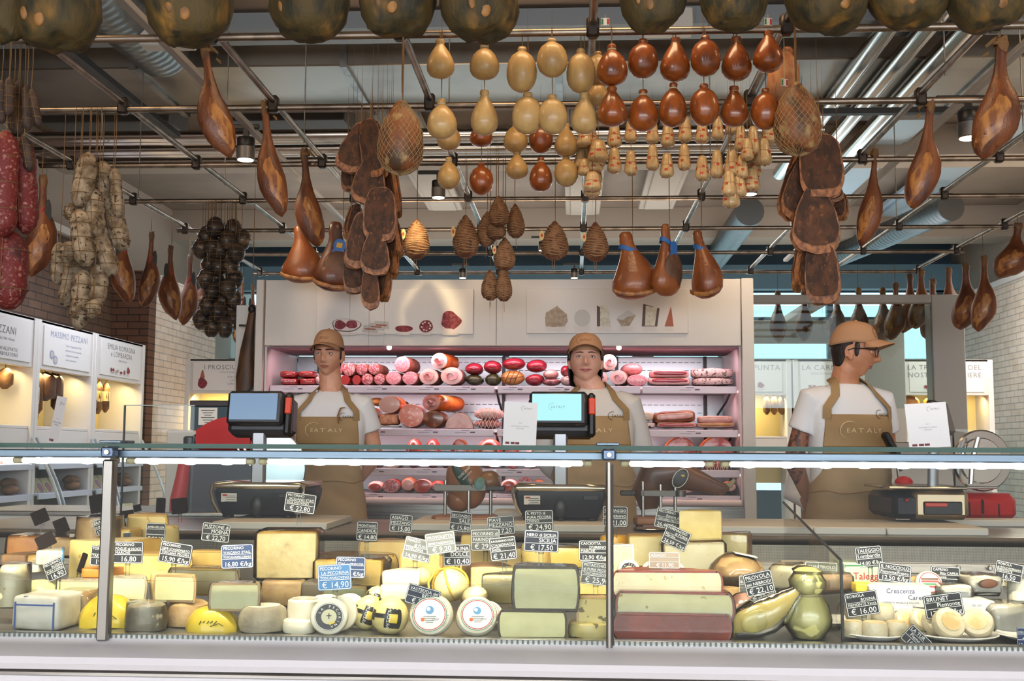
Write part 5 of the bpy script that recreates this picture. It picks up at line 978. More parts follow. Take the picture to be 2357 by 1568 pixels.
block(10, 1232, 92, 1280, 3.5, 'orange rind cheese block at far left in the back', chz('rind_orange', (206, 140, 70), (186, 116, 54)), d=.12, wrap=True); block(88, 1236, 168, 1282, 3.46, 'film wrapped beige block beside the orange rind block', RBEIGE, d=.12, wrap=True)
wheel(153, 1186, 262, 1268, 3.44, 'tall pale brown wheel at left in the back row', RBEIGE, taper=.97, wrap=True)
block(0, 1276, 62, 1302, 3.3, 'dark rind cheese bar at the far left', RBROWN, d=.12); block(58, 1276, 112, 1306, 3.28, 'tan cheese bar beside the dark rind bar', RYELL, d=.1, wrap=True)
wedge(85, 1266, 142, 1302, 3.1, 'white wrapped triangular cheese pack', PAPW, LBLU, yaw=.4, name='wrapped_cheese'); block(30, 1298, 92, 1318, 3.1, 'small white packet lying flat at left', PAPW, d=.08, name='wrapped_cheese')
wedge(136, 1240, 266, 1338, 3.22, 'long sloping yellow holey cheese wedge at left', HOLEY, RYELL, left=True, d=.2, yaw=-.5)
block(186, 1308, 262, 1332, 3.06, 'bright orange cheese slab by the thick post', ORNG, d=.08)
o = half(288, 1181, 387, 1240, 3.62, 'holey pale cheese piece with arched top at left back', HOLEY, RYELL)
block(256, 1216, 300, 1278, 3.5, 'yellow cheese chunk left of the holey arched piece', YELL, d=.1); wheel(322, 1206, 398, 1272, 3.5, 'yellow holey round under the first price tag at back', HOLEY, taper=.96)
half(256, 1272, 442, 1340, 3.16, 'long pale yellow half wheel behind two price tags', BUTTER, RYELL); half(430, 1264, 528, 1334, 3.3, 'yellow half wheel behind the blue price tag', YELL, RYELL)
half(385, 1306, 550, 1370, 3.02, 'wide pale half wheel with flat cut face at left centre', PALE, RYELL, wrap=True); wheel(330, 1314, 420, 1384, 3.0, 'pale cheese wheel behind the half cheese on a dish', PALE)
wheel(300, 1385, 350, 1420, 2.98, 'small beige wheel hidden behind the grey cylinder', RBEIGE)
# -- centre
block(586, 1218, 732, 1335, 3.2, 'big rough-faced square cheese block standing tall', chz('paste_aged', (214, 192, 134), (196, 172, 112), c3=(168, 148, 100), sc3=22, lo3=.6, hi3=.7, bump=.3, bsc=30), RYELL, d=.17, yaw=.12, wrap=True)
block(596, 1332, 698, 1398, 3.18, 'rind covered block under the big square block', RBEIGE, d=.17, wrap=True)
GW = 'small pale wheels'
wheel(650, 1376, 734, 1433, 2.83, 'small pale wheel on top of another near the front', RWHITE, M('top_paper', (168, 160, 140), .5, c2=(206, 198, 176), sc=40), group=GW); wheel(640, 1428, 718, 1470, 2.80, 'small pale wheel under another near the front', RWHITE, group=GW)
wheel(718, 1368, 770, 1412, 2.98, 'small pale wheel behind the stacked pair', RWHITE, group=GW)
GD = 'pale discs standing on edge'
disc(714, 1384, 800, 1473, 2.79, 'pale cheese disc with round black label facing front', RWHITE, .035, .12, .1, art_dark, group=GD); disc(738, 1380, 822, 1468, 2.84, 'pale cheese disc leaning directly behind the black labelled one', RWHITE, .034, .15, .1, group=GD); disc(762, 1376, 842, 1462, 2.90, 'last pale cheese disc of the leaning row by the eggs', RWHITE, .034, .15, .1, group=GD); disc(785, 1374, 836, 1412, 2.98, 'small pale disc peeking above the leaning row', RWHITE, .03, .1, .2, group=GD)
def egg(x0, y0, x1, y1, Y, label, roll=0):
    cx, z, w, h = place(x0, y0, x1, y1, Y); o = thing('egg_shaped_cheese', label, 'cheese', (cx, Y + w * .45, z), 0, 'egg-shaped cheeses with black labels'); Rm = Matrix.Rotation(math.radians(roll), 3, 'Y')
    T = Matrix.Translation((0, 0, h / 2)) @ Rm.to_4x4(); r = w / 2
    MB().lathe([(.01, -.5 * h), (r * .55, -.46 * h), (r * .88, -.3 * h), (r, -.08 * h), (r * .95, .12 * h), (r * .76, .32 * h), (r * .42, .46 * h), (.01, .5 * h)], 24).xf(T).make('body', chz('egg_cream', (232, 214, 142), (226, 206, 130), coat=.3), o)
    def pt(a, t, k=1.012):
        zz = (t - .5) * h; rr = r * math.sqrt(max(.02, 1 - (2 * t - .92) ** 2)) * k; return V((rr * math.sin(a), -rr * math.cos(a), zz))
    mb = MB().grid(lambda u, v: pt(-.15 + .95 * u, .22 + .55 * v), 8, 8, 0)
    mb.grid(lambda u, v: pt(.1 + .45 * u, .38 + .24 * v, 1.022), 6, 5, 1); mb.grid(lambda u, v: pt(-.9 + .75 * u, .44 + .12 * v + .04 * u), 6, 3, 0); mb.grid(lambda u, v: pt(-1.15 + .35 * u, .36 + .28 * v), 5, 4, 0)
    t = textmesh([('MARZOLINO', 0, 0, .0125, 'CENTER', 2)], None); n = len(mb.v)
    mb.v += [pt(-.02 + p.y / r * 1.0, .5 + p.x / h, 1.03) for p in t.v]; mb.f += [tuple(q + n for q in f) for f in t.f]; mb.m += t.m
    mb.xf(T).make('label', [LBLK, LYEL, LW], o)
egg(848, 1380, 936, 1477, 2.80, 'egg-shaped cheese with black label at the front, right one', 8); egg(806, 1374, 874, 1470, 2.86, 'egg-shaped cheese with black label, left one', 20); egg(838, 1352, 884, 1400, 2.97, 'egg-shaped cheese behind the other two', 25)
block(872, 1345, 962, 1384, 2.97, 'white soft cheese slab under a white wedge', IVORY, d=.1, bev=.012); wedge(880, 1312, 962, 1348, 2.98, 'white wedge with sloping top on the white slab', IVORY, RWHITE, d=.1)
disc(935, 1388, 1042, 1481, 2.79, 'white cheese disc with red and green ring label, left one', RWHITE, .04, -.1, .22, art_tricolor, group='discs with ring labels'); disc(1046, 1400, 1151, 1483, 2.79, 'white cheese disc with red and green ring label, right one', RWHITE, .04, .15, .4, art_tricolor, group='discs with ring labels'); disc(1090, 1390, 1156, 1440, 2.9, 'ring labelled disc half hidden behind the right one', RWHITE, .03, .1, .5, art_tricolor, group='discs with ring labels')
def blob(x0, y0, x1, y1, Y, label, m, name='cheese_ball', roll=0, wrap=False, pear=False):
    cx, z, w, h = place(x0, y0, x1, y1, Y); o = thing(name, label, 'cheese', (cx, Y + w / 2, z), 0); T = Matrix.Translation((0, 0, h / 2)) @ Matrix.Rotation(math.radians(roll), 4, 'Y'); r = w / 2
    P = [(.01, -.5), (.6, -.46), (.93, -.28), (1, -.05), (.9, .16), (.66, .34), (.34, .46), (.01, .5)] if not pear else [(.01, -.5), (.7, -.45), (1, -.24), (.95, -.05), (.62, .12), (.5, .2), (.62, .32), (.55, .45), (.01, .5)]
    MB().lathe([(a * r, b * h) for a, b in P], 22).rough(.004, 12, x0).xf(T).make('body', m, o)
    if wrap: MB().lathe([(a * r * 1.04, b * h * 1.02) for a, b in P], 22).rough(.006, 20, x0).xf(T).make('plastic_wrap', FILM, o)
    return o, T, r, h
o, T, r, h = blob(990, 1312, 1074, 1388, 2.97, 'pale round cheese tied with yellow string', chz('pale_ball', (234, 214, 150), (228, 204, 134), c3=(214, 140, 110), sc3=6, lo3=.66, hi3=.74), roll=-20)
mb = MB()
for q in (0, PI / 2): mb.tube([(r * 1.02 * math.cos(t) * math.cos(q), r * 1.02 * math.cos(t) * math.sin(q), h * .5 * math.sin(t)) for t in [PI * 2 * i / 20 for i in range(21)]], .003, 6)
mb.tube([(0, 0, h * .5), (-.02, -.01, h * .56), (-.05, -.02, h * .3), (-.055, -.03, 0)], .003, 6).xf(T).make('yellow_string', M('yellow_string', (212, 166, 50), .7), o)
blob(1060, 1352, 1124, 1414, 2.92, 'pale cheese ball in clear wrap behind the ring labelled discs', chz('pale_ball2', (238, 216, 160), (232, 196, 150)), roll=35, wrap=True); blob(944, 1308, 990, 1350, 2.99, 'small yellow cheese ball left of the string tied one', chz('pale_ball3', (226, 204, 128), (216, 190, 108)))
block(1080, 1298, 1186, 1388, 3.1, 'brown rind cheese quarter left of the grey green half wheels', PALE, RBROWN, d=.12, yaw=.3); wedge(1110, 1322, 1184, 1390, 3.04, 'yellow wedge before the brown rind quarter', BUTTER, RYELL, d=.1, wrap=True)
half(1145, 1402, 1307, 1486, 2.79, 'large grey green half wheel with dark rind, lower of two', GREENP, RDARK); half(1178, 1298, 1334, 1406, 2.80, 'large grey green half wheel in shiny film, upper of two', GREENP, RDARK, wrap=True)
wheel(1306, 1434, 1408, 1488, 2.79, 'low pistachio studded cheese with dark spots', PIST, taper=.95); half(1326, 1368, 1402, 1440, 2.82, 'pistachio studded cheese half stacked by the thin post', PIST, RBEIGE)
half(1325, 1328, 1404, 1372, 3.0, 'yellow half cheese behind the pistachio one', BUTTER, RYELL)
block(720, 1286, 882, 1352, 3.18, 'yellow film wrapped cheese block left of the back row', YELL, RYELL, d=.14, wrap=True); half(724, 1274, 917, 1338, 3.36, 'wide yellow half wheel in shiny film', YELL, RYELL, wrap=True); half(822, 1240, 962, 1316, 3.56, 'beige yellow half wheel in the back row under two small tags', chz('paste_tan', (222, 190, 118), (210, 174, 100)), RBEIGE)
half(740, 1346, 846, 1398, 3.06, 'greenish low half wheel behind the leaning discs', GREENP, RYELL, wrap=True); block(690, 1338, 748, 1384, 3.08, 'dark rind cheese corner beside the big square block', RDARK, d=.1)
half(918, 1268, 1018, 1326, 3.28, 'pale yellow half wheel behind the white wedge', BUTTER, RYELL); half(985, 1276, 1085, 1330, 3.3, 'yellow half cheese behind the string tied ball', YELL, RBEIGE); half(1076, 1258, 1204, 1312, 3.5, 'light brown half wheel at the centre of the back row', chz('paste_tan', (0, 0, 0), (0, 0, 0)), RBEIGE, wrap=True); half(1060, 1230, 1130, 1268, 3.7, 'small yellow half wheel far back at centre', YELL, RYELL)
wheel(1198, 1246, 1278, 1300, 3.3, 'round speckled cheese under a dark price tag', chz('speckled', (226, 200, 120), (210, 180, 100), c3=(110, 90, 60), sc3=50, lo3=.64, hi3=.68)); wedge(1268, 1260, 1344, 1308, 3.28, 'bright yellow wedge right of the speckled round', chz('paste_bright', (244, 214, 110), (236, 200, 90)), RYELL, left=False, wrap=True)
# -- right of the thin post
wheel(1380, 1232, 1450, 1266, 3.5, 'orange yellow wheel by the thin post at back', chz('yellow_wax', (236, 178, 40), (224, 160, 30), coat=.4)); half(1395, 1250, 1460, 1324, 3.16, 'white half cheese right behind the thin post', IVORY, RWHITE)
for i, (a, b, c, d_) in enumerate(((1420, 1298, 1476, 1340), (1478, 1298, 1528, 1340), (1528, 1300, 1578, 1340))): disc(a, b, c, d_, 3.0 + .03 * i, 'little white disc with dark label on the shelf edge, %s of three' % ('left', 'middle', 'right')[i], RWHITE, .03, 0, .1, art_dark if i < 2 else None, group='little labelled discs')
block(1446, 1230, 1534, 1306, 3.4, 'pale square cheese block behind the steeply tilted tag', PALE, RYELL, d=.12); block(1526, 1244, 1672, 1324, 3.3, 'broad crumbly film wrapped cheese block at right', IVORY, RBEIGE, d=.16, wrap=True, roll=2)
wedge(1562, 1172, 1662, 1254, 3.36, 'pale yellow cheese wedge on top of the right heap', BUTTER, RBEIGE, yaw=.2, d=.12); wedge(1634, 1228, 1718, 1292, 3.46, 'film wrapped wedge at the right side of the heap', PALE, RBROWN, yaw=-.3, wrap=True)
half(1412, 1410, 1686, 1494, 2.79, 'dark red waxed half wheel at the bottom of the big stack', M('red_wax_face', (150, 52, 22), .4, c2=(122, 40, 16), sc=12, coat=.3), RRED, wrap=True, dk=.4); half(1416, 1360, 1690, 1432, 2.80, 'long pale holed half wheel in the middle of the big stack', chz('paste_green_holes', (222, 214, 160), (212, 202, 144), c3=(170, 150, 84), sc3=40, lo3=.66, hi3=.7), RRED, wrap=True, dk=.4); half(1406, 1312, 1665, 1376, 2.82, 'long ivory holed half wheel on top of the big stack', IVORY, RRED, dk=.4)
o, T, r, h = blob(1640, 1280, 1770, 1360, 3.05, 'oval brown rinded cheese with a paper label in film', RBEIGE, 'oval_cheese', wrap=True); MB().box((.02, -.02, h * .98), (.06, .05, .002), 0, Matrix.Rotation(.2, 3, 'Y')).make('paper_label', LW, o); wheel(1655, 1350, 1716, 1394, 3.05, 'beige wheel below the oval brown cheese', RBEIGE)
o, T, r, h = blob(1684, 1364, 1768, 1436, 2.93, 'film wrapped pinkish cured piece beside the big stack', M('pink_wrapped', (196, 150, 130), .4, c2=(150, 100, 90), sc=12, coat=.6), 'wrapped_cheese', wrap=True, roll=60)
# provolone piece and gourd
cx, z, w, h = place(1686, 1376, 1850, 1493, 2.80); o = thing('provolone_piece', 'large tapering piece of aged cheese in plastic leaning to the upper right', 'cheese', (cx, 2.84, z))
pts = [(-.082, 0, .022), (-.06, 0, .035), (-.03, 0, .045), (.0, 0, .058), (.03, 0, .076), (.055, 0, .096), (.075, 0, .112), (.086, 0, .118)]; rr = [.022, .036, .044, .046, .04, .028, .018, .008]
MB().tube(pts, rr, 20, (1, .95)).rough(.003, 14).make('body', chz('provolone', (206, 186, 110), (190, 166, 88), coat=.6), o); MB().tube([V(p) + V((0, -.002, .001)) for p in pts], [a * 1.06 for a in rr], 20).rough(.005, 26, 4).make('plastic_wrap', FILM, o)
mb = MB().sph((-.03, -.041, .048), (.036, .008, .026), 14, 8, Matrix.Rotation(-.5, 3, 'Y')); mb.make('cut_face', chz('provolone_cut', (190, 176, 100), (180, 164, 90), coat=.6), o)
cx, z, w, h = place(1818, 1330, 1922, 1496, 2.80); o = thing('gourd_shaped_cheese', 'shiny gourd-shaped cheese in plastic with a narrow waist', 'cheese', (cx, 2.855, z))
GP = [(.004, 0), (.036, .004), (.052, .028), (.055, .05), (.047, .078), (.034, .1), (.031, .108), (.04, .122), (.041, .14), (.03, .156), (.034, .164), (.02, .172), (.004, .174)]
MB().lathe(GP, 24).rough(.003, 14, 2).make('body', chz('gourd', (232, 222, 146), (224, 210, 126), coat=.7), o); MB().lathe([(a * 1.05 + .001, b * 1.01) for a, b in GP], 24).rough(.006, 26, 5).make('plastic_wrap', FILM, o)
MB().tube([(.034 * math.cos(t * PI / 8), .034 * math.sin(t * PI / 8), .105) for t in range(17)], .002, 5).make('tie', STRW, o)
block(1768, 1300, 1832, 1358, 3.1, 'ivory wrapped block behind the leaning aged piece', IVORY, d=.1, wrap=True, yaw=-.5)
# -- packs at the right
def pack(x0, y0, x1, y1, Y, label, base, texts, d=.08, yaw=0, bev=.004, tilt=0, name='cheese_pack', stripes=()):
    cx, z, w, h = place(x0, y0, x1, y1, Y); o = thing(name, label, 'cheese pack', (cx, Y, z), yaw, 'printed cheese packs'); MB().box((0, d / 2, h / 2), (w, d, h), bev).make('carton', base, o)
    mb = textmesh([(s, x * w, y * h, sz * h, al, mi) for s, x, y, sz, al, mi in texts], None, .0006)
    for yy, hh, mi in stripes: mb.box((0, yy * h, .0003), (w * .98, hh * h, .0004), mi=mi)
    mb.xf(upright(0, -.0005, 0)).make('print', [INK, LRED, M('navy_print', (58, 60, 110), .5), LGRN, LYEL], o); return o
PGR = M('pack_green_white', (188, 204, 178), .45, coat=.3); PWH = M('pack_white', (204, 203, 202), .4, coat=.3)
pack(1943, 1296, 2042, 1350, 3.15, 'pale green carton with large red lettering', PGR, [('Taleggio', -.3, .3, .42, 'LEFT', 1), ('D.O.P.', .32, .3, .16, 'LEFT', 1)], .1, .1, stripes=((.88, .06, 3), (.1, .1, 3)))
pack(1808, 1298, 1900, 1350, 3.2, 'pink printed carton left of the square grey tag', M('pack_cream', (226, 214, 190), .45, coat=.3), [('D.O.P.', 0, .6, .2, 'CENTER', 1)], .1, 0, stripes=((.85, .1, 1), (.3, .25, 1)))
block(1880, 1320, 1976, 1364, 3.05, 'brown rind soft cheese in film before the green carton', chz('washed_rind', (206, 170, 130), (180, 140, 100)), d=.1, yaw=.4, wrap=True)
pack(2004, 1350, 2142, 1400, 2.96, 'white carton with dark blue script lettering, uppermost', PWH, [('Crescenza', 0, .68, .3, 'CENTER', 2), ('Carena', .28, .4, .3, 'CENTER', 2), ('CASEIFICIO ANGELO & FIGLI SPA', 0, .22, .11, 'CENTER', 2), ('CASELLE LURANI  TEL. 0371', 0, .06, .11, 'CENTER', 2)], .09, -.06)
pack(2000, 1396, 2102, 1418, 2.95, 'white carton lying under the blue script carton', PWH, [('Crescenza', .1, .3, .55, 'CENTER', 2)], .09, -.06); pack(2206, 1384, 2292, 1420, 2.93, 'white carton with blue print right of the large tag', PWH, [('TEL. 0371', 0, .66, .16, 'CENTER', 2), ('Carena', 0, .14, .4, 'CENTER', 2)], .09, .05)
block(1970, 1342, 2008, 1364, 3.0, 'small yellow packet by the blue script carton', LYEL, d=.05, name='cheese_pack', cat='cheese pack'); block(2052, 1335, 2106, 1360, 3.05, 'pale blue packet with white swirl print', LBLU, d=.06, yaw=.2, name='cheese_pack', cat='cheese pack'); block(2036, 1328, 2070, 1352, 3.1, 'small white square cheese beside the blue packet', IVORY, d=.05)
def art_round(o, r, mx):
    mb = MB(); dsk(mb, r * .82, 0, 0); ring(mb, r * .74, r * .82, .0003, 1)
    for k, (yy, mi) in enumerate(((.28, 4), (.08, 1), (-.14, 3), (-.34, 1))): mb.box((0, yy * r, .0005), (r * 1.3, r * .16, .0003), mi=mi)
    mb.xf(mx).make('round_label', [LW, LRED, LBLU, LGRN, M('label_brown', (96, 60, 40), .5)], o)
disc(2110, 1326, 2172, 1374, 3.05, 'small round cheese with striped red and green label', RWHITE, .03, 0, .3, art_round); disc(2092, 1328, 2116, 1352, 3.2, 'little orange round behind the striped label', chz('little_orange', (226, 170, 100), (210, 150, 80)), .03)
o = block(2232, 1324, 2314, 1370, 3.05, 'white film pack with a dark oval seal near the right edge', PAPW, d=.1, yaw=.2, wrap=True, name='cheese_pack', cat='cheese pack'); MB().sph((.0, -.004, .03), (.028, .003, .012), 16, 8).make('oval_seal', M('label_brown', (96, 60, 40), .5), o)
block(2168, 1346, 2240, 1382, 3.0, 'flat white film pack left of the oval seal pack', PAPW, d=.09, wrap=True, name='cheese_pack', cat='cheese pack'); wheel(2290, 1318, 2334, 1352, 3.2, 'small white round cheese near the right edge', RWHITE); wheel(2328, 1330, 2376, 1384, 3.1, 'white round cheese cut by the right edge', RWHITE); block(2284, 1390, 2380, 1440, 2.92, 'silvery film pack at the right edge', PAPW, d=.1, yaw=.3, wrap=True, name='cheese_pack', cat='cheese pack')
PLM = M('white_porcelain', (226, 222, 212), .15, coat=.5)
def plate(x0, x1, Y, label):
    a, b = W(x0, 1480, Y), W(x1, 1480, Y); r = (b.x - a.x) / 2; return tag(MB().lathe([(.01, .003), (r * .6, .003), (r * .68, .006), (r * .98, .016), (r, .018), (r * .97, .020), (r * .66, .010), (.01, .008)], 36).make('plate', PLM, None, ((a.x + b.x) / 2, Y, deckz(Y) + .0005)), label, 'plate', 'white plates'), (a.x + b.x) / 2, r
plate(1935, 2092, 2.845, 'white plate carrying small pleated soft cheeses'); plate(2096, 2296, 2.855, 'white plate with leaning soft cheese discs'); plate(2296, 2480, 2.85, 'white plate cut by the right edge'); plate(1850, 1990, 3.02, 'white plate below the brown rind soft cheese')
GS = 'small pleated soft cheeses'
SOFT = chz('soft_white', (216, 202, 170), (200, 184, 146), bump=.3, bsc=60); TOPB = M('golden_bloom', (206, 170, 112), .6, c2=(222, 196, 150), sc=30)
for i, (a, b, c, d_, Y) in enumerate(((1947, 1440, 1992, 1482, 2.80), (1992, 1446, 2050, 1488, 2.78), (2046, 1454, 2094, 1488, 2.80), (1955, 1424, 2014, 1452, 2.86), (2010, 1436, 2066, 1466, 2.86))):
    cx = W((a + c) / 2, 1450, Y).x; r = (c - a) / 2 * U(Y); zb = deckz(2.85) + (.011 if i < 3 else .042); hh = .036; o = thing('soft_cheese', 'small pleated soft cheese on the left plate, %s' % ('front left', 'front middle', 'front right', 'stacked left', 'stacked right')[i], 'cheese', (cx, Y + r, zb), 0, GS)
    MB().lathe([(r * .9, 0), (r * .98, .008), (r * .97, hh - .008), (r * .88, hh)], 28, fn=lambda p, an: p * (1 + .03 * math.sin(an * 14)) if p.z > .001 else p).make('body', SOFT, o); MB().lathe([(r * .8, hh - .001), (r * .78, hh + .002), (.004, hh + .003)], 22).make('golden_top', TOPB, o)
for i, (a, b, c, d_, Y, yw) in enumerate(((2152, 1420, 2230, 1484, 2.80, .25), (2128, 1424, 2196, 1480, 2.85, .3), (2098, 1428, 2160, 1476, 2.9, .35), (2212, 1420, 2286, 1484, 2.82, -.35), (2062, 1418, 2120, 1470, 2.93, .4))):
    disc(a, b, c, d_ - 6, Y, 'flat soft cheese disc leaning on the right plate, %s' % ('front centre', 'second in the row', 'third in the row', 'at the right', 'at the back left')[i], SOFT, .03, yw, .55, art_brown(''), group='soft discs on the right plate', lift=.008 if i != 4 else 0)
wheel(2066, 1396, 2142, 1432, 2.95, 'flat soft cheese lying on the back discs behind the right plate', SOFT, TOPB)
# ------------------------------------------------------------------ price tags
TAGK = M('tag_black', (22, 23, 26), .55); TAGB = M('tag_blue', (30, 52, 92), .55); TAGL = M('tag_sky_blue', (70, 122, 172), .55); TAGG = M('tag_grey', (92, 93, 90), .5); TAGP = M('tag_pale', (150, 135, 118), .5); CHALK = M('chalk_white', (236, 236, 230), .6); CLIP = glass_mat('clear_clip', (225, 228, 225), 2.5, .1); TAGR = M('tag_back_brown', (38, 27, 23), .8, spec=.15)
def rrect(w, h, r, n=4):
    out = []
    for cx, cy, a0 in ((w / 2 - r, h / 2 - r, 0), (-w / 2 + r, h / 2 - r, PI / 2), (-w / 2 + r, -h / 2 + r, PI), (w / 2 - r, -h / 2 + r, 1.5 * PI)):
        out += [(cx + r * math.cos(a0 + PI / 2 * i / n), cy + r * math.sin(a0 + PI / 2 * i / n)) for i in range(n + 1)]
    return out
def fit(s, sz, mw):
    t = textmesh([(s, 0, 0, 1, 'LEFT', 0)], None); w = max((p.x for p in t.v), default=.1); return min(sz, mw / w)
def ptag(cx, cy, w, h, roll, Y, lines, price, label, col=None, yaw=0, prong=.03, tilt=.04):
    p = W(cx, cy, Y); u = U(Y); w *= u; h *= u; o = thing('price_tag', label, 'price tag', p, yaw, 'price tags'); R4 = upright(0, 0, 0, 0, tilt, -math.radians(roll))
    blank = lines is None
    MB().prism(rrect(w, h, h * .08), -.0012, .0004).xf(R4).make('card', col or (TAGR if blank else TAGK), o)
    if not blank:
        mb = MB(); a, b = rrect(w * .97, h * .96, h * .08), rrect(w * .935, h * .91, h * .06); n = len(a); mb.rings([[(x, y, .0008) for x, y in a], [(x, y, .0008) for x, y in b]], cap=False)
        nl = len(lines); ph = .34 * h if price else 0; top = h * .44; lh = (h * .88 - ph) / max(nl, 1)
        L = []
        for i, s in enumerate(lines):
            sz = fit(s, lh * .98, w * .86); small = i == nl - 1 and nl > 1; L.append((s, -w * .43 if i % 2 == 0 else w * .43 - .0, top - lh * (i + .82), sz, 'LEFT' if i % 2 == 0 else 'RIGHT', 0))
        if price: L.append((price, w * .02, -h * .41, fit(price, ph * 1.0, w * .84), 'CENTER', 0)); mb.box((0, -h * .45 + ph * 1.02, .0008), (w * .9, h * .02, .0003))
        if nl > 1: mb.box((0, top - lh * (nl - 1) - lh * .0, .0008), (w * .9, h * .014, .0003))
        t = textmesh(L, None, .0009); k = len(mb.v); mb.v += t.v; mb.f += [tuple(q + k for q in f) for f in t.f]; mb.m += t.m
        mb.xf(R4).make('lettering', CHALK, o)
    q = R4 @ V((0, -h / 2, -.001))
    MB().box((q.x, q.y + .001, q.z + .002), (.014, .003, .014), .001).box((q.x - .005, q.y + .001, q.z - prong / 2), (.0022, .0018, prong)).box((q.x + .005, q.y + .001, q.z - prong / 2), (.0022, .0018, prong)).make('clip', CLIP, o)
    return o
TG = [(126, 1311, 46, 44, -25, 3.02, ['PECORINO', 'ROSSO', 'PURA CAPRA'], '16,90', None), (236, 1280, 56, 46, 3, 3.05, ['FORMAGGIO', 'CON', 'TARTUFO'], '19,00', None), (295, 1272, 70, 50, 0, 3.0, ['PECORINO', 'FOGLIE di NOCE', 'MARCHE'], '16,80', None), (404, 1274, 76, 48, 8, 2.95, ['PECORINO', 'SEMI STAGIONATO', 'TOSCANA PECORA'], '15,90 €/kg', None), (358, 1226, 46, 44, 2, 3.42, ['APPENZELLER', ' '], '€ 20,30', None), (497, 1226, 66, 42, 5, 3.35, ['PUZZONE di', 'MOENA'], '€ 22,70', None), (546, 1281, 75, 54, -3, 3.0, ['PECORINO', 'TOSCANO STAG.', 'TOSCANA|PECORINO'], '16,80 €/kg', TAGB), (691, 1158, 72, 44, 7, 3.2, ['PECORINO', 'SICILIANO STAG', 'SICILIA|OVINO'], '€ 22,80', None), (845, 1223, 48, 43, 2, 3.55, ['MONTASIO', "CANDIDE"], '€ 14,80', None), (923, 1205, 52, 40, 4, 3.6, ['ASIAGO', 'MEZZANO'], '€ 15,00', None), (770, 1329, 77, 57, -4, 2.83, ['PECORINO', 'LA PECORINA', 'TOSCANA|OVINO'], '€ 14,90', TAGL), (807, 1306, 68, 47, 1, 3.1, ['PECORINO', 'STAG. in VINACCIA', 'PECORA'], '21,50 €/kg', TAGB), (961, 1265, 64, 50, 12, 3.02, ['MARZO', 'di FUGUE', 'TOSCANA'], '14,90 €/kg', TAGG), (1014, 1250, 68, 48, -8, 2.98, ['PROVOLETTA', 'SEMISTAGIONATA'], '€ 9,20', TAGG), (1060, 1201, 50, 45, 6, 3.7, ['SECONDO', 'SALE'], '€ 15,80', None), (1153, 1210, 62, 42, -5, 3.6, ['PIAVE', 'MEZZANO'], '€ 17,20', M('tag_slate', (58, 62, 66), .55)), (1117, 1243, 66, 48, -2, 3.4, ['PECORINO di', 'FARINDOLA'], '€ 29,00', TAGG), (1052, 1278, 62, 48, -2, 3.05, ['CASOLINA', 'DOLCE'], '€ 10,40', None), (1158, 1263, 60, 52, -7, 3.08, ['RAGUSANO DOP', 'STAGIONATO', 'Sicilia'], '€ 21,40', None), (1241, 1199, 64, 48, -2, 3.5, ['IL PESTO di', 'PURA PECORA', 'OVINO'], '€ 24,90', None), (1246, 1246, 78, 48, 2, 2.82, ['NERO di SICILIA', 'SICILIA'], '€ 17,50', M('tag_ink_blue', (22, 26, 40), .55)), (1366, 1268, 66, 46, 0, 3.0, ['CASCIOTTA', "D'URBINO", 'MARCHE'], '12,90 €/kg', None), (1374, 1321, 72, 50, 6, 2.84, ['PISTACCHIO', 'di PURA PECORA', 'TOSCANA|OVINO'], '€ 25,90', TAGG), (1416, 1189, 56, 46, 1, 3.5, ['FORMAGGIO', "all'ALBERANO"], '€ 21,00', None), (1540, 1196, 62, 44, 12, 3.4, ['PECORINO', 'Riserva del', 'TOSCANA PECORA'], '26,40 €/kg', None), (1556, 1238, 58, 44, 24, 3.3, ['FORMAGGIO', 'di FOSSA', 'Marche'], '26,50 €/kg', None), (1529, 1290, 70, 36, 0, 2.86, ['ASIAGO', ' '], '€ 11,90', TAGP), (1722, 1346, 40, 40, 0, 3.0, ['BURRATA', ' '], '', TAGG), (1747, 1343, 64, 50, -13, 2.86, ['PROVOLA', 'dei NEBRODI'], '€ 22,10', None), (1890, 1312, 72, 34, 2, 3.1, ['QUARTIROLO', 'Lombardia'], '', M('tag_olive_grey', (96, 98, 84), .55)), (2000, 1281, 58, 44, -6, 3.15, ['TALEGGIO', 'Lombardia'], '14,00 €/kg', None), (2059, 1319, 72, 40, 7, 3.04, ['IL NOCCIOLO', 'Piemonte|Fresco'], '12,50 €/kg', None), (2176, 1328, 64, 44, 2, 3.1, ['CAPRINO', 'Rita CAPRA', 'Piemonte'], '14,80', None), (2322, 1316, 60, 40, 12, 3.08, ['ROBIOLA', 'di ROCCAVERANO', 'PIEMONTE'], '16,50', None), (1984, 1390, 72, 52, -9, 2.84, ['ROBIOLA', 'BOSINA', 'PIEMONTE Vacca'], '€ 16,00', None), (2172, 1394, 84, 50, -8, 2.84, ['BRUNET', 'Piemonte'], '17,30 €/kg', None), (2109, 1474, 58, 42, 44, 2.76, ['LA TUR', 'Piemonte'], '16,50', None), (973, 1374, 76, 44, 15, 2.80, ['VASTEDDA del', 'BELICE'], '€ 21,00', M('tag_night', (34, 44, 60), .55)), (293, 1236, 20, 20, -5, 3.45, ['SBRINZ'], '', None), (228, 1214, 22, 36, -22, 3.42, ['BRA', 'DURO'], '13,9', None), (2354, 1468, 24, 44, 0, 2.78, ['OSELLA', ' '], '12,80', TAGB)]
cn = {TAGB: 'dark blue', TAGL: 'sky blue', TAGG: 'greyish', TAGP: 'washed out pale'}
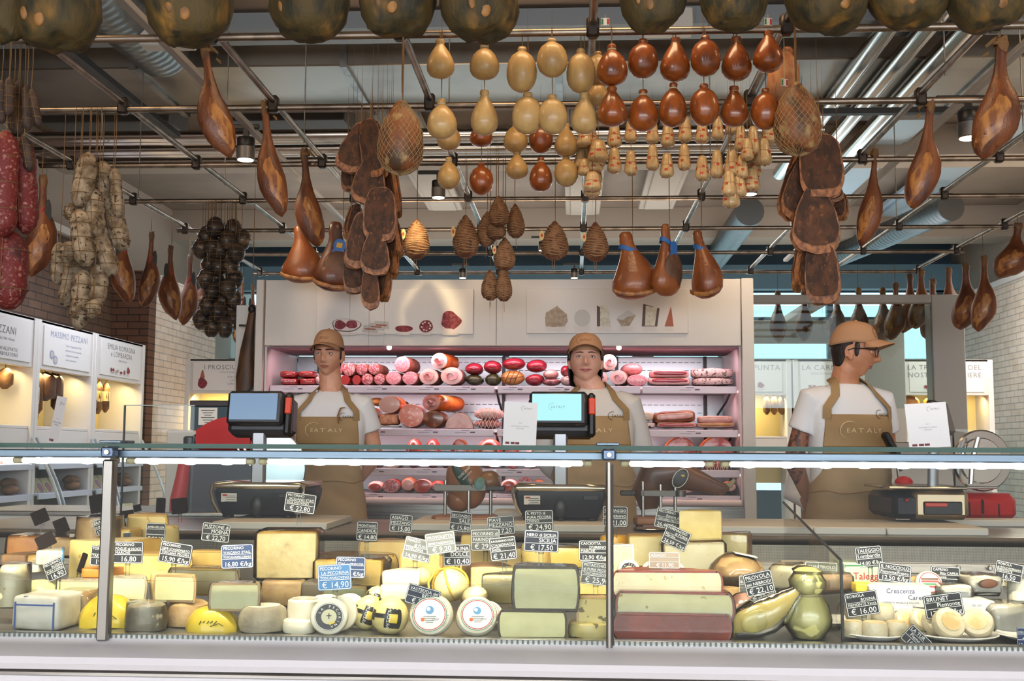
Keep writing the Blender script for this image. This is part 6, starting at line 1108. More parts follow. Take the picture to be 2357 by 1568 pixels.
for t in TG:
    c = cn.get(t[8], 'black'); pr = t[7] or 'no price'; 
    ptag(*t[:6], t[5] and t[6], t[7], ('%s price tag with the chalk price %s' % (c, t[7].replace('€ ', '').replace(' €/kg', ''))) if t[7] else ('small tilted tag half hidden behind the holey piece' if t[2] < 30 else 'greyish tag without price behind the tag marked 22,10' if t[2] < 60 else 'wide olive grey tag standing among the cartons at right'), t[8], prong=.034)
for i, (x, y, w, h, rl, Y, yw) in enumerate(((105, 1245, 42, 32, -28, 3.2, .2), (92, 1190, 36, 32, -24, 3.75, .2), (141, 1211, 30, 34, -22, 3.6, .5), (224, 1160, 34, 42, -10, 3.8, .2), (370, 1164, 22, 34, 0, 3.9, 0), (413, 1165, 38, 36, -6, 3.85, 0), (270, 1200, 34, 32, -14, 3.7, .2), (293, 1184, 30, 18, -8, 3.9, .1), (316, 1170, 18, 16, -15, 4.0, 0), (190, 1296, 16, 46, 22, 3.1, 1.1))):
    ptag(x, y, w, h, rl, Y, None, '', 'dark blank price tag back, %s' % ('over the orange block', 'highest at far left', 'before the tall pale wheel', 'large one behind the tall pale wheel', 'narrow one at back', 'wide one beside the narrow one', 'leaning behind the holey piece', 'low one at back', 'smallest at back', 'seen edge on by the orange slab')[i], None, yw)
# ------------------------------------------------------------------ people
def voxel(mb, name, mats, size, it=4, fac=.5):
    me = mb.mesh(name + '_src', mats[0], 180); ob = bpy.data.objects.new('tmp', me); COL.objects.link(ob)
    m = ob.modifiers.new('r', 'REMESH'); m.mode = 'VOXEL'; m.voxel_size = size; m.use_smooth_shade = True
    s = ob.modifiers.new('s', 'SMOOTH'); s.factor = fac; s.iterations = it
    dg = bpy.context.evaluated_depsgraph_get(); out = bpy.data.meshes.new_from_object(ob.evaluated_get(dg)); bpy.data.objects.remove(ob); bpy.data.meshes.remove(me)
    out.materials.clear()
    for q in mats: out.materials.append(q)
    out.polygons.foreach_set('use_smooth', [True] * len(out.polygons)); out.name = name; return out
def G(x, s): return math.exp(-(x / s) ** 2)
def sm(x): x = max(0, min(1, x)); return x * x * (3 - 2 * x)
def headmesh(mx, wide=1.0, full=0):
    """head centred at eye level, facing -Y"""
    mb = MB(); n, m = 96, 80; rs = []
    for i in range(m + 1):
        th = PI * i / m; ring = []
        for j in range(n):
            ph = 2 * PI * j / n; d = V((math.sin(th) * math.cos(ph), math.sin(th) * math.sin(ph), math.cos(th))); p = V((d.x * .0745 * wide, d.y * .097, d.z * (.116 if d.z > 0 else .121)))
            t = max(0, min(1, (-p.z - .012) / .095)); p.x *= 1 - (.27 - .12 * full) * t ** 1.7
            if p.y > 0: p.y *= 1 - .5 * t
            else: p.y *= 1 - .06 * t
            fr = sm((-d.y - .05) / .5); x, z = p.x, p.z; o = 0
            hn = 0
            if .016 > z > -.052: hn = (.005 + .025 * sm((.016 - z) / .054)) * (1 if z > -.038 else sm((z + .052) / .014)); o -= hn * G(x, .0085 + .004 * sm((.0 - z) / .05))
            o -= .005 * sm((-.024 - z) / .01) * sm((z + .05) / .008) * (G(x - .013, .006) + G(x + .013, .006))
            o += .011 * (G(x - .031, .015) + G(x + .031, .015)) * G(z + .001, .0115)
            o -= .0045 * G(z - .019, .008) * G(abs(x) - .026, .024)
            o -= .004 * G(abs(x) - .044, .018) * G(z + .030, .018)
            o -= (.0055 * G(z + .0605, .0042) + .0065 * G(z + .0715, .005)) * G(x, .017); o += .0045 * G(z + .0655, .0026) * G(x, .021)
            o += .0035 * G(z + .083, .007) * G(x, .02); o -= .008 * G(z + .106, .015) * G(x, .02)
            p.y += o * fr; ring.append(p)
        rs.append(ring)
    mb.rings(rs)
    for s in (-1, 1):
        k = len(mb.v); mb.sph((s * .0745 * wide, .014, -.016), (.008, .018, .031), 14, 10, Matrix.Rotation(s * .35, 3, 'Z') @ Matrix.Rotation(-.2, 3, 'X'))
        mb.tube([(s * (.0765 * wide + .006), .014 + .019 * math.cos(t), -.014 + .029 * math.sin(t)) for t in [PI * .5 * i / 3 - .9 for i in range(6)]], .005, 6); mb.sph((s * .0755 * wide, .006, -.042), (.007, .008, .009), 8, 6)
    return mb.xf(mx)
def hand(mb, mx, s, curl=.35):
    """wrist at origin, fingers along -Z, palm facing -Y, s = thumb side sign along X"""
    k = len(mb.v); mb.box((0, 0, -.045), (.078, .028, .09), .012)
    for i, (x, l) in enumerate(((-.03, .058), (-.010, .072), (.010, .078), (.030, .07))):
        x *= s; p = V((x, 0, -.085)); pts = [V((x, 0, -.06)), p]; a = 0
        for q in (.45, .32, .25): a += curl; p = p + V((0, -math.sin(a), -math.cos(a))) * l * q; pts.append(p.copy())
        mb.tube(pts, [.0095, .0095, .009, .0085, .0065], 8)
    mb.tube([(s * .03, 0, -.018), (s * .052, -.008, -.045), (s * .06, -.02, -.07), (s * .055, -.03, -.09)], [.013, .012, .0105, .008], 8)
    mb.xf(mx, k)
TOR = [(1.475, .060, .058, .012), (1.455, .098, .068, .01), (1.43, .142, .082, .005), (1.395, .176, .096, 0), (1.34, .192, .110, -.004), (1.27, .190, .118, -.008), (1.17, .178, .114, -.006), (1.07, .168, .110, -.004), (.99, .170, .113, -.002), (.91, .178, .12, 0), (.82, .182, .122, 0)]
def torso(z, a, gx=0, gy=0, belly=0):
    T = TOR
    if z >= T[0][0]: r = T[0]
    elif z <= T[-1][0]: r = T[-1]
    else:
        for q, w in zip(T, T[1:]):
            if w[0] <= z <= q[0]: t = (z - w[0]) / (q[0] - w[0]); r = tuple(w[i] * (1 - t) + q[i] * t for i in range(4)); break
    c, s = math.cos(a), math.sin(a); e = 2 / 2.4; bl = belly * G(z - 1.05, .16)
    return V(((r[1] + gx + bl * .6) * math.copysign(abs(c) ** e, c), r[3] + (r[2] + gy + (bl if s < 0 else 0)) * math.copysign(abs(s) ** e, s), z))
SKIN1 = M('skin_light', (214, 160, 132), .5, sss=.15, c2=(204, 146, 118), sc=14); SKIN2 = M('skin_fair', (224, 172, 148), .5, sss=.15, c2=(216, 158, 136), sc=14); SKIN3 = M('skin_tan', (196, 138, 104), .5, sss=.15, c2=(184, 124, 90), sc=14)
LIPS = M('lips', (176, 104, 94), .45); HAIR = M('dark_hair', (30, 22, 20), .55, bump=.4, bsc=160, stretch=(1, 1, .15)); EYEW = M('eye_white', (196, 188, 182), .25); IRIS = M('iris_brown', (62, 40, 26), .2, coat=.6); PUP = M('pupil', (8, 8, 8), .1, coat=1)  # eye white is darkened in its colour, for eyes sitting in shadow
TAN = M('apron_tan', (166, 138, 99), .8, c2=(154, 126, 88), sc=4, bump=.12, bsc=240); CAPM = M('cap_tan', (178, 134, 98), .8, bump=.12, bsc=260); SHW = M('tshirt_white', (222, 222, 224), .85, bump=.1, bsc=120); SHG = M('shirt_pale_grey', (206, 202, 198), .85, bump=.1, bsc=120); TRO = M('dark_trousers', (38, 38, 44), .85); THR = M('thread_cream', (222, 198, 156), .7); THD = M('thread_dark', (40, 40, 44), .7); THC = M('thread_rust', (150, 92, 60), .7); TATT = M('skin_tattooed', (150, 100, 78), .5, c2=(86, 62, 56), sc=34, lo=.5, hi=.58)
def person(label, px, Y, scale, yaw, hyaw, hpitch, skin, shirt, hairkind, sleeve=.52, pose='back', belly=0, wide=1, full=0, glasses=False, capped=True, hx=0, logo_shirt=True, tattoo=False, grp='clerks in tan aprons', htilt=0, hz=0, hy=0, smile=0):
    x = W(px, 1000, Y).x; root = thing('person', label, 'person', (x, Y, 0), yaw, grp); root.scale = (scale,) * 3
    HM = Matrix.Translation((hx, -.012 + hy, 1.665 + hz)) @ Matrix.Translation((0, .03, -.1)) @ Matrix.Rotation(hyaw, 4, 'Z') @ Matrix.Rotation(hpitch, 4, 'X') @ Matrix.Rotation(htilt, 4, 'Y') @ Matrix.Translation((0, -.03, .1))
    b = headmesh(HM, wide, full)
    hc = HM @ V((0, .025, -.09)); b.tube([hc + V((0, 0, .04)), hc, V((hx * .5, .015 + hy * .4, 1.515 + hz * .4)), V((0, .02, 1.46)), V((0, .015, 1.42))], [.055, .060 * wide, .062 * wide, .068, .08], 18)
    b.rings([[torso(z, 2 * PI * j / 36, -.012, -.012, belly) for j in range(36)] for z in [t[0] for t in TOR]])
    A = {}
    for s in (-1, 1):
        if pose == 'back': sh, el, wr = V((s * .170, .005, 1.392)), V((s * .238, .065, 1.125)), V((s * .10, .205, .955))
        elif pose == 'front': sh, el, wr = V((s * .170, .005, 1.392)), V((s * .25, .02, 1.12)), V((s * .09, -.25, 1.03))
        A[s] = (sh, el, wr); m1 = sh.lerp(el, .5); m2 = el.lerp(wr, .45)
        b.tube([sh + V((-s * .03, 0, .0)), sh.lerp(el, .15), m1, sh.lerp(el, .85), el, el.lerp(wr, .2), m2, wr], [.05, .052, .047, .042, .041, .042, .037, .027], 14)
        dv = (wr - el).normalized(); q = V((0, 0, -1)).rotation_difference(dv).to_matrix().to_4x4(); hand(b, Matrix.Translation(wr) @ q @ Matrix.Rotation(s * .6, 4, 'Z'), -s)
        b.tube([(s * .09, 0, .86), (s * .095, 0, .7), (s * .10, -.005, .5), (s * .10, .01, .3), (s * .10, .02, .1)], [.09, .082, .058, .054, .04], 14); b.sph((s * .1, -.05, .05), (.045, .12, .05), 14, 8)
    fv = [q for q in headmesh(Matrix.Identity(4), wide, full).v if q.y < -.05]
    def fy(x, z):
        n_ = sorted(((q.x - x) ** 2 + (q.z - z) ** 2, q.y) for q in fv)[:4]; ws = [1 / (d + 1e-7) for d, _ in n_]; return sum(w * y for w, (_, y) in zip(ws, n_)) / sum(ws)
    me = voxel(b, 'body', [skin, skin, TATT], .0046, 3)
    if tattoo: me.polygons.foreach_set('material_index', [2 if f.center.x < -.19 and .9 < f.center.z < 1.3 else 0 for f in me.polygons])
    link('body', me, root)
    mw = .0245 + .006 * smile; dn = lambda t: .005 * smile * t * t
    def lip(t, v):
        x = mw * t; k = 1 - abs(t) ** 2.2; top = -.0662 + (.0062 - .0014 * G(t, .18)) * k; bot = -.0662 - .0082 * k; z = top + (bot - top) * v + dn(t); return HM @ V((x, fy(x, z) - .0006 - .0022 * k * math.sin(PI * ((v * 2) % 1.0001)), z))
    MB().grid(lambda u, v: lip(u * 2 - 1, v), 20, 8).make('lips', LIPS if hairkind != 'bob' else M('lips_rose', (190, 104, 104), .4), root)
    MB().tube([HM @ V((mw * 1.08 * t, fy(mw * t, -.0662) - .0012 - .0005 * (1 - t * t), -.0664 + dn(t))) for t in [-1 + i / 6 for i in range(13)]], [.0003] + [.0011] * 11 + [.0003], 6).make('mouth_line', M('mouth_dark', (84, 44, 40), .6), root)
    for s in (-1, 1):
        T = HM @ Matrix.Translation((s * .031, -.0750, -.001)); e = MB(); e.sph((0, 0, 0), .0126, 20, 14); e.sph((0, -.0068, -.0002), (.0066, .0064, .0066), 16, 10, mi=1); e.sph((0, -.0112, 0), (.0032, .0024, .0032), 10, 8, mi=2); e.xf(T).make('eye', [EYEW, IRIS, PUP], root)
        def lid(az, el, R_=.0142): return T @ V((R_ * 1.08 * math.sin(az) * math.cos(el), -R_ * math.cos(az) * math.cos(el), R_ * math.sin(el)))
        ed = lambda az, k: k * max(0, math.cos(az * 1.25))
        l = MB().grid(lambda u, v: lid((u - .5) * 2.7, ed((u - .5) * 2.7, .36) * (1 - v) + 1.25 * v), 14, 6); l.grid(lambda u, v: lid((u - .5) * 2.7, -ed((u - .5) * 2.7, .40) * (1 - v) - 1.2 * v), 14, 5); l.make('eyelid', skin, root)
        MB().tube([lid((u / 12 - .5) * 2.3, ed((u / 12 - .5) * 2.3, .35), .0146) for u in range(13)], [.0004] + [.0011] * 11 + [.0004], 6).make('eyelash', HAIR, root)
        bk = .8 if hairkind == 'bob' else 1.15
        bz = lambda t: .0185 + .0055 * math.sin(t * 2.4) - .004 * t
        MB().tube([HM @ V((s * (.011 + .041 * t), fy(s * (.011 + .041 * t), bz(t)) - .0012, bz(t))) for t in (0, .2, .4, .6, .8, 1)], [.0030 * bk, .0044 * bk, .0046 * bk, .0038 * bk, .0028 * bk, .001], 8, sq=(1, .7)).make('eyebrow', HAIR, root)
    if hairkind == 'short':
        h = MB().grid(lambda u, v: HM @ V(((.0755 * wide) * math.cos(-.02 + (PI + .04) * u) * (1 - .30 * max(0, v - .5)), .006 + .094 * math.sin(-.02 + (PI + .04) * u) * (1 - .35 * max(0, v - .4)), .046 - .125 * v * (.22 + .78 * sm(math.sin(PI * u) * 1.5)))), 30, 12)
        for s in (-1, 1): h.sph(tuple(HM @ V((s * .0730 * wide, -.016, .006))), (.004, .010, .034), 10, 8, HM.to_3x3())
    else:
        h = MB().grid(lambda u, v: HM @ V(((.083 * wide - .012 * v * v) * math.cos(-.12 + (PI + .24) * u), .012 + .098 * math.sin(-.12 + (PI + .24) * u) * (1 - .25 * v), .046 - .175 * v)), 36, 14)
        for s in (-1, 1): h.sph(tuple(HM @ V((s * .0755 * wide, -.028, .02))), (.005, .012, .028), 10, 8, HM.to_3x3())
    ho = h.rough(.0025, 60, 3).make('hair', HAIR, root); sd = ho.modifiers.new('t', 'SOLIDIFY'); sd.thickness = .006; sd.offset = 0
    # shirt
    b = MB().rings([[torso(z, 2 * PI * j / 40, .004, .004, belly) for j in range(40)] for z in (1.462, 1.452, 1.43, 1.395, 1.34, 1.27, 1.17, 1.07, .99, .91, .80)])
    for s in (-1, 1):
        sh, el, wr = A[s]
        if sleeve <= 1: pts = [sh + V((-s * .05, 0, .005)), sh, sh.lerp(el, sleeve * .5), sh.lerp(el, sleeve)]; b.tube(pts, [.062, .066, .066, .069], 18)
        else: b.tube([sh + V((-s * .05, 0, .005)), sh, sh.lerp(el, .5), el, el.lerp(wr, .3), el.lerp(wr, sleeve - 1)], [.062, .066, .063, .062, .056, .046], 18)
    b.rough(.006, 11, px); link('shirt', voxel(b, 'shirt', [shirt], .007, 5), root)
    c = MB().tube([V((.066 * math.cos(t * PI / 12), .010 + .066 * math.sin(t * PI / 12), 1.468 - .022 * max(0, -math.sin(t * PI / 12)))) for t in range(25)], .009, 8, sq=(.8, 1.3)); c.make('collar', SHW, root)
    if logo_shirt:
        t = textmesh([('EATALY', 0, 0, .019, 'CENTER', 0)], None); mb = MB(); mb.v = []; 
        def wrap(p, cx, cz, g=.012):
            xx = cx + p.x; zz = cz + p.y; r = [torso(zz, a, g, g, belly) for a in [-PI * k / 24 for k in range(25)]]; q = min(r, key=lambda w: abs(w.x - xx)); i = r.index(q); j = min(24, i + 1) if q.x > xx else max(0, i - 1); w = r[j]; k_ = 0 if abs(w.x - q.x) < 1e-6 else (xx - q.x) / (w.x - q.x); return V((xx, q.y + (w.y - q.y) * k_ - .001, zz))
        mb.v = [wrap(p, .118, 1.318) for p in t.v]; mb.f = t.f; mb.m = t.m
        k = len(mb.v); mb.tube([wrap(V((-.03 + .02 * math.cos(a), .008 + .02 * math.sin(a), 0)), .118, 1.318) for a in [1.2 + .35 * i for i in range(11)]], .0011, 5); mb.make('chest_logo', THD, root)
    tr = MB().rings([[torso(z, 2 * PI * j / 30, .002, .002) for j in range(30)] for z in (.93, .86, .82)])
    for s in (-1, 1): tr.tube([(s * .085, 0, .86), (s * .098, 0, .66), (s * .102, 0, .45), (s * .103, .008, .25), (s * .103, .015, .06)], [.105, .098, .078, .07, .07], 16)
    link('trousers', voxel(tr, 'trousers', [TRO], .014, 3), root)
    for s in (-1, 1): MB().sph((s * .103, -.045, .04), (.05, .135, .045), 16, 8).make('shoe', BLACK, root)
    # apron
    def ap(u, z, g=.010):
        if z > 1.10: ph = .86 + .20 * sm((1.33 - z) / .2)
        else: ph = 1.06 + 1.2 * sm((1.10 - z) / .16)
        a = -PI / 2 + u * ph; fl = max(0, .95 - z) * .10
        p = torso(max(z, .82), a, g + fl, g + fl, belly); p.z = z; w = .004 * math.sin(z * 34 + 3 * u) * sm((1.12 - z) / .1) + .003 * math.sin(u * 9 + z * 12) * sm((1.2 - z) / .2); return V((p.x * (1 + w * 2), p.y - abs(w), z))
    am = MB().grid(lambda u, v: ap(u * 2 - 1, 1.325 - .82 * v), 40, 60); ao = am.make('apron', TAN, root); sd = ao.modifiers.new('t', 'SOLIDIFY'); sd.thickness = .003; sd.offset = 1
    MB().tube([ap(u / 10 - 1, .985 - .006 * math.sin(u)) + V((0, -.003, 0)) for u in range(21)], .003, 6, sq=(.5, 1)).make('waist_seam', M('apron_seam', (140, 102, 60), .8), ao)
    MB().tube([ap(u / 10 - 1, 1.185) + V((0, -.0025, 0)) for u in range(21)], .0016, 5).make('bib_seam', MT['apron_seam'], ao)
    mb = MB(); t = textmesh([('EATALY', .004, 0, .027, 'CENTER', 0)], None, 0, 1.3)
    mb.v = [ap(max(-1, min(1, (p.x * 1.0) / .155)), 1.245 + p.y, .0148) for p in t.v]; mb.f = t.f; mb.m = t.m
    mb.tube([ap((-.045 + .038 * math.cos(a)) / .155, 1.256 + .038 * math.sin(a), .0148) for a in [1.0 + .36 * i for i in range(10)]], [.0006 + .0016 * math.sin(PI * i / 9) for i in range(10)], 5); mb.make('embroidery', THR, ao)
    for s in (-1, 1):
        e = ap(s * .93, 1.325, .012); pts = [e + V((0, .001, -.02)), e + V((-s * .002, -.001, .03)), V((s * .105, -.093, 1.41)), V((s * .084, -.045, 1.462)), V((s * .072, .01, 1.487)), V((s * .045, .065, 1.49)), V((0, .08, 1.49))]; pts[2].y = torso(1.40, -PI / 2 + s * .75, .012, .012, belly).y - .004
        P = []
        for i in range(len(pts) - 1): P += [pts[i].lerp(pts[i + 1], k / 3) for k in range(3)]
        P.append(pts[-1]); mb = MB()
        for i, p in enumerate(P): pass
        rs = []
        for i, p in enumerate(P):
            t_ = (P[min(i + 1, len(P) - 1)] - P[max(0, i - 1)]).normalized(); out = V((p.x * .6, p.y, .05)).normalized() if i < 15 else V((0, .3, 1)).normalized(); sd_ = t_.cross(out).normalized() * .019; nn = sd_.cross(t_).normalized() * .0022; rs.append([p - sd_ - nn, p + sd_ - nn, p + sd_ + nn, p - sd_ + nn])
        mb.rings(rs); mb.make('strap', TAN, ao)
    if capped:
        c = MB(); n = 36; rs = []
        for i in range(13):
            t = i / 12; k = math.cos(t * PI / 2) ** .62 if t < 1 else .02; rs.append([V((.083 * wide * max(k, .02) * math.cos(2 * PI * j / n), .006 + .106 * max(k, .02) * math.sin(2 * PI * j / n), .034 + (.004 if math.sin(2 * PI * j / n) > 0 else 0) * -6 * math.sin(2 * PI * j / n) * (1 - t) + .100 * math.sin(t * PI / 2))) for j in range(n)])
        c.rings(rs, cap=False); c.sph((0, .004, .136), (.008, .008, .005), 10, 6); co = c.xf(HM).make('cap', CAPM, root); sd = co.modifiers.new('t', 'SOLIDIFY'); sd.thickness = .003
        def br(u, v):
            a = -PI / 2 + (u - .5) * 2.05; ex = .070 * v * math.cos((u - .5) * 2.0) ** .7 if abs(u - .5) < .499 else 0
            x = .084 * wide * math.cos(a); y = .006 + .107 * math.sin(a); return HM @ V((x * (1 + .12 * v), y - ex, (.056 - .010 * v - .034 * ((u - .5) * 2) ** 2 * (.55 + .45 * v))))
        bo = MB().grid(br, 24, 8).make('brim', CAPM, co); sd = bo.modifiers.new('t', 'SOLIDIFY'); sd.thickness = .004
        mb = MB(); t = textmesh([('EATALY', 0, 0, .019, 'CENTER', 0)], None)
        def cp_(x, z):
            a = -PI / 2 + x / .095; tt = math.asin(max(0, min(1, (z - .034) / .1))); k = math.cos(tt) ** .62 * 1.022; return HM @ V((.083 * wide * k * math.cos(a), .006 + .106 * k * math.sin(a), z))
        mb.v = [cp_(p.x, .078 + p.y) for p in t.v]; mb.f = t.f; mb.m = t.m; mb.tube([cp_(-.034 + .02 * math.cos(a), .088 + .02 * math.sin(a)) for a in [1.0 + .4 * i for i in range(10)]], .001, 5); mb.make('cap_logo', THC, co)
    if glasses:
        g = MB()
        for s in (-1, 1):
            g.tube([HM @ V((s * .033 + .026 * sx_, -.104 + .01 * (abs(s * .033 + .026 * sx_) / .06) ** 2, -.004 + .016 * sz_)) for sx_, sz_ in ((-1, .6), (-.9, 1), (0, 1.1), (.9, 1), (1, .6), (.95, -.6), (.6, -1), (-.6, -1), (-.95, -.6), (-1, .6))], .0026, 6)
            g.tube([HM @ V((s * .058, -.094, .009)), HM @ V((s * .077 * wide, -.05, .008)), HM @ V((s * .081 * wide, .0, .005)), HM @ V((s * .080 * wide, .022, -.006))], .003, 6)
        g.tube([HM @ V((-.008, -.104, .004)), HM @ V((0, -.107, .006)), HM @ V((.008, -.104, .004))], .0024, 6); go = g.make('glasses', BLACK, root)
    return root, ao, HM
p1, a1, _ = person('man in white t-shirt and tan apron standing at left, facing forward with arms behind him', 760, 6.0, 1.0, .04, -.10, .04, SKIN1, SHW, 'short', wide=.97, hx=-.012)
# loose strap end of the first apron, in a deeper tan
MB().tube([V((.095, -.125, 1.375)), V((.075, -.135, 1.37)), V((.062, -.138, 1.33)), V((.066, -.140, 1.29))], [.010, .014, .014, .006], 8, sq=(1, .25)).make('loose_strap', M('strap_deep_tan', (160, 120, 72), .8), a1)
p2, a2, _ = person('smiling woman in pale grey shirt and tan apron standing behind the middle scale', 1365, 5.7, 1.0, .0, .0, -.10, SKIN2, SHG, 'bob', sleeve=1.55, belly=.03, wide=1.02, full=.8, hx=-.035, smile=1, hz=-.055)
p2.scale = (1.06, 1.0, 1.0)
p3, a3, _ = person('man with black glasses in tan cap and apron looking to the right', 1952, 5.14, .995, .28, 1.0, .11, SKIN3, SHW, 'short', belly=.01, glasses=True, tattoo=True, hx=-.005, hz=-.046, hy=-.015)
p4, a4, _ = person('person in pale long sleeves mostly hidden behind the man with glasses', 1902, 6.35, .82, .3, .3, .5, SKIN2, SHW, 'bob', sleeve=1.6, pose='front', logo_shirt=False, capped=False, hx=.05)
# ------------------------------------------------------------------ equipment behind the counter
LZB = LZ + .0275
SCR = emit('screen_glow', (176, 236, 240), 1.05); SCR2 = M('screen_idle', (116, 142, 170), .15, em=(110, 140, 175), es=.35, coat=.6); ORL = M('orange_lever', (214, 62, 24), .35, coat=.3); BODY = M('scale_body_slate', (34, 36, 46), .35, spec=.3); CHR = M('chrome_trim', (204, 196, 176), .18, 1)
def scale(px, Y, label, lit):
    x = W(px, 1190, Y).x; o = thing('weighing_scale', label, 'scale', (x, Y, LZB), 0, 'counter scales')
    def prof(k, z, y0=0): return [(k * a, y0 + b, z) for a, b in ((-.17, .02), (-.16, .004), (-.08, -.006), (.08, -.006), (.16, .004), (.17, .02), (.175, .34), (.165, .36), (-.165, .36), (-.175, .34))]
    MB().rings([prof(.86, .012, .012), prof(.96, .05, .004), prof(1.02, .085), prof(1.03, .105), prof(.99, .112)]).make('base', BODY, o)
    MB().rings([prof(1.0, .113, -.002), prof(1.05, .120, -.006), prof(1.05, .130, -.006), prof(1.0, .138)]).make('weighing_tray', CHR, o)
    for s in (-1, 1): MB().tube([(s * .150, .0, .02), (s * .172, -.004, .06), (s * .182, -.002, .10), (s * .180, .01, .125)], .006, 6).make('side_trim', CHR, o)
    for fx in (-.12, 0, .12): MB().cyl((fx, .03, .006), .022, .012, 14, .003).make('foot', BLACK, o)
    MB().box((-.108, -.0065, .078), (.062, .002, .034), .001).make('sticker', LW, o)
    mb = MB().box((-.124, -.0082, .087), (.018, .001, .007), mi=1)
    for k in range(4): mb.box((-.1, -.0082, .084 - k * .007), (.034 + .01 * (k % 2), .001, .002), mi=0)
    mb.make('sticker_print', [INK, LRED], o)
    MB().box((.115, -.0075, .088), (.056, .003, .017), .002).make('badge', BLACK, o)
    MB().sph((0, .002, .05), (.026, .016, .042), 14, 10).make('front_bulge', DARK, o)
    MB().box((0, .012, .25), (.056, .03, .30), .008).make('pole', M('pole_silver', (150, 152, 156), .35, .7), o); MB().cyl((.0, -.0045, .128), .005, .003, 10, axis='Y').make('screw', BLACK, o)
    T = Matrix.Translation((-.008, -.02, .424)) @ Matrix.Rotation(-.16, 4, 'X')
    MB().box((0, .0, 0), (.222, .03, .135), .012).xf(T).make('screen_bezel', M('bezel_dark', (36, 38, 42), .35, coat=.2), o)
    sc = MB().box((-.006, -.0155, .004), (.187, .002, .104), .001).xf(T).make('screen', SCR if lit else SCR2, o)
    if lit:
        t = textmesh([('EATALY', .005, -.004, .013, 'CENTER', 0)], None, .0004, 1.2); t.tube([(-.017 + .014 * math.cos(a), .002 + .014 * math.sin(a), .0004) for a in [1 + .4 * i for i in range(10)]], .0005, 4); t.xf(T @ Matrix.Translation((-.006, -.0168, .004)) @ Matrix.Rotation(PI / 2, 4, 'X')).make('screen_logo', M('logo_grey', (120, 150, 160), .6), sc)
    MB().box((.012, .07, -.02), (.255, .10, .16), .02).xf(T).make('printer_housing', DARK, o); MB().box((.126, .02, -.02), (.03, .04, .17), .01).xf(T).make('printer_cheek', BLACK, o)
    MB().box((.128, -.004, .01), (.026, .012, .065), .004).xf(T).make('orange_lever', ORL, o)
    return o
scale(590, 4.36, 'counter scale with a dim blue grey screen, left one', False); scale(1290, 4.34, 'counter scale with a bright cyan screen in front of the woman', True)
# right-hand scale seen from behind
x = W(2150, 1190, 4.42).x; o = thing('weighing_scale', 'counter scale at right turned away, screen seen edge on', 'scale', (x, 4.42, LZB), 0, 'counter scales')
MB().box((-.08, .2, .062), (.14, .38, .10), .02).make('base', BODY, o); MB().box((.03, .19, .068), (.215, .37, .115), .02).make('housing', M('scale_bronze', (186, 170, 140), .28, .9), o)
MB().box((.035, .003, .055), (.145, .008, .05), .012).make('printer_window', BLACK, o); MB().box((.01, -.002, .068), (.085, .006, .016), .003, Matrix.Rotation(-.0, 3, 'Y')).make('orange_lever', ORL, o)
MB().box((-.02, .18, .132), (.30, .38, .012), .005).make('weighing_tray', CHR, o); MB().sph((-.1, .0, .085), (.009, .006, .007), 10, 6).make('red_button', redb, o)
MB().tube([(.03, .1, .13), (.035, .1, .25), (.05, .08, .38)], .018, 10, sq=(1.2, .7)).make('pole', MT['pole_silver'], o)
T = Matrix.Translation((.055, .06, .40)) @ Matrix.Rotation(1.0, 4, 'Z') @ Matrix.Rotation(-.25, 4, 'X')
MB().box((0, 0, 0), (.21, .035, .135), .012).xf(T).make('screen_bezel', MT['bezel_dark'], o); MB().box((0, .055, -.015), (.2, .07, .13), .014).xf(T).make('printer_housing', BLACK, o)
# slicers
o = thing('meat_slicer', 'steel and red meat slicer behind the right-hand scale', 'slicer', (W(2225, 1180, 5.0).x, 5.02, LZ), .15)
REDP = M('slicer_red', (186, 12, 10), .35, spec=.25); STL = M('slicer_steel', (186, 186, 184), .2, 1)
MB().box((.05, .1, .06), (.34, .3, .12), .03).make('base', REDP, o); MB().cyl((.11, .05, .26), .135, .02, 32, .006, axis='Y').make('blade_guard', STL, o); MB().cyl((.10, .036, .26), .10, .012, 32, .004, axis='Y').make('blade', M('blade_steel', (206, 208, 208), .12, 1), o)
MB().box((-.17, .02, .24), (.25, .015, .20), .004, Matrix.Rotation(-.2, 3, 'X')).make('carriage_plate', STL, o); MB().box((-.08, .0, .145), (.40, .12, .012), .003).make('carriage_table', STL, o); MB().box((-.31, .0, .30), (.03, .05, .18), .01, Matrix.Rotation(-.5, 3, 'Y')).make('pusher', BLACK, o); MB().sph((-.28, -.02, .165), (.04, .03, .028), 14, 8).make('red_knob', REDP, o); MB().tube([(.02, -.02, .16), (.03, -.02, .26), (.06, -.02, .36)], .012, 8).make('handle', STL, o)
o = thing('meat_slicer', 'big vintage style red meat slicer at left', 'slicer', (W(505, 1180, 5.25).x, 5.25, LZ), 0)
MB().box((.02, .25, .12), (.40, .4, .42), .02).make('body', M('slicer_navy', (46, 48, 60), .35), o)
mb = MB().grid(lambda u, v: V((-.13 + .26 * u, .02 + .34 * v, .33 + .115 * math.sin(PI * (.12 + .60 * u)) ** .8 * (1 - .25 * v))), 18, 8); k = len(mb.v); mb.box((0, .19, .315), (.26, .34, .05), .012); mb.make('hood', REDP, o)
MB().grid(lambda u, v: V((-.13 + .26 * u, .019, .31 + v * (.02 + .115 * math.sin(PI * (.12 + .60 * u)) ** .8))), 18, 4).make('hood_front', REDP, o)
MB().cyl((.20, .06, .20), .19, .016, 40, .004, axis='Y').make('blade', M('slicer_blade', (176, 196, 204), .15, 1), o); MB().box((.10, .03, .26), (.12, .02, .012), .003, Matrix.Rotation(.9, 3, 'Y')).box((.125, .02, .27), (.12, .02, .012), .003, Matrix.Rotation(.9, 3, 'Y')).make('sharpener', STL, o)
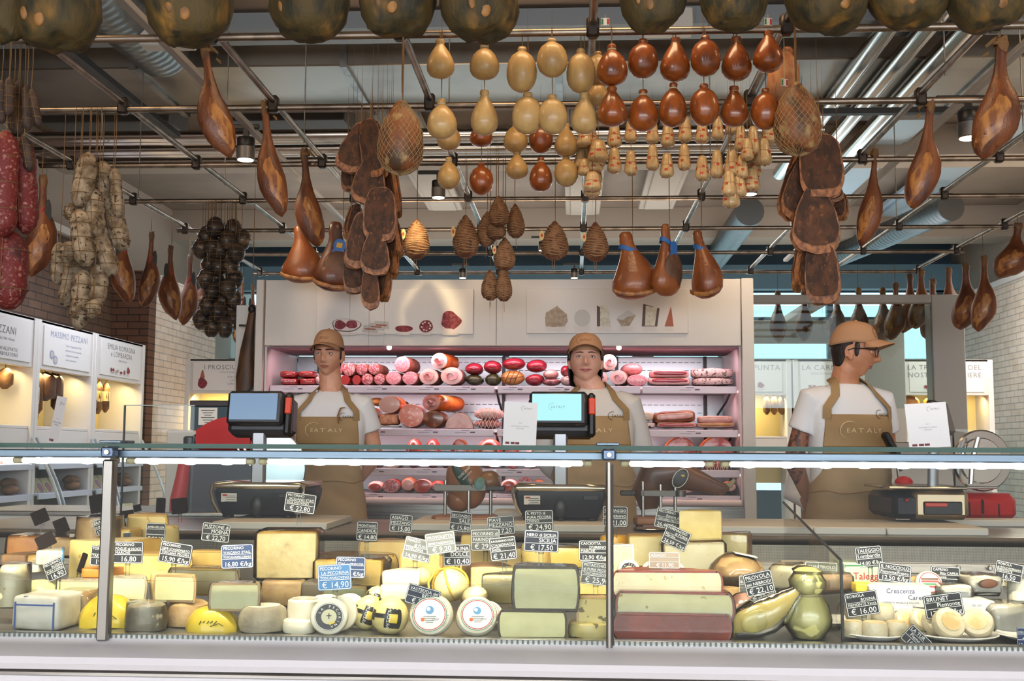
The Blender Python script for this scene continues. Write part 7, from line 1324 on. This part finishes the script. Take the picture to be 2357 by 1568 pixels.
MB().tube([(-.22, .05, -.03), (-.215, .05, .05), (-.2, .06, .16), (-.19, .06, .25)], [.035, .04, .034, .03], 14).make('red_post', REDP, o); MB().cyl((-.215, .2, .31), .036, .09, 16, .008).box((-.16, .2, .36), (.10, .05, .04), .01, Matrix.Rotation(-.6, 3, 'Y')).make('motor_cap', DARK, o)
# ham stands on the ledge
KN = M('knife_steel', (104, 100, 96), .4, .8); WD = M('beech_wood', (176, 116, 74), .5, c2=(150, 94, 58), sc=4, stretch=(1, 8, 8), coat=.2); HS = M('stand_ham_skin', (150, 98, 58), .4, c2=(118, 72, 42), sc=6, coat=.3)
def stand(px0, px1, Y, lb): 
    a, b = W(px0, 1180, Y), W(px1, 1180, Y); w = b.x - a.x; o = thing('ham_holder', 'wooden ham holder with steel posts, %s' % lb, 'ham holder', ((a.x + b.x) / 2, Y, LZ), 0, 'ham holders')
    MB().prism([(-w / 2, 0), (-w * .42, -.03), (w * .42, -.03), (w / 2, 0), (w * .42, .12), (-w * .42, .12)], .012, .042, .008).make('base_board', WD, o)
    for x_, y_, h in ((-.3, -.0, .135), (.05, -.012, .125), (.36, .03, .125)): MB().cyl((w * x_, y_, .042 + h / 2), .0065, h, 12, .001).make('post', STL, o)
    for x_ in (-.36, .36): MB().cyl((w * x_, .05, .006), .015, .012, 10).make('foot', BLACK, o)
    return o, w
o, w = stand(993, 1150, 4.40, 'left one'); MB().box((-.02, -.022, .148), (.2, .004, .022), .001).make('clamp_plate', KN, o)
x = o.location.x
h = thing('ham_on_stand', 'brown ham with a green fan-shaped label resting on the left holder', 'ham', (x, 4.44, LZ), 0)
MB().sph((-.005, .02, .165), (.078, .07, .105), 22, 16, Matrix.Rotation(-.25, 3, 'Y')).sph((-.03, .02, .10), (.055, .055, .05), 16, 10).rough(.006, 14, 3).make('meat', HS, h); MB().sph((.085, .02, .17), (.05, .045, .045), 18, 12).rough(.005, 16, 5).make('shank', M('shank_skin', (140, 96, 52), .4, c2=(110, 70, 40), sc=8, coat=.4), h)
fan = MB().grid(lambda u, v: V((.045 - (.035 + .065 * v) * math.cos(.35 - 1.5 * u), -.052 - .012 * (1 - v) + .0 * u, .16 + (.035 + .065 * v) * math.sin(1.05 - 1.5 * u + .2))), 10, 5); fo = fan.make('fan_label', M('label_dark_green', (26, 60, 44), .4), h); so = fo.modifiers.new('t', 'SOLIDIFY'); so.thickness = .001
t = textmesh([('TOSCANO', 0, 0, .013, 'CENTER', 0), ('PROSCIUTTO', 0, -.015, .008, 'CENTER', 0)], None); t.xf(Matrix.Translation((.0, -.068, .205)) @ Matrix.Rotation(PI / 2, 4, 'X') @ Matrix.Rotation(.8, 4, 'Z')).make('label_print', CHALK, fo)
MB().sph((.055, -.066, .165), (.02, .002, .026), 14, 8, Matrix.Rotation(.5, 3, 'Y')).make('seal', M('seal_sky', (96, 140, 150), .5, c2=(86, 120, 70), sc=30), fo)
tag(MB().box((-.035, 0, 0), (.16, .003, .026), .001).box((.10, 0, 0), (.11, .012, .02), .004, mi=1).make('ham_knife', [KN, BLACK], None, (x + .0, 4.385, LZ + .147)), 'ham knife laid across the posts of the left holder', 'knife')
o, w = stand(1457, 1572, 4.40, 'right one'); MB().box((.02, -.022, .132), (.15, .004, .022), .001).cyl((.085, -.02, .132), .02, .022, 16).make('clamp_plate', KN, o)
x = o.location.x
h = thing('ham_on_stand', 'whole dark leg ham with a black oval label on the right holder', 'ham', (x, 4.44, LZ), 0)
MB().tube([(-.03, .03, .07), (-.035, .03, .13), (.0, .02, .20), (.06, .02, .215), (.13, .02, .19), (.20, .02, .165), (.25, .02, .15), (.28, .02, .155)], [.035, .062, .078, .072, .05, .034, .026, .014], 20).rough(.006, 14, 8).make('meat', M('dark_leg_skin', (112, 72, 48), .45, c2=(82, 50, 34), sc=7, coat=.25), h); MB().tube([(.26, .02, .155), (.285, .015, .165), (.30, .01, .185)], [.014, .012, .006], 8).make('hoof', M('hoof_pale', (150, 136, 108), .5), h)
MB().sph((.085, -.048, .19), (.030, .004, .036), 20, 10, Matrix.Rotation(.5, 3, 'Y')).make('label', LBLK, h); MB().tube([(.085 + .031 * math.cos(q * PI / 10) * .9 + .012 * math.sin(q * PI / 10), -.0525, .19 + .036 * math.sin(q * PI / 10)) for q in range(21)], .0016, 5).make('label_rim', LW, h)
MB().box((.095, -.0535, .20), (.012, .002, .007), .001).make('gold_print', LYEL, h)
tag(MB().box((.03, 0, 0), (.10, .003, .022), .001).box((-.07, 0, 0), (.06, .012, .02), .004, mi=1).make('ham_knife', [KN, BLACK], None, (x - .045, 4.385, LZ + .133)), 'ham knife laid across the posts of the right holder', 'knife')
tag(MB().lathe([(.01, 0), (.05, 0), (.075, .006), (.073, .008), (.05, .003), (.01, .003)], 28).make('steel_dish', STL, None, (x - .03, 4.27, LZ + .001)), 'small flat steel dish before the right ham holder', 'dish')
tag(MB().box((0, 0, 0), (.12, .16, .05), .01).make('paper_pad', M('pad_white', (224, 218, 210), .6), None, (W(1170, 1180, 4.66).x, 4.70, LZ + .026)), 'stack of white wrapping paper between the left ham holder and the middle scale', 'paper')
# menu cards on the glass top
CRD = M('card_white', (222, 218, 216), .5)
def card(px, py0, py1, w, Y, yaw, roll, label):
    p = W(px, py1, Y); hgt = W(px, py0, Y).z - 1.1645; o = thing('menu_card', label, 'card', (p.x, Y, 1.1645), yaw, 'menu cards on the glass top'); w = w * U(Y)
    R4 = upright(0, 0, 0, 0, .10, -roll); MB().box((0, hgt / 2, 0), (w, hgt, .0012)).xf(R4).make('card', CRD, o); MB().box((0, .03, .012), (w * .9, .002, .024)).xf(upright(0, .012, -.03)).make('foot', CRD, o)
    t = textmesh([('EATALY', .22 * w, hgt * .84, hgt * .055, 'CENTER', 0), ('Salumi', 0, hgt * .52, hgt * .03, 'CENTER', 0), ('MORTADELLA CLASSICA', 0, hgt * .44, hgt * .036, 'CENTER', 0), ('BOLOGNA', 0, hgt * .39, hgt * .034, 'CENTER', 0)], None, .0009)
    t.tube([(.08 * w + hgt * .05 * math.cos(a), hgt * .86 + hgt * .05 * math.sin(a), .0009) for a in [1 + .4 * i for i in range(10)]], .0004, 4)
    for cx in (-.36, -.2, -.06): t.box((cx * w, hgt * .07, .0009), (w * .12, hgt * .05, .0003), mi=1)
    t.xf(R4).make('print', [M('card_ink', (120, 116, 116), .7), M('card_meat', (110, 50, 54), .7)], o)
card(1195, 925, 1030, 76, 3.45, .05, .04, 'white menu card standing on the glass in front of the woman'); card(2141, 927, 1034, 90, 2.95, -.08, -.06, 'white menu card standing on the glass at right'); card(122, 912, 1020, 52, 3.2, -.7, .12, 'white menu card standing on the glass at far left, turned')
# boxes, glass screen and furniture behind
o = thing('cardboard_box', 'black and teal carton with a white shipping label behind the left scale', 'box', (W(488, 1000, 6.45).x, 6.45, 1.262))
MB().box((0, .12, .07), (.27, .22, .14), .004).make('carton', M('carton_teal', (44, 72, 82), .5), o); MB().box((0, .12, .155), (.28, .23, .035), .004).make('lid', M('carton_lid', (40, 22, 24), .4), o); MB().box((-.03, .008, .08), (.11, .002, .10)).make('shipping_label', LW, o)
mb = MB()
for k in range(6): mb.box((-.03, .0065, .115 - k * .014), (.08 - .02 * (k % 3), .001, .004))
mb.make('label_print', INK, o); MB().box((.115, .008, .135), (.04, .002, .03)).make('red_patch', LRED, o)
o = thing('back_counter', 'low pale worktop behind the counter at left carrying the red slicer', 'counter', (-2.15, 5.5, 0)); MB().box((0, .0, .42), (1.4, .55, .84), .006).make('cabinet', WHITE2, o); MB().box((0, 0, .85), (1.42, .58, .02), .004).make('worktop', STEEL, o)
a, b = W(288, 933, 4.65), W(448, 952, 4.65)
o = thing('glass_screen', 'clear upright glass screen at left of the slicer', 'screen', ((a.x + b.x) / 2, 4.65, LZ)); w = b.x - a.x; h = a.z - LZ; MB().box((0, 0, h / 2), (w, .008, h)).make('pane', GLASS, o); MB().box((-w / 2, -.001, h / 2), (.006, .01, h)).make('edge', M('glass_dark_edge', (40, 56, 52), .3), o); MB().box((0, 0, h), (w, .009, .004)).make('top_edge', M('glass_pale_edge', (150, 170, 165), .2), o)
a, b = W(2240, 960, 5.2), W(2357, 950, 5.2)
o = thing('glass_screen', 'clear upright glass screen at far right behind the slicer', 'screen', (b.x, 5.25, LZ)); MB().box((0, 0, .2), (.6, .008, .4)).make('pane', GLASS, o); MB().box((-.3, -.001, .2), (.006, .01, .4)).make('edge', MT['glass_dark_edge'], o)
tag(MB().box((0, 0, 0), (.9, .3, .4), .01).make('prep_cabinet', STEEL, None, (2.25, 5.15, LZ - .2)), 'steel prep cabinet under the right-hand slicer', 'cabinet')
for i, (px, py, rl) in enumerate(((2232, 1172, .2), (2262, 1166, .5), (2300, 1176, .2))): ptag(px, py, 12 if i != 1 else 24, 30, 30 * rl, 4.85, None, '', 'dark price tag back far behind the right-hand scale, %s' % ('left', 'middle', 'right')[i], None, 1.0)
# tall board and whole hanging ham beside the case
tag(MB().box((0, 0, 0), (.16, .04, 2.1), .004).make('tall_panel', M('panel_cool_white', (206, 206, 206), .5), None, (W(571, 800, 7.3).x, 7.3, 1.05)), 'narrow tall white panel at the left side of the meat case', 'panel')
hang('whole_leg_ham', 'long dark leg ham with black hoof hanging against the tall white panel', 'ham', [('meat', MB().tube([(0, 0, 0), (.02, 0, -.06), (.0, 0, -.13), (-.04, 0, -.3), (-.1, 0, -.55), (-.12, 0, -.8), (-.08, 0, -1)], [.16, .2, .19, .25, .38, .5, .46], 16).rough(.02, 5, 4).mesh('meat', M('whole_ham', (88, 58, 34), .5, c2=(60, 40, 26), sc=3), 60)), ('hoof', MB().sph((0, 0, .0), (.2, .3, .06), 12, 8).box((-.3, -.1, -.2), (.6, .1, .025), .01).mesh('hoof', BLACK))], (580, 712), (568, 905), 46, 7.2, .6)
tag(MB().box((0, 0, 0), (.5, .4, 1.26), .006).make('storage_cabinet', WHITE2, None, (W(488, 1000, 6.45).x, 6.6, .63)), 'pale storage cabinet under the black and teal carton', 'cabinet')
# ------------------------------------------------------------------ left wall cabinets
NICH = M('niche_cream', (222, 204, 146), .6); CABW = M('cabinet_white', (214, 210, 206), .5); SGN = M('sign_white', (222, 218, 216), .45); SER = M('sign_grey_ink', (126, 122, 124), .7); SBL = M('sign_blue_ink', (150, 160, 186), .7)
def cabinet(x, y, rz, w, label, lines, lamp=6, pics='row', low=True, dp=.45, bright=1):
    o = thing('wall_cabinet', label, 'cabinet', (x, y, 0), rz, 'white wall cabinets')
    MB().box((0, .03, 2.0), (w, .06, .40), .003).make('header', CABW, o)
    for s in (-1, 1): MB().box((s * (w / 2 - .03), dp / 2 - .012, 1.1), (.055, dp, 2.2), .003).make('side_panel', CABW, o)
    MB().box((0, dp - .02, 1.5), (w - .1, .02, 1.4)).make('niche_back', NICH, o); MB().box((0, dp / 2, 1.32), (w - .11, dp - .02, .025), .003).make('ledge', CABW, o); MB().box((0, dp / 2, 2.19), (w - .1, dp, .02)).make('top', CABW, o); MB().box((0, .02, 1.22), (w - .11, .03, .17), .003).make('lower_rail', CABW, o)
    sg = MB().box((0, -.004, 2.0), (w * .80, .012, .33), .002).make('sign', SGN, o)
    t = textmesh([(s, xx, yy, sz, 'CENTER', mi) for s, xx, yy, sz, mi in lines], None, 0, 1.12); 
    if pics == 'row':
        k = len(t.v); q = MB(); meat_print(q, .62); t.v += [p + V((.0, -.135, .0004)) for p in q.v]; t.f += [tuple(i + k for i in f) for f in q.f]; t.m += [m + 2 for m in q.m]
    elif pics == 'ham':
        t.add([(-.27 + a, -.06 + b, .0006) for a, b in shape(18, .055, .06, 0, -.02, .12, 2)] , [tuple(range(18))], 2); t.add([(-.30, -.02, .0006), (-.24, -.02, .0006), (-.262, .07, .0006), (-.278, .07, .0006)], [(0, 1, 2, 3)], 8)
    elif pics == 'slices':
        for cx, cy in ((-.30, -.07), (-.235, -.11)): t.add([(cx + a, cy + b, .0006) for a, b in shape(16, .04, .04)], [tuple(range(16))], 1); t.add([(cx + a, cy + b, .001) for a, b in shape(14, .026, .026)], [tuple(range(14))], 6)
    t.xf(Matrix.Translation((0, -.0112, 2.0)) @ Matrix.Rotation(PI / 2, 4, 'X')).make('sign_print', [SER, SBL] + prm, sg)
    area('niche_light', (0, .12, 1.78), (w * .8, .05), lamp, (255, 226, 160), (math.radians(20), 0, 0), o)
    if low:
        MB().box((0, dp - .02, .7), (w - .1, .02, 1.1)).make('case_back', M('case_cream', (196, 192, 168), .6), o)
        for z in (1.02, .78, .56): MB().box((0, dp / 2 - .03, z), (w - .1, dp, .02), .003).box((0, -.045, z - .015), (w - .1, .012, .045), .003).make('shelf', M('shelf_blue_white', (186, 190, 206), .4), o)
        for s in (-.47, .47):
            mb = MB().grid(lambda u, v: V((s * w + .0, -.02 - .30 * v * math.sin(u * PI / 2), 1.24 - .85 * u)), 10, 2); mb.make('curved_glass', GLASS, o); MB().tube([(s * w, -.02 - .30 * math.sin(q / 10 * PI / 2), 1.24 - .85 * q / 10) for q in range(11)], .010, 6, sq=(.6, 1.4)).make('glass_rim', M('rim_grey', (176, 184, 192), .3, .3), o)
        MB().box((0, .0, .2), (w, .8, .4), .004).make('plinth', CABW, o)
        area('case_lamp', (0, .05, 1.17), (w * .8, .04), 16, (240, 240, 225), (math.radians(10), 0, 0), o)
    return o
XC = -4.34
def py(px): 
    d = ray(px, 900); return CAMP.y + d.y * (XC / d.x)
ys = [py(-90), py(79), py(214), py(329)]
L1 = [('PEZZANI', .0, .03, .085, 0), ('dal 1960 a Parma', .05, -.02, .03, 0), ('SUINI ALLEVATI E', .05, -.10, .04, 0), ('LABORATORIO', .08, -.14, .04, 0)]
L2 = [('MASSIMO PEZZANI', .02, .08, .075, 1), ('Salumi artigianali dal 1960', .1, .02, .026, 1), ('selezione di carni nazionali', .1, -.02, .026, 1), ('stagionatura naturale', .08, -.06, .026, 1), ('senza conservanti', .06, -.1, .026, 1)]
L3 = [('EMILIA ROMAGNA', 0, .085, .072, 0), ('e LOMBARDIA', 0, .02, .072, 0), ('TERRE DI SALUMI', .03, -.02, .024, 0)]
cabs = []
for i, (ln, pc, lb) in enumerate(((L1, None, 'white wall cabinet at the left edge with blue crest sign'), (L2, 'slices', 'white wall cabinet at left with pale blue lettering, second from the edge'), (L3, 'row', 'white wall cabinet at left with a row of meat pictures, farthest'))):
    y0, y1 = ys[i], ys[i + 1]; c = cabinet(XC, (y0 + y1) / 2, PI / 2, y1 - y0, lb, ln, 5, pc); cabs.append(c)
def inniche(c, lx, ly, z): return c.matrix_basis @ V((lx, ly, z))
bpy.context.view_layer.update()
LS = M('label_cream', (222, 206, 150), .5)
def smallsal(c, lx, z0, z1, r, m, lb, cat='salami', grp=None, lab=True, ly=.16):
    p = c.matrix_world @ V((lx, ly, z0)); o = thing('labelled_salami' if lab else 'hanging_salami', lb, cat, p, c.rotation_euler.z, grp); L = z0 - z1
    MB().tube([(0, 0, 0), (0, 0, -.02), (0, 0, -.05), (0, 0, -L * .5), (0, 0, -L + .04), (0, 0, -L)], [r * .3, r * .7, r, r * 1.03, r, r * .3], 12).rough(r * .08, 30).make('meat', m, o); MB().tube([(0, 0, -.005), (0, 0, max(.02, 1.83 - z0))], .003, 5).make('string', STR, o)
    if lab: MB().lathe([(r * 1.05, -L * .62), (r * 1.05, -L * .30)], 14).make('label', LS, o)
bs = M('niche_salami', (128, 92, 58), .6, c2=(90, 62, 42), sc=14, bump=.3, bsc=40)
for i, lx in enumerate((-.44, -.33, -.26, -.15, .02)): smallsal(cabs[2], lx + .05, 1.79, 1.50 - .02 * (i % 2), .036, bs, 'brown salami with cream label in the farthest left cabinet, %s' % ORD[i], grp='salami in the farthest left cabinet')
for i, (lx, z1, r) in enumerate(((-.42, 1.50, .05), (-.33, 1.42, .045), (-.24, 1.36, .045), (-.16, 1.44, .04))): smallsal(cabs[1], lx, 1.79, z1, r, bs, 'salami in the second left cabinet niche, %s' % ORD[i], grp='salami in the second left cabinet', lab=i in (1, 2))
for i, (lx, z1, r) in enumerate(((.0, 1.56, .09), (.13, 1.58, .085), (.24, 1.48, .05))): smallsal(cabs[1], lx - .05, 1.80, z1, r, M('niche_dark_ham', (92, 60, 40), .6, c2=(64, 42, 30), sc=8, bump=.3, bsc=30), 'dark cured piece in the second left cabinet niche, %s' % ORD[i], 'cured meat', 'dark pieces in the second left cabinet', False)
for i, (lx, z1) in enumerate(((.38, 1.62),)): smallsal(cabs[0], lx, 1.79, z1, .06, bs, 'small dark piece in the left edge cabinet niche', 'cured meat', None, False)
BXM = M('box_cream', (214, 206, 170), .5); PC1 = M('picture_pink', (170, 120, 140), .5, c2=(150, 150, 200), sc=12)
for ci, c in enumerate(cabs):
    for k in range(4):
        p = c.matrix_world @ V((-.34 + k * .15, .04, .80)); o = thing('cheese_box', 'cream carton with a round picture on the middle shelf, %s cabinet at left, %s' % (('nearest', 'second', 'farthest')[ci], ORD[k]), 'box', p, c.rotation_euler.z, 'cartons on the middle shelf')
        T = Matrix.Rotation(-.55, 4, 'X'); MB().box((0, .05, .07), (.135, .04, .15), .004).xf(T).make('carton', BXM, o); MB().cyl((0, .029, .05), .045, .002, 20, axis='Y').xf(T).make('picture', PC1, o)
    for k in range(3):
        p = c.matrix_world @ V((-.28 + k * .22, .03, 1.032)); o = tag(MB().box((0, .05, .06), (.17, .03, .14), .004).xf(Matrix.Rotation(-.5, 4, 'X')).make('meat_tray', M('tray_meat', (120, 50, 44), .35, c2=(190, 170, 170), sc=9, lo=.5, hi=.6, coat=.7), None, p, (0, 0, c.rotation_euler.z)), 'packed sliced meat on the top chilled shelf, %s cabinet at left, %s' % (('nearest', 'second', 'farthest')[ci], ORD[k]), 'meat pack', 'sliced meat packs')
    for k in range(4):
        p = c.matrix_world @ V((-.36 + k * .2, .0, .571)); tag(MB().box((0, .05, .03), (.17, .2, .05), .006).make('cheese_box', M('box_pale_green', (206, 208, 166), .5, c2=(190, 180, 120), sc=10), None, p, (0, 0, c.rotation_euler.z)), 'pale carton on the bottom chilled shelf, %s cabinet at left, %s' % (('nearest', 'second', 'farthest')[ci], ORD[k]), 'box', 'pale cartons on the bottom shelf')
    for k in range(2):
        p = c.matrix_world @ V((.28 + k * .07, .03 + .05 * k, .791)); tag(MB().sph((0, 0, .04 + .05 * k), (.07, .06, .04), 14, 9).rough(.01, 20, k).make('brown_salami', bs, None, p), 'brown lump of cured meat on the middle shelf, %s cabinet at left, %s' % (('nearest', 'second', 'farthest')[ci], ('lower', 'upper')[k]), 'cured meat', 'brown lumps on the middle shelf')
# cabinets along the rear, facing the viewer
YR = 12.9
x0, x1 = W(425, 900, YR).x, W(612, 900, YR).x
cabinet((x0 + x1) / 2, YR, 0, x1 - x0, 'white cabinet deep at left with a single ham picture', [('I PROSCIUTTI', .0, .08, .075, 0), ('DI ALTA QUALITA', .04, .04, .022, 0), ('DOLCEZZA', .12, -.02, .032, 0), ('SAPORE', .12, -.06, .032, 0), ('GENUINITA', .12, -.1, .032, 0)], 7, 'ham', False)
for i, (a, b, lb, ln) in enumerate(((1610, 1822, 'white cabinet deep at right, nearest to the meat case', [('DI PUNTA', .18, .08, .085, 0)]), (1826, 2000, 'white cabinet deep at right behind the man with glasses', [('LA CARNE', -.10, .08, .085, 0), ('TERRE DI SALUMI', -.1, .03, .03, 0)]), (2072, 2287, 'white cabinet deep at right beside the brick wall', [('LA TRADIZIONE DEL', -.02, .085, .078, 0), ('NOSTRO SALUMIERE', -.02, .0, .078, 0), ("QUALITA'", 0, -.05, .035, 0)]))):
    x0, x1 = W(a, 900, YR).x, W(b, 900, YR).x; c = cabinet((x0 + x1) / 2, YR, 0, x1 - x0, lb, ln, 7, 'row', False); bpy.context.view_layer.update()
    for k in range(4 if i != 2 else 0): smallsal(c, (-.30 if i else .26) + k * .085, 1.80, 1.58, .04, bs, 'pale brown salami in the %s deep right cabinet, %s' % (('first', 'second')[i], ORD[k]), grp='salami in deep right cabinets', lab=False)
    if i == 2:
        for k, (lx, r) in enumerate(((-.33, .11), (-.05, .12), (.2, .10))): smallsal(c, lx - .04, 1.80, 1.64, r, M('orange_salumi', (206, 136, 60), .5, c2=(180, 100, 40), sc=10), 'orange cured piece in the cabinet beside the brick wall, %s' % ORD[k], 'cured meat', 'orange cured pieces', False)
# ------------------------------------------------------------------ grey glazed frame at right
FRM = M('frame_grey_white', (164, 160, 154), .5); FG = glass_mat('frame_glass', (230, 240, 240), 1)
xa, xb = W(2147, 800, 10).x, W(2222, 800, 10).x; zt = W(2000, 678, 10).z; zb_ = W(2000, 697, 10).z
o = thing('glazed_frame', 'large grey framed glass enclosure at right with hams behind it', 'glass enclosure', (0, 10, 0))
xl = W(1480, 700, 10).x
MB().box(((xa + xb) / 2, .1, zt / 2), (xb - xa, .2, zt), .006).make('post', FRM, o)
MB().box(((xl + xa) / 2, .06, (zt + zb_) / 2), (xa - xl - .002, .12, zt - zb_ - .002), .004).make('front_beam', FRM, o)
xr = (xa + xb) / 2
MB().box((xr, 1.05, (zt + zb_) / 2 - .033), (.17, 1.69, zt - zb_ + .06), .004).make('side_beam', FRM, o); xm = W(1895, 690, 10).x; MB().box((xm, 1.02, (zt + zb_) / 2 - .004), (.12, 1.79, zt - zb_), .004).make('middle_beam', FRM, o)
MB().box((xr - .02, 1.98, zt / 2), (.38, .16, zt), .006).make('rear_post', FRM, o); MB().box(((xl + xr) / 2 - .11, 1.98, zt - .124), (xr - xl - .22, .1, .24), .004).make('rear_beam', FRM, o)
MB().box((xl, .1, zt / 2), (.18, .2, zt), .006).make('post', FRM, o)
MB().box(((xl + xb) / 2, .03, zt - .55), (xb - xl, .012, .9)).make('glass_pane', FG, o)
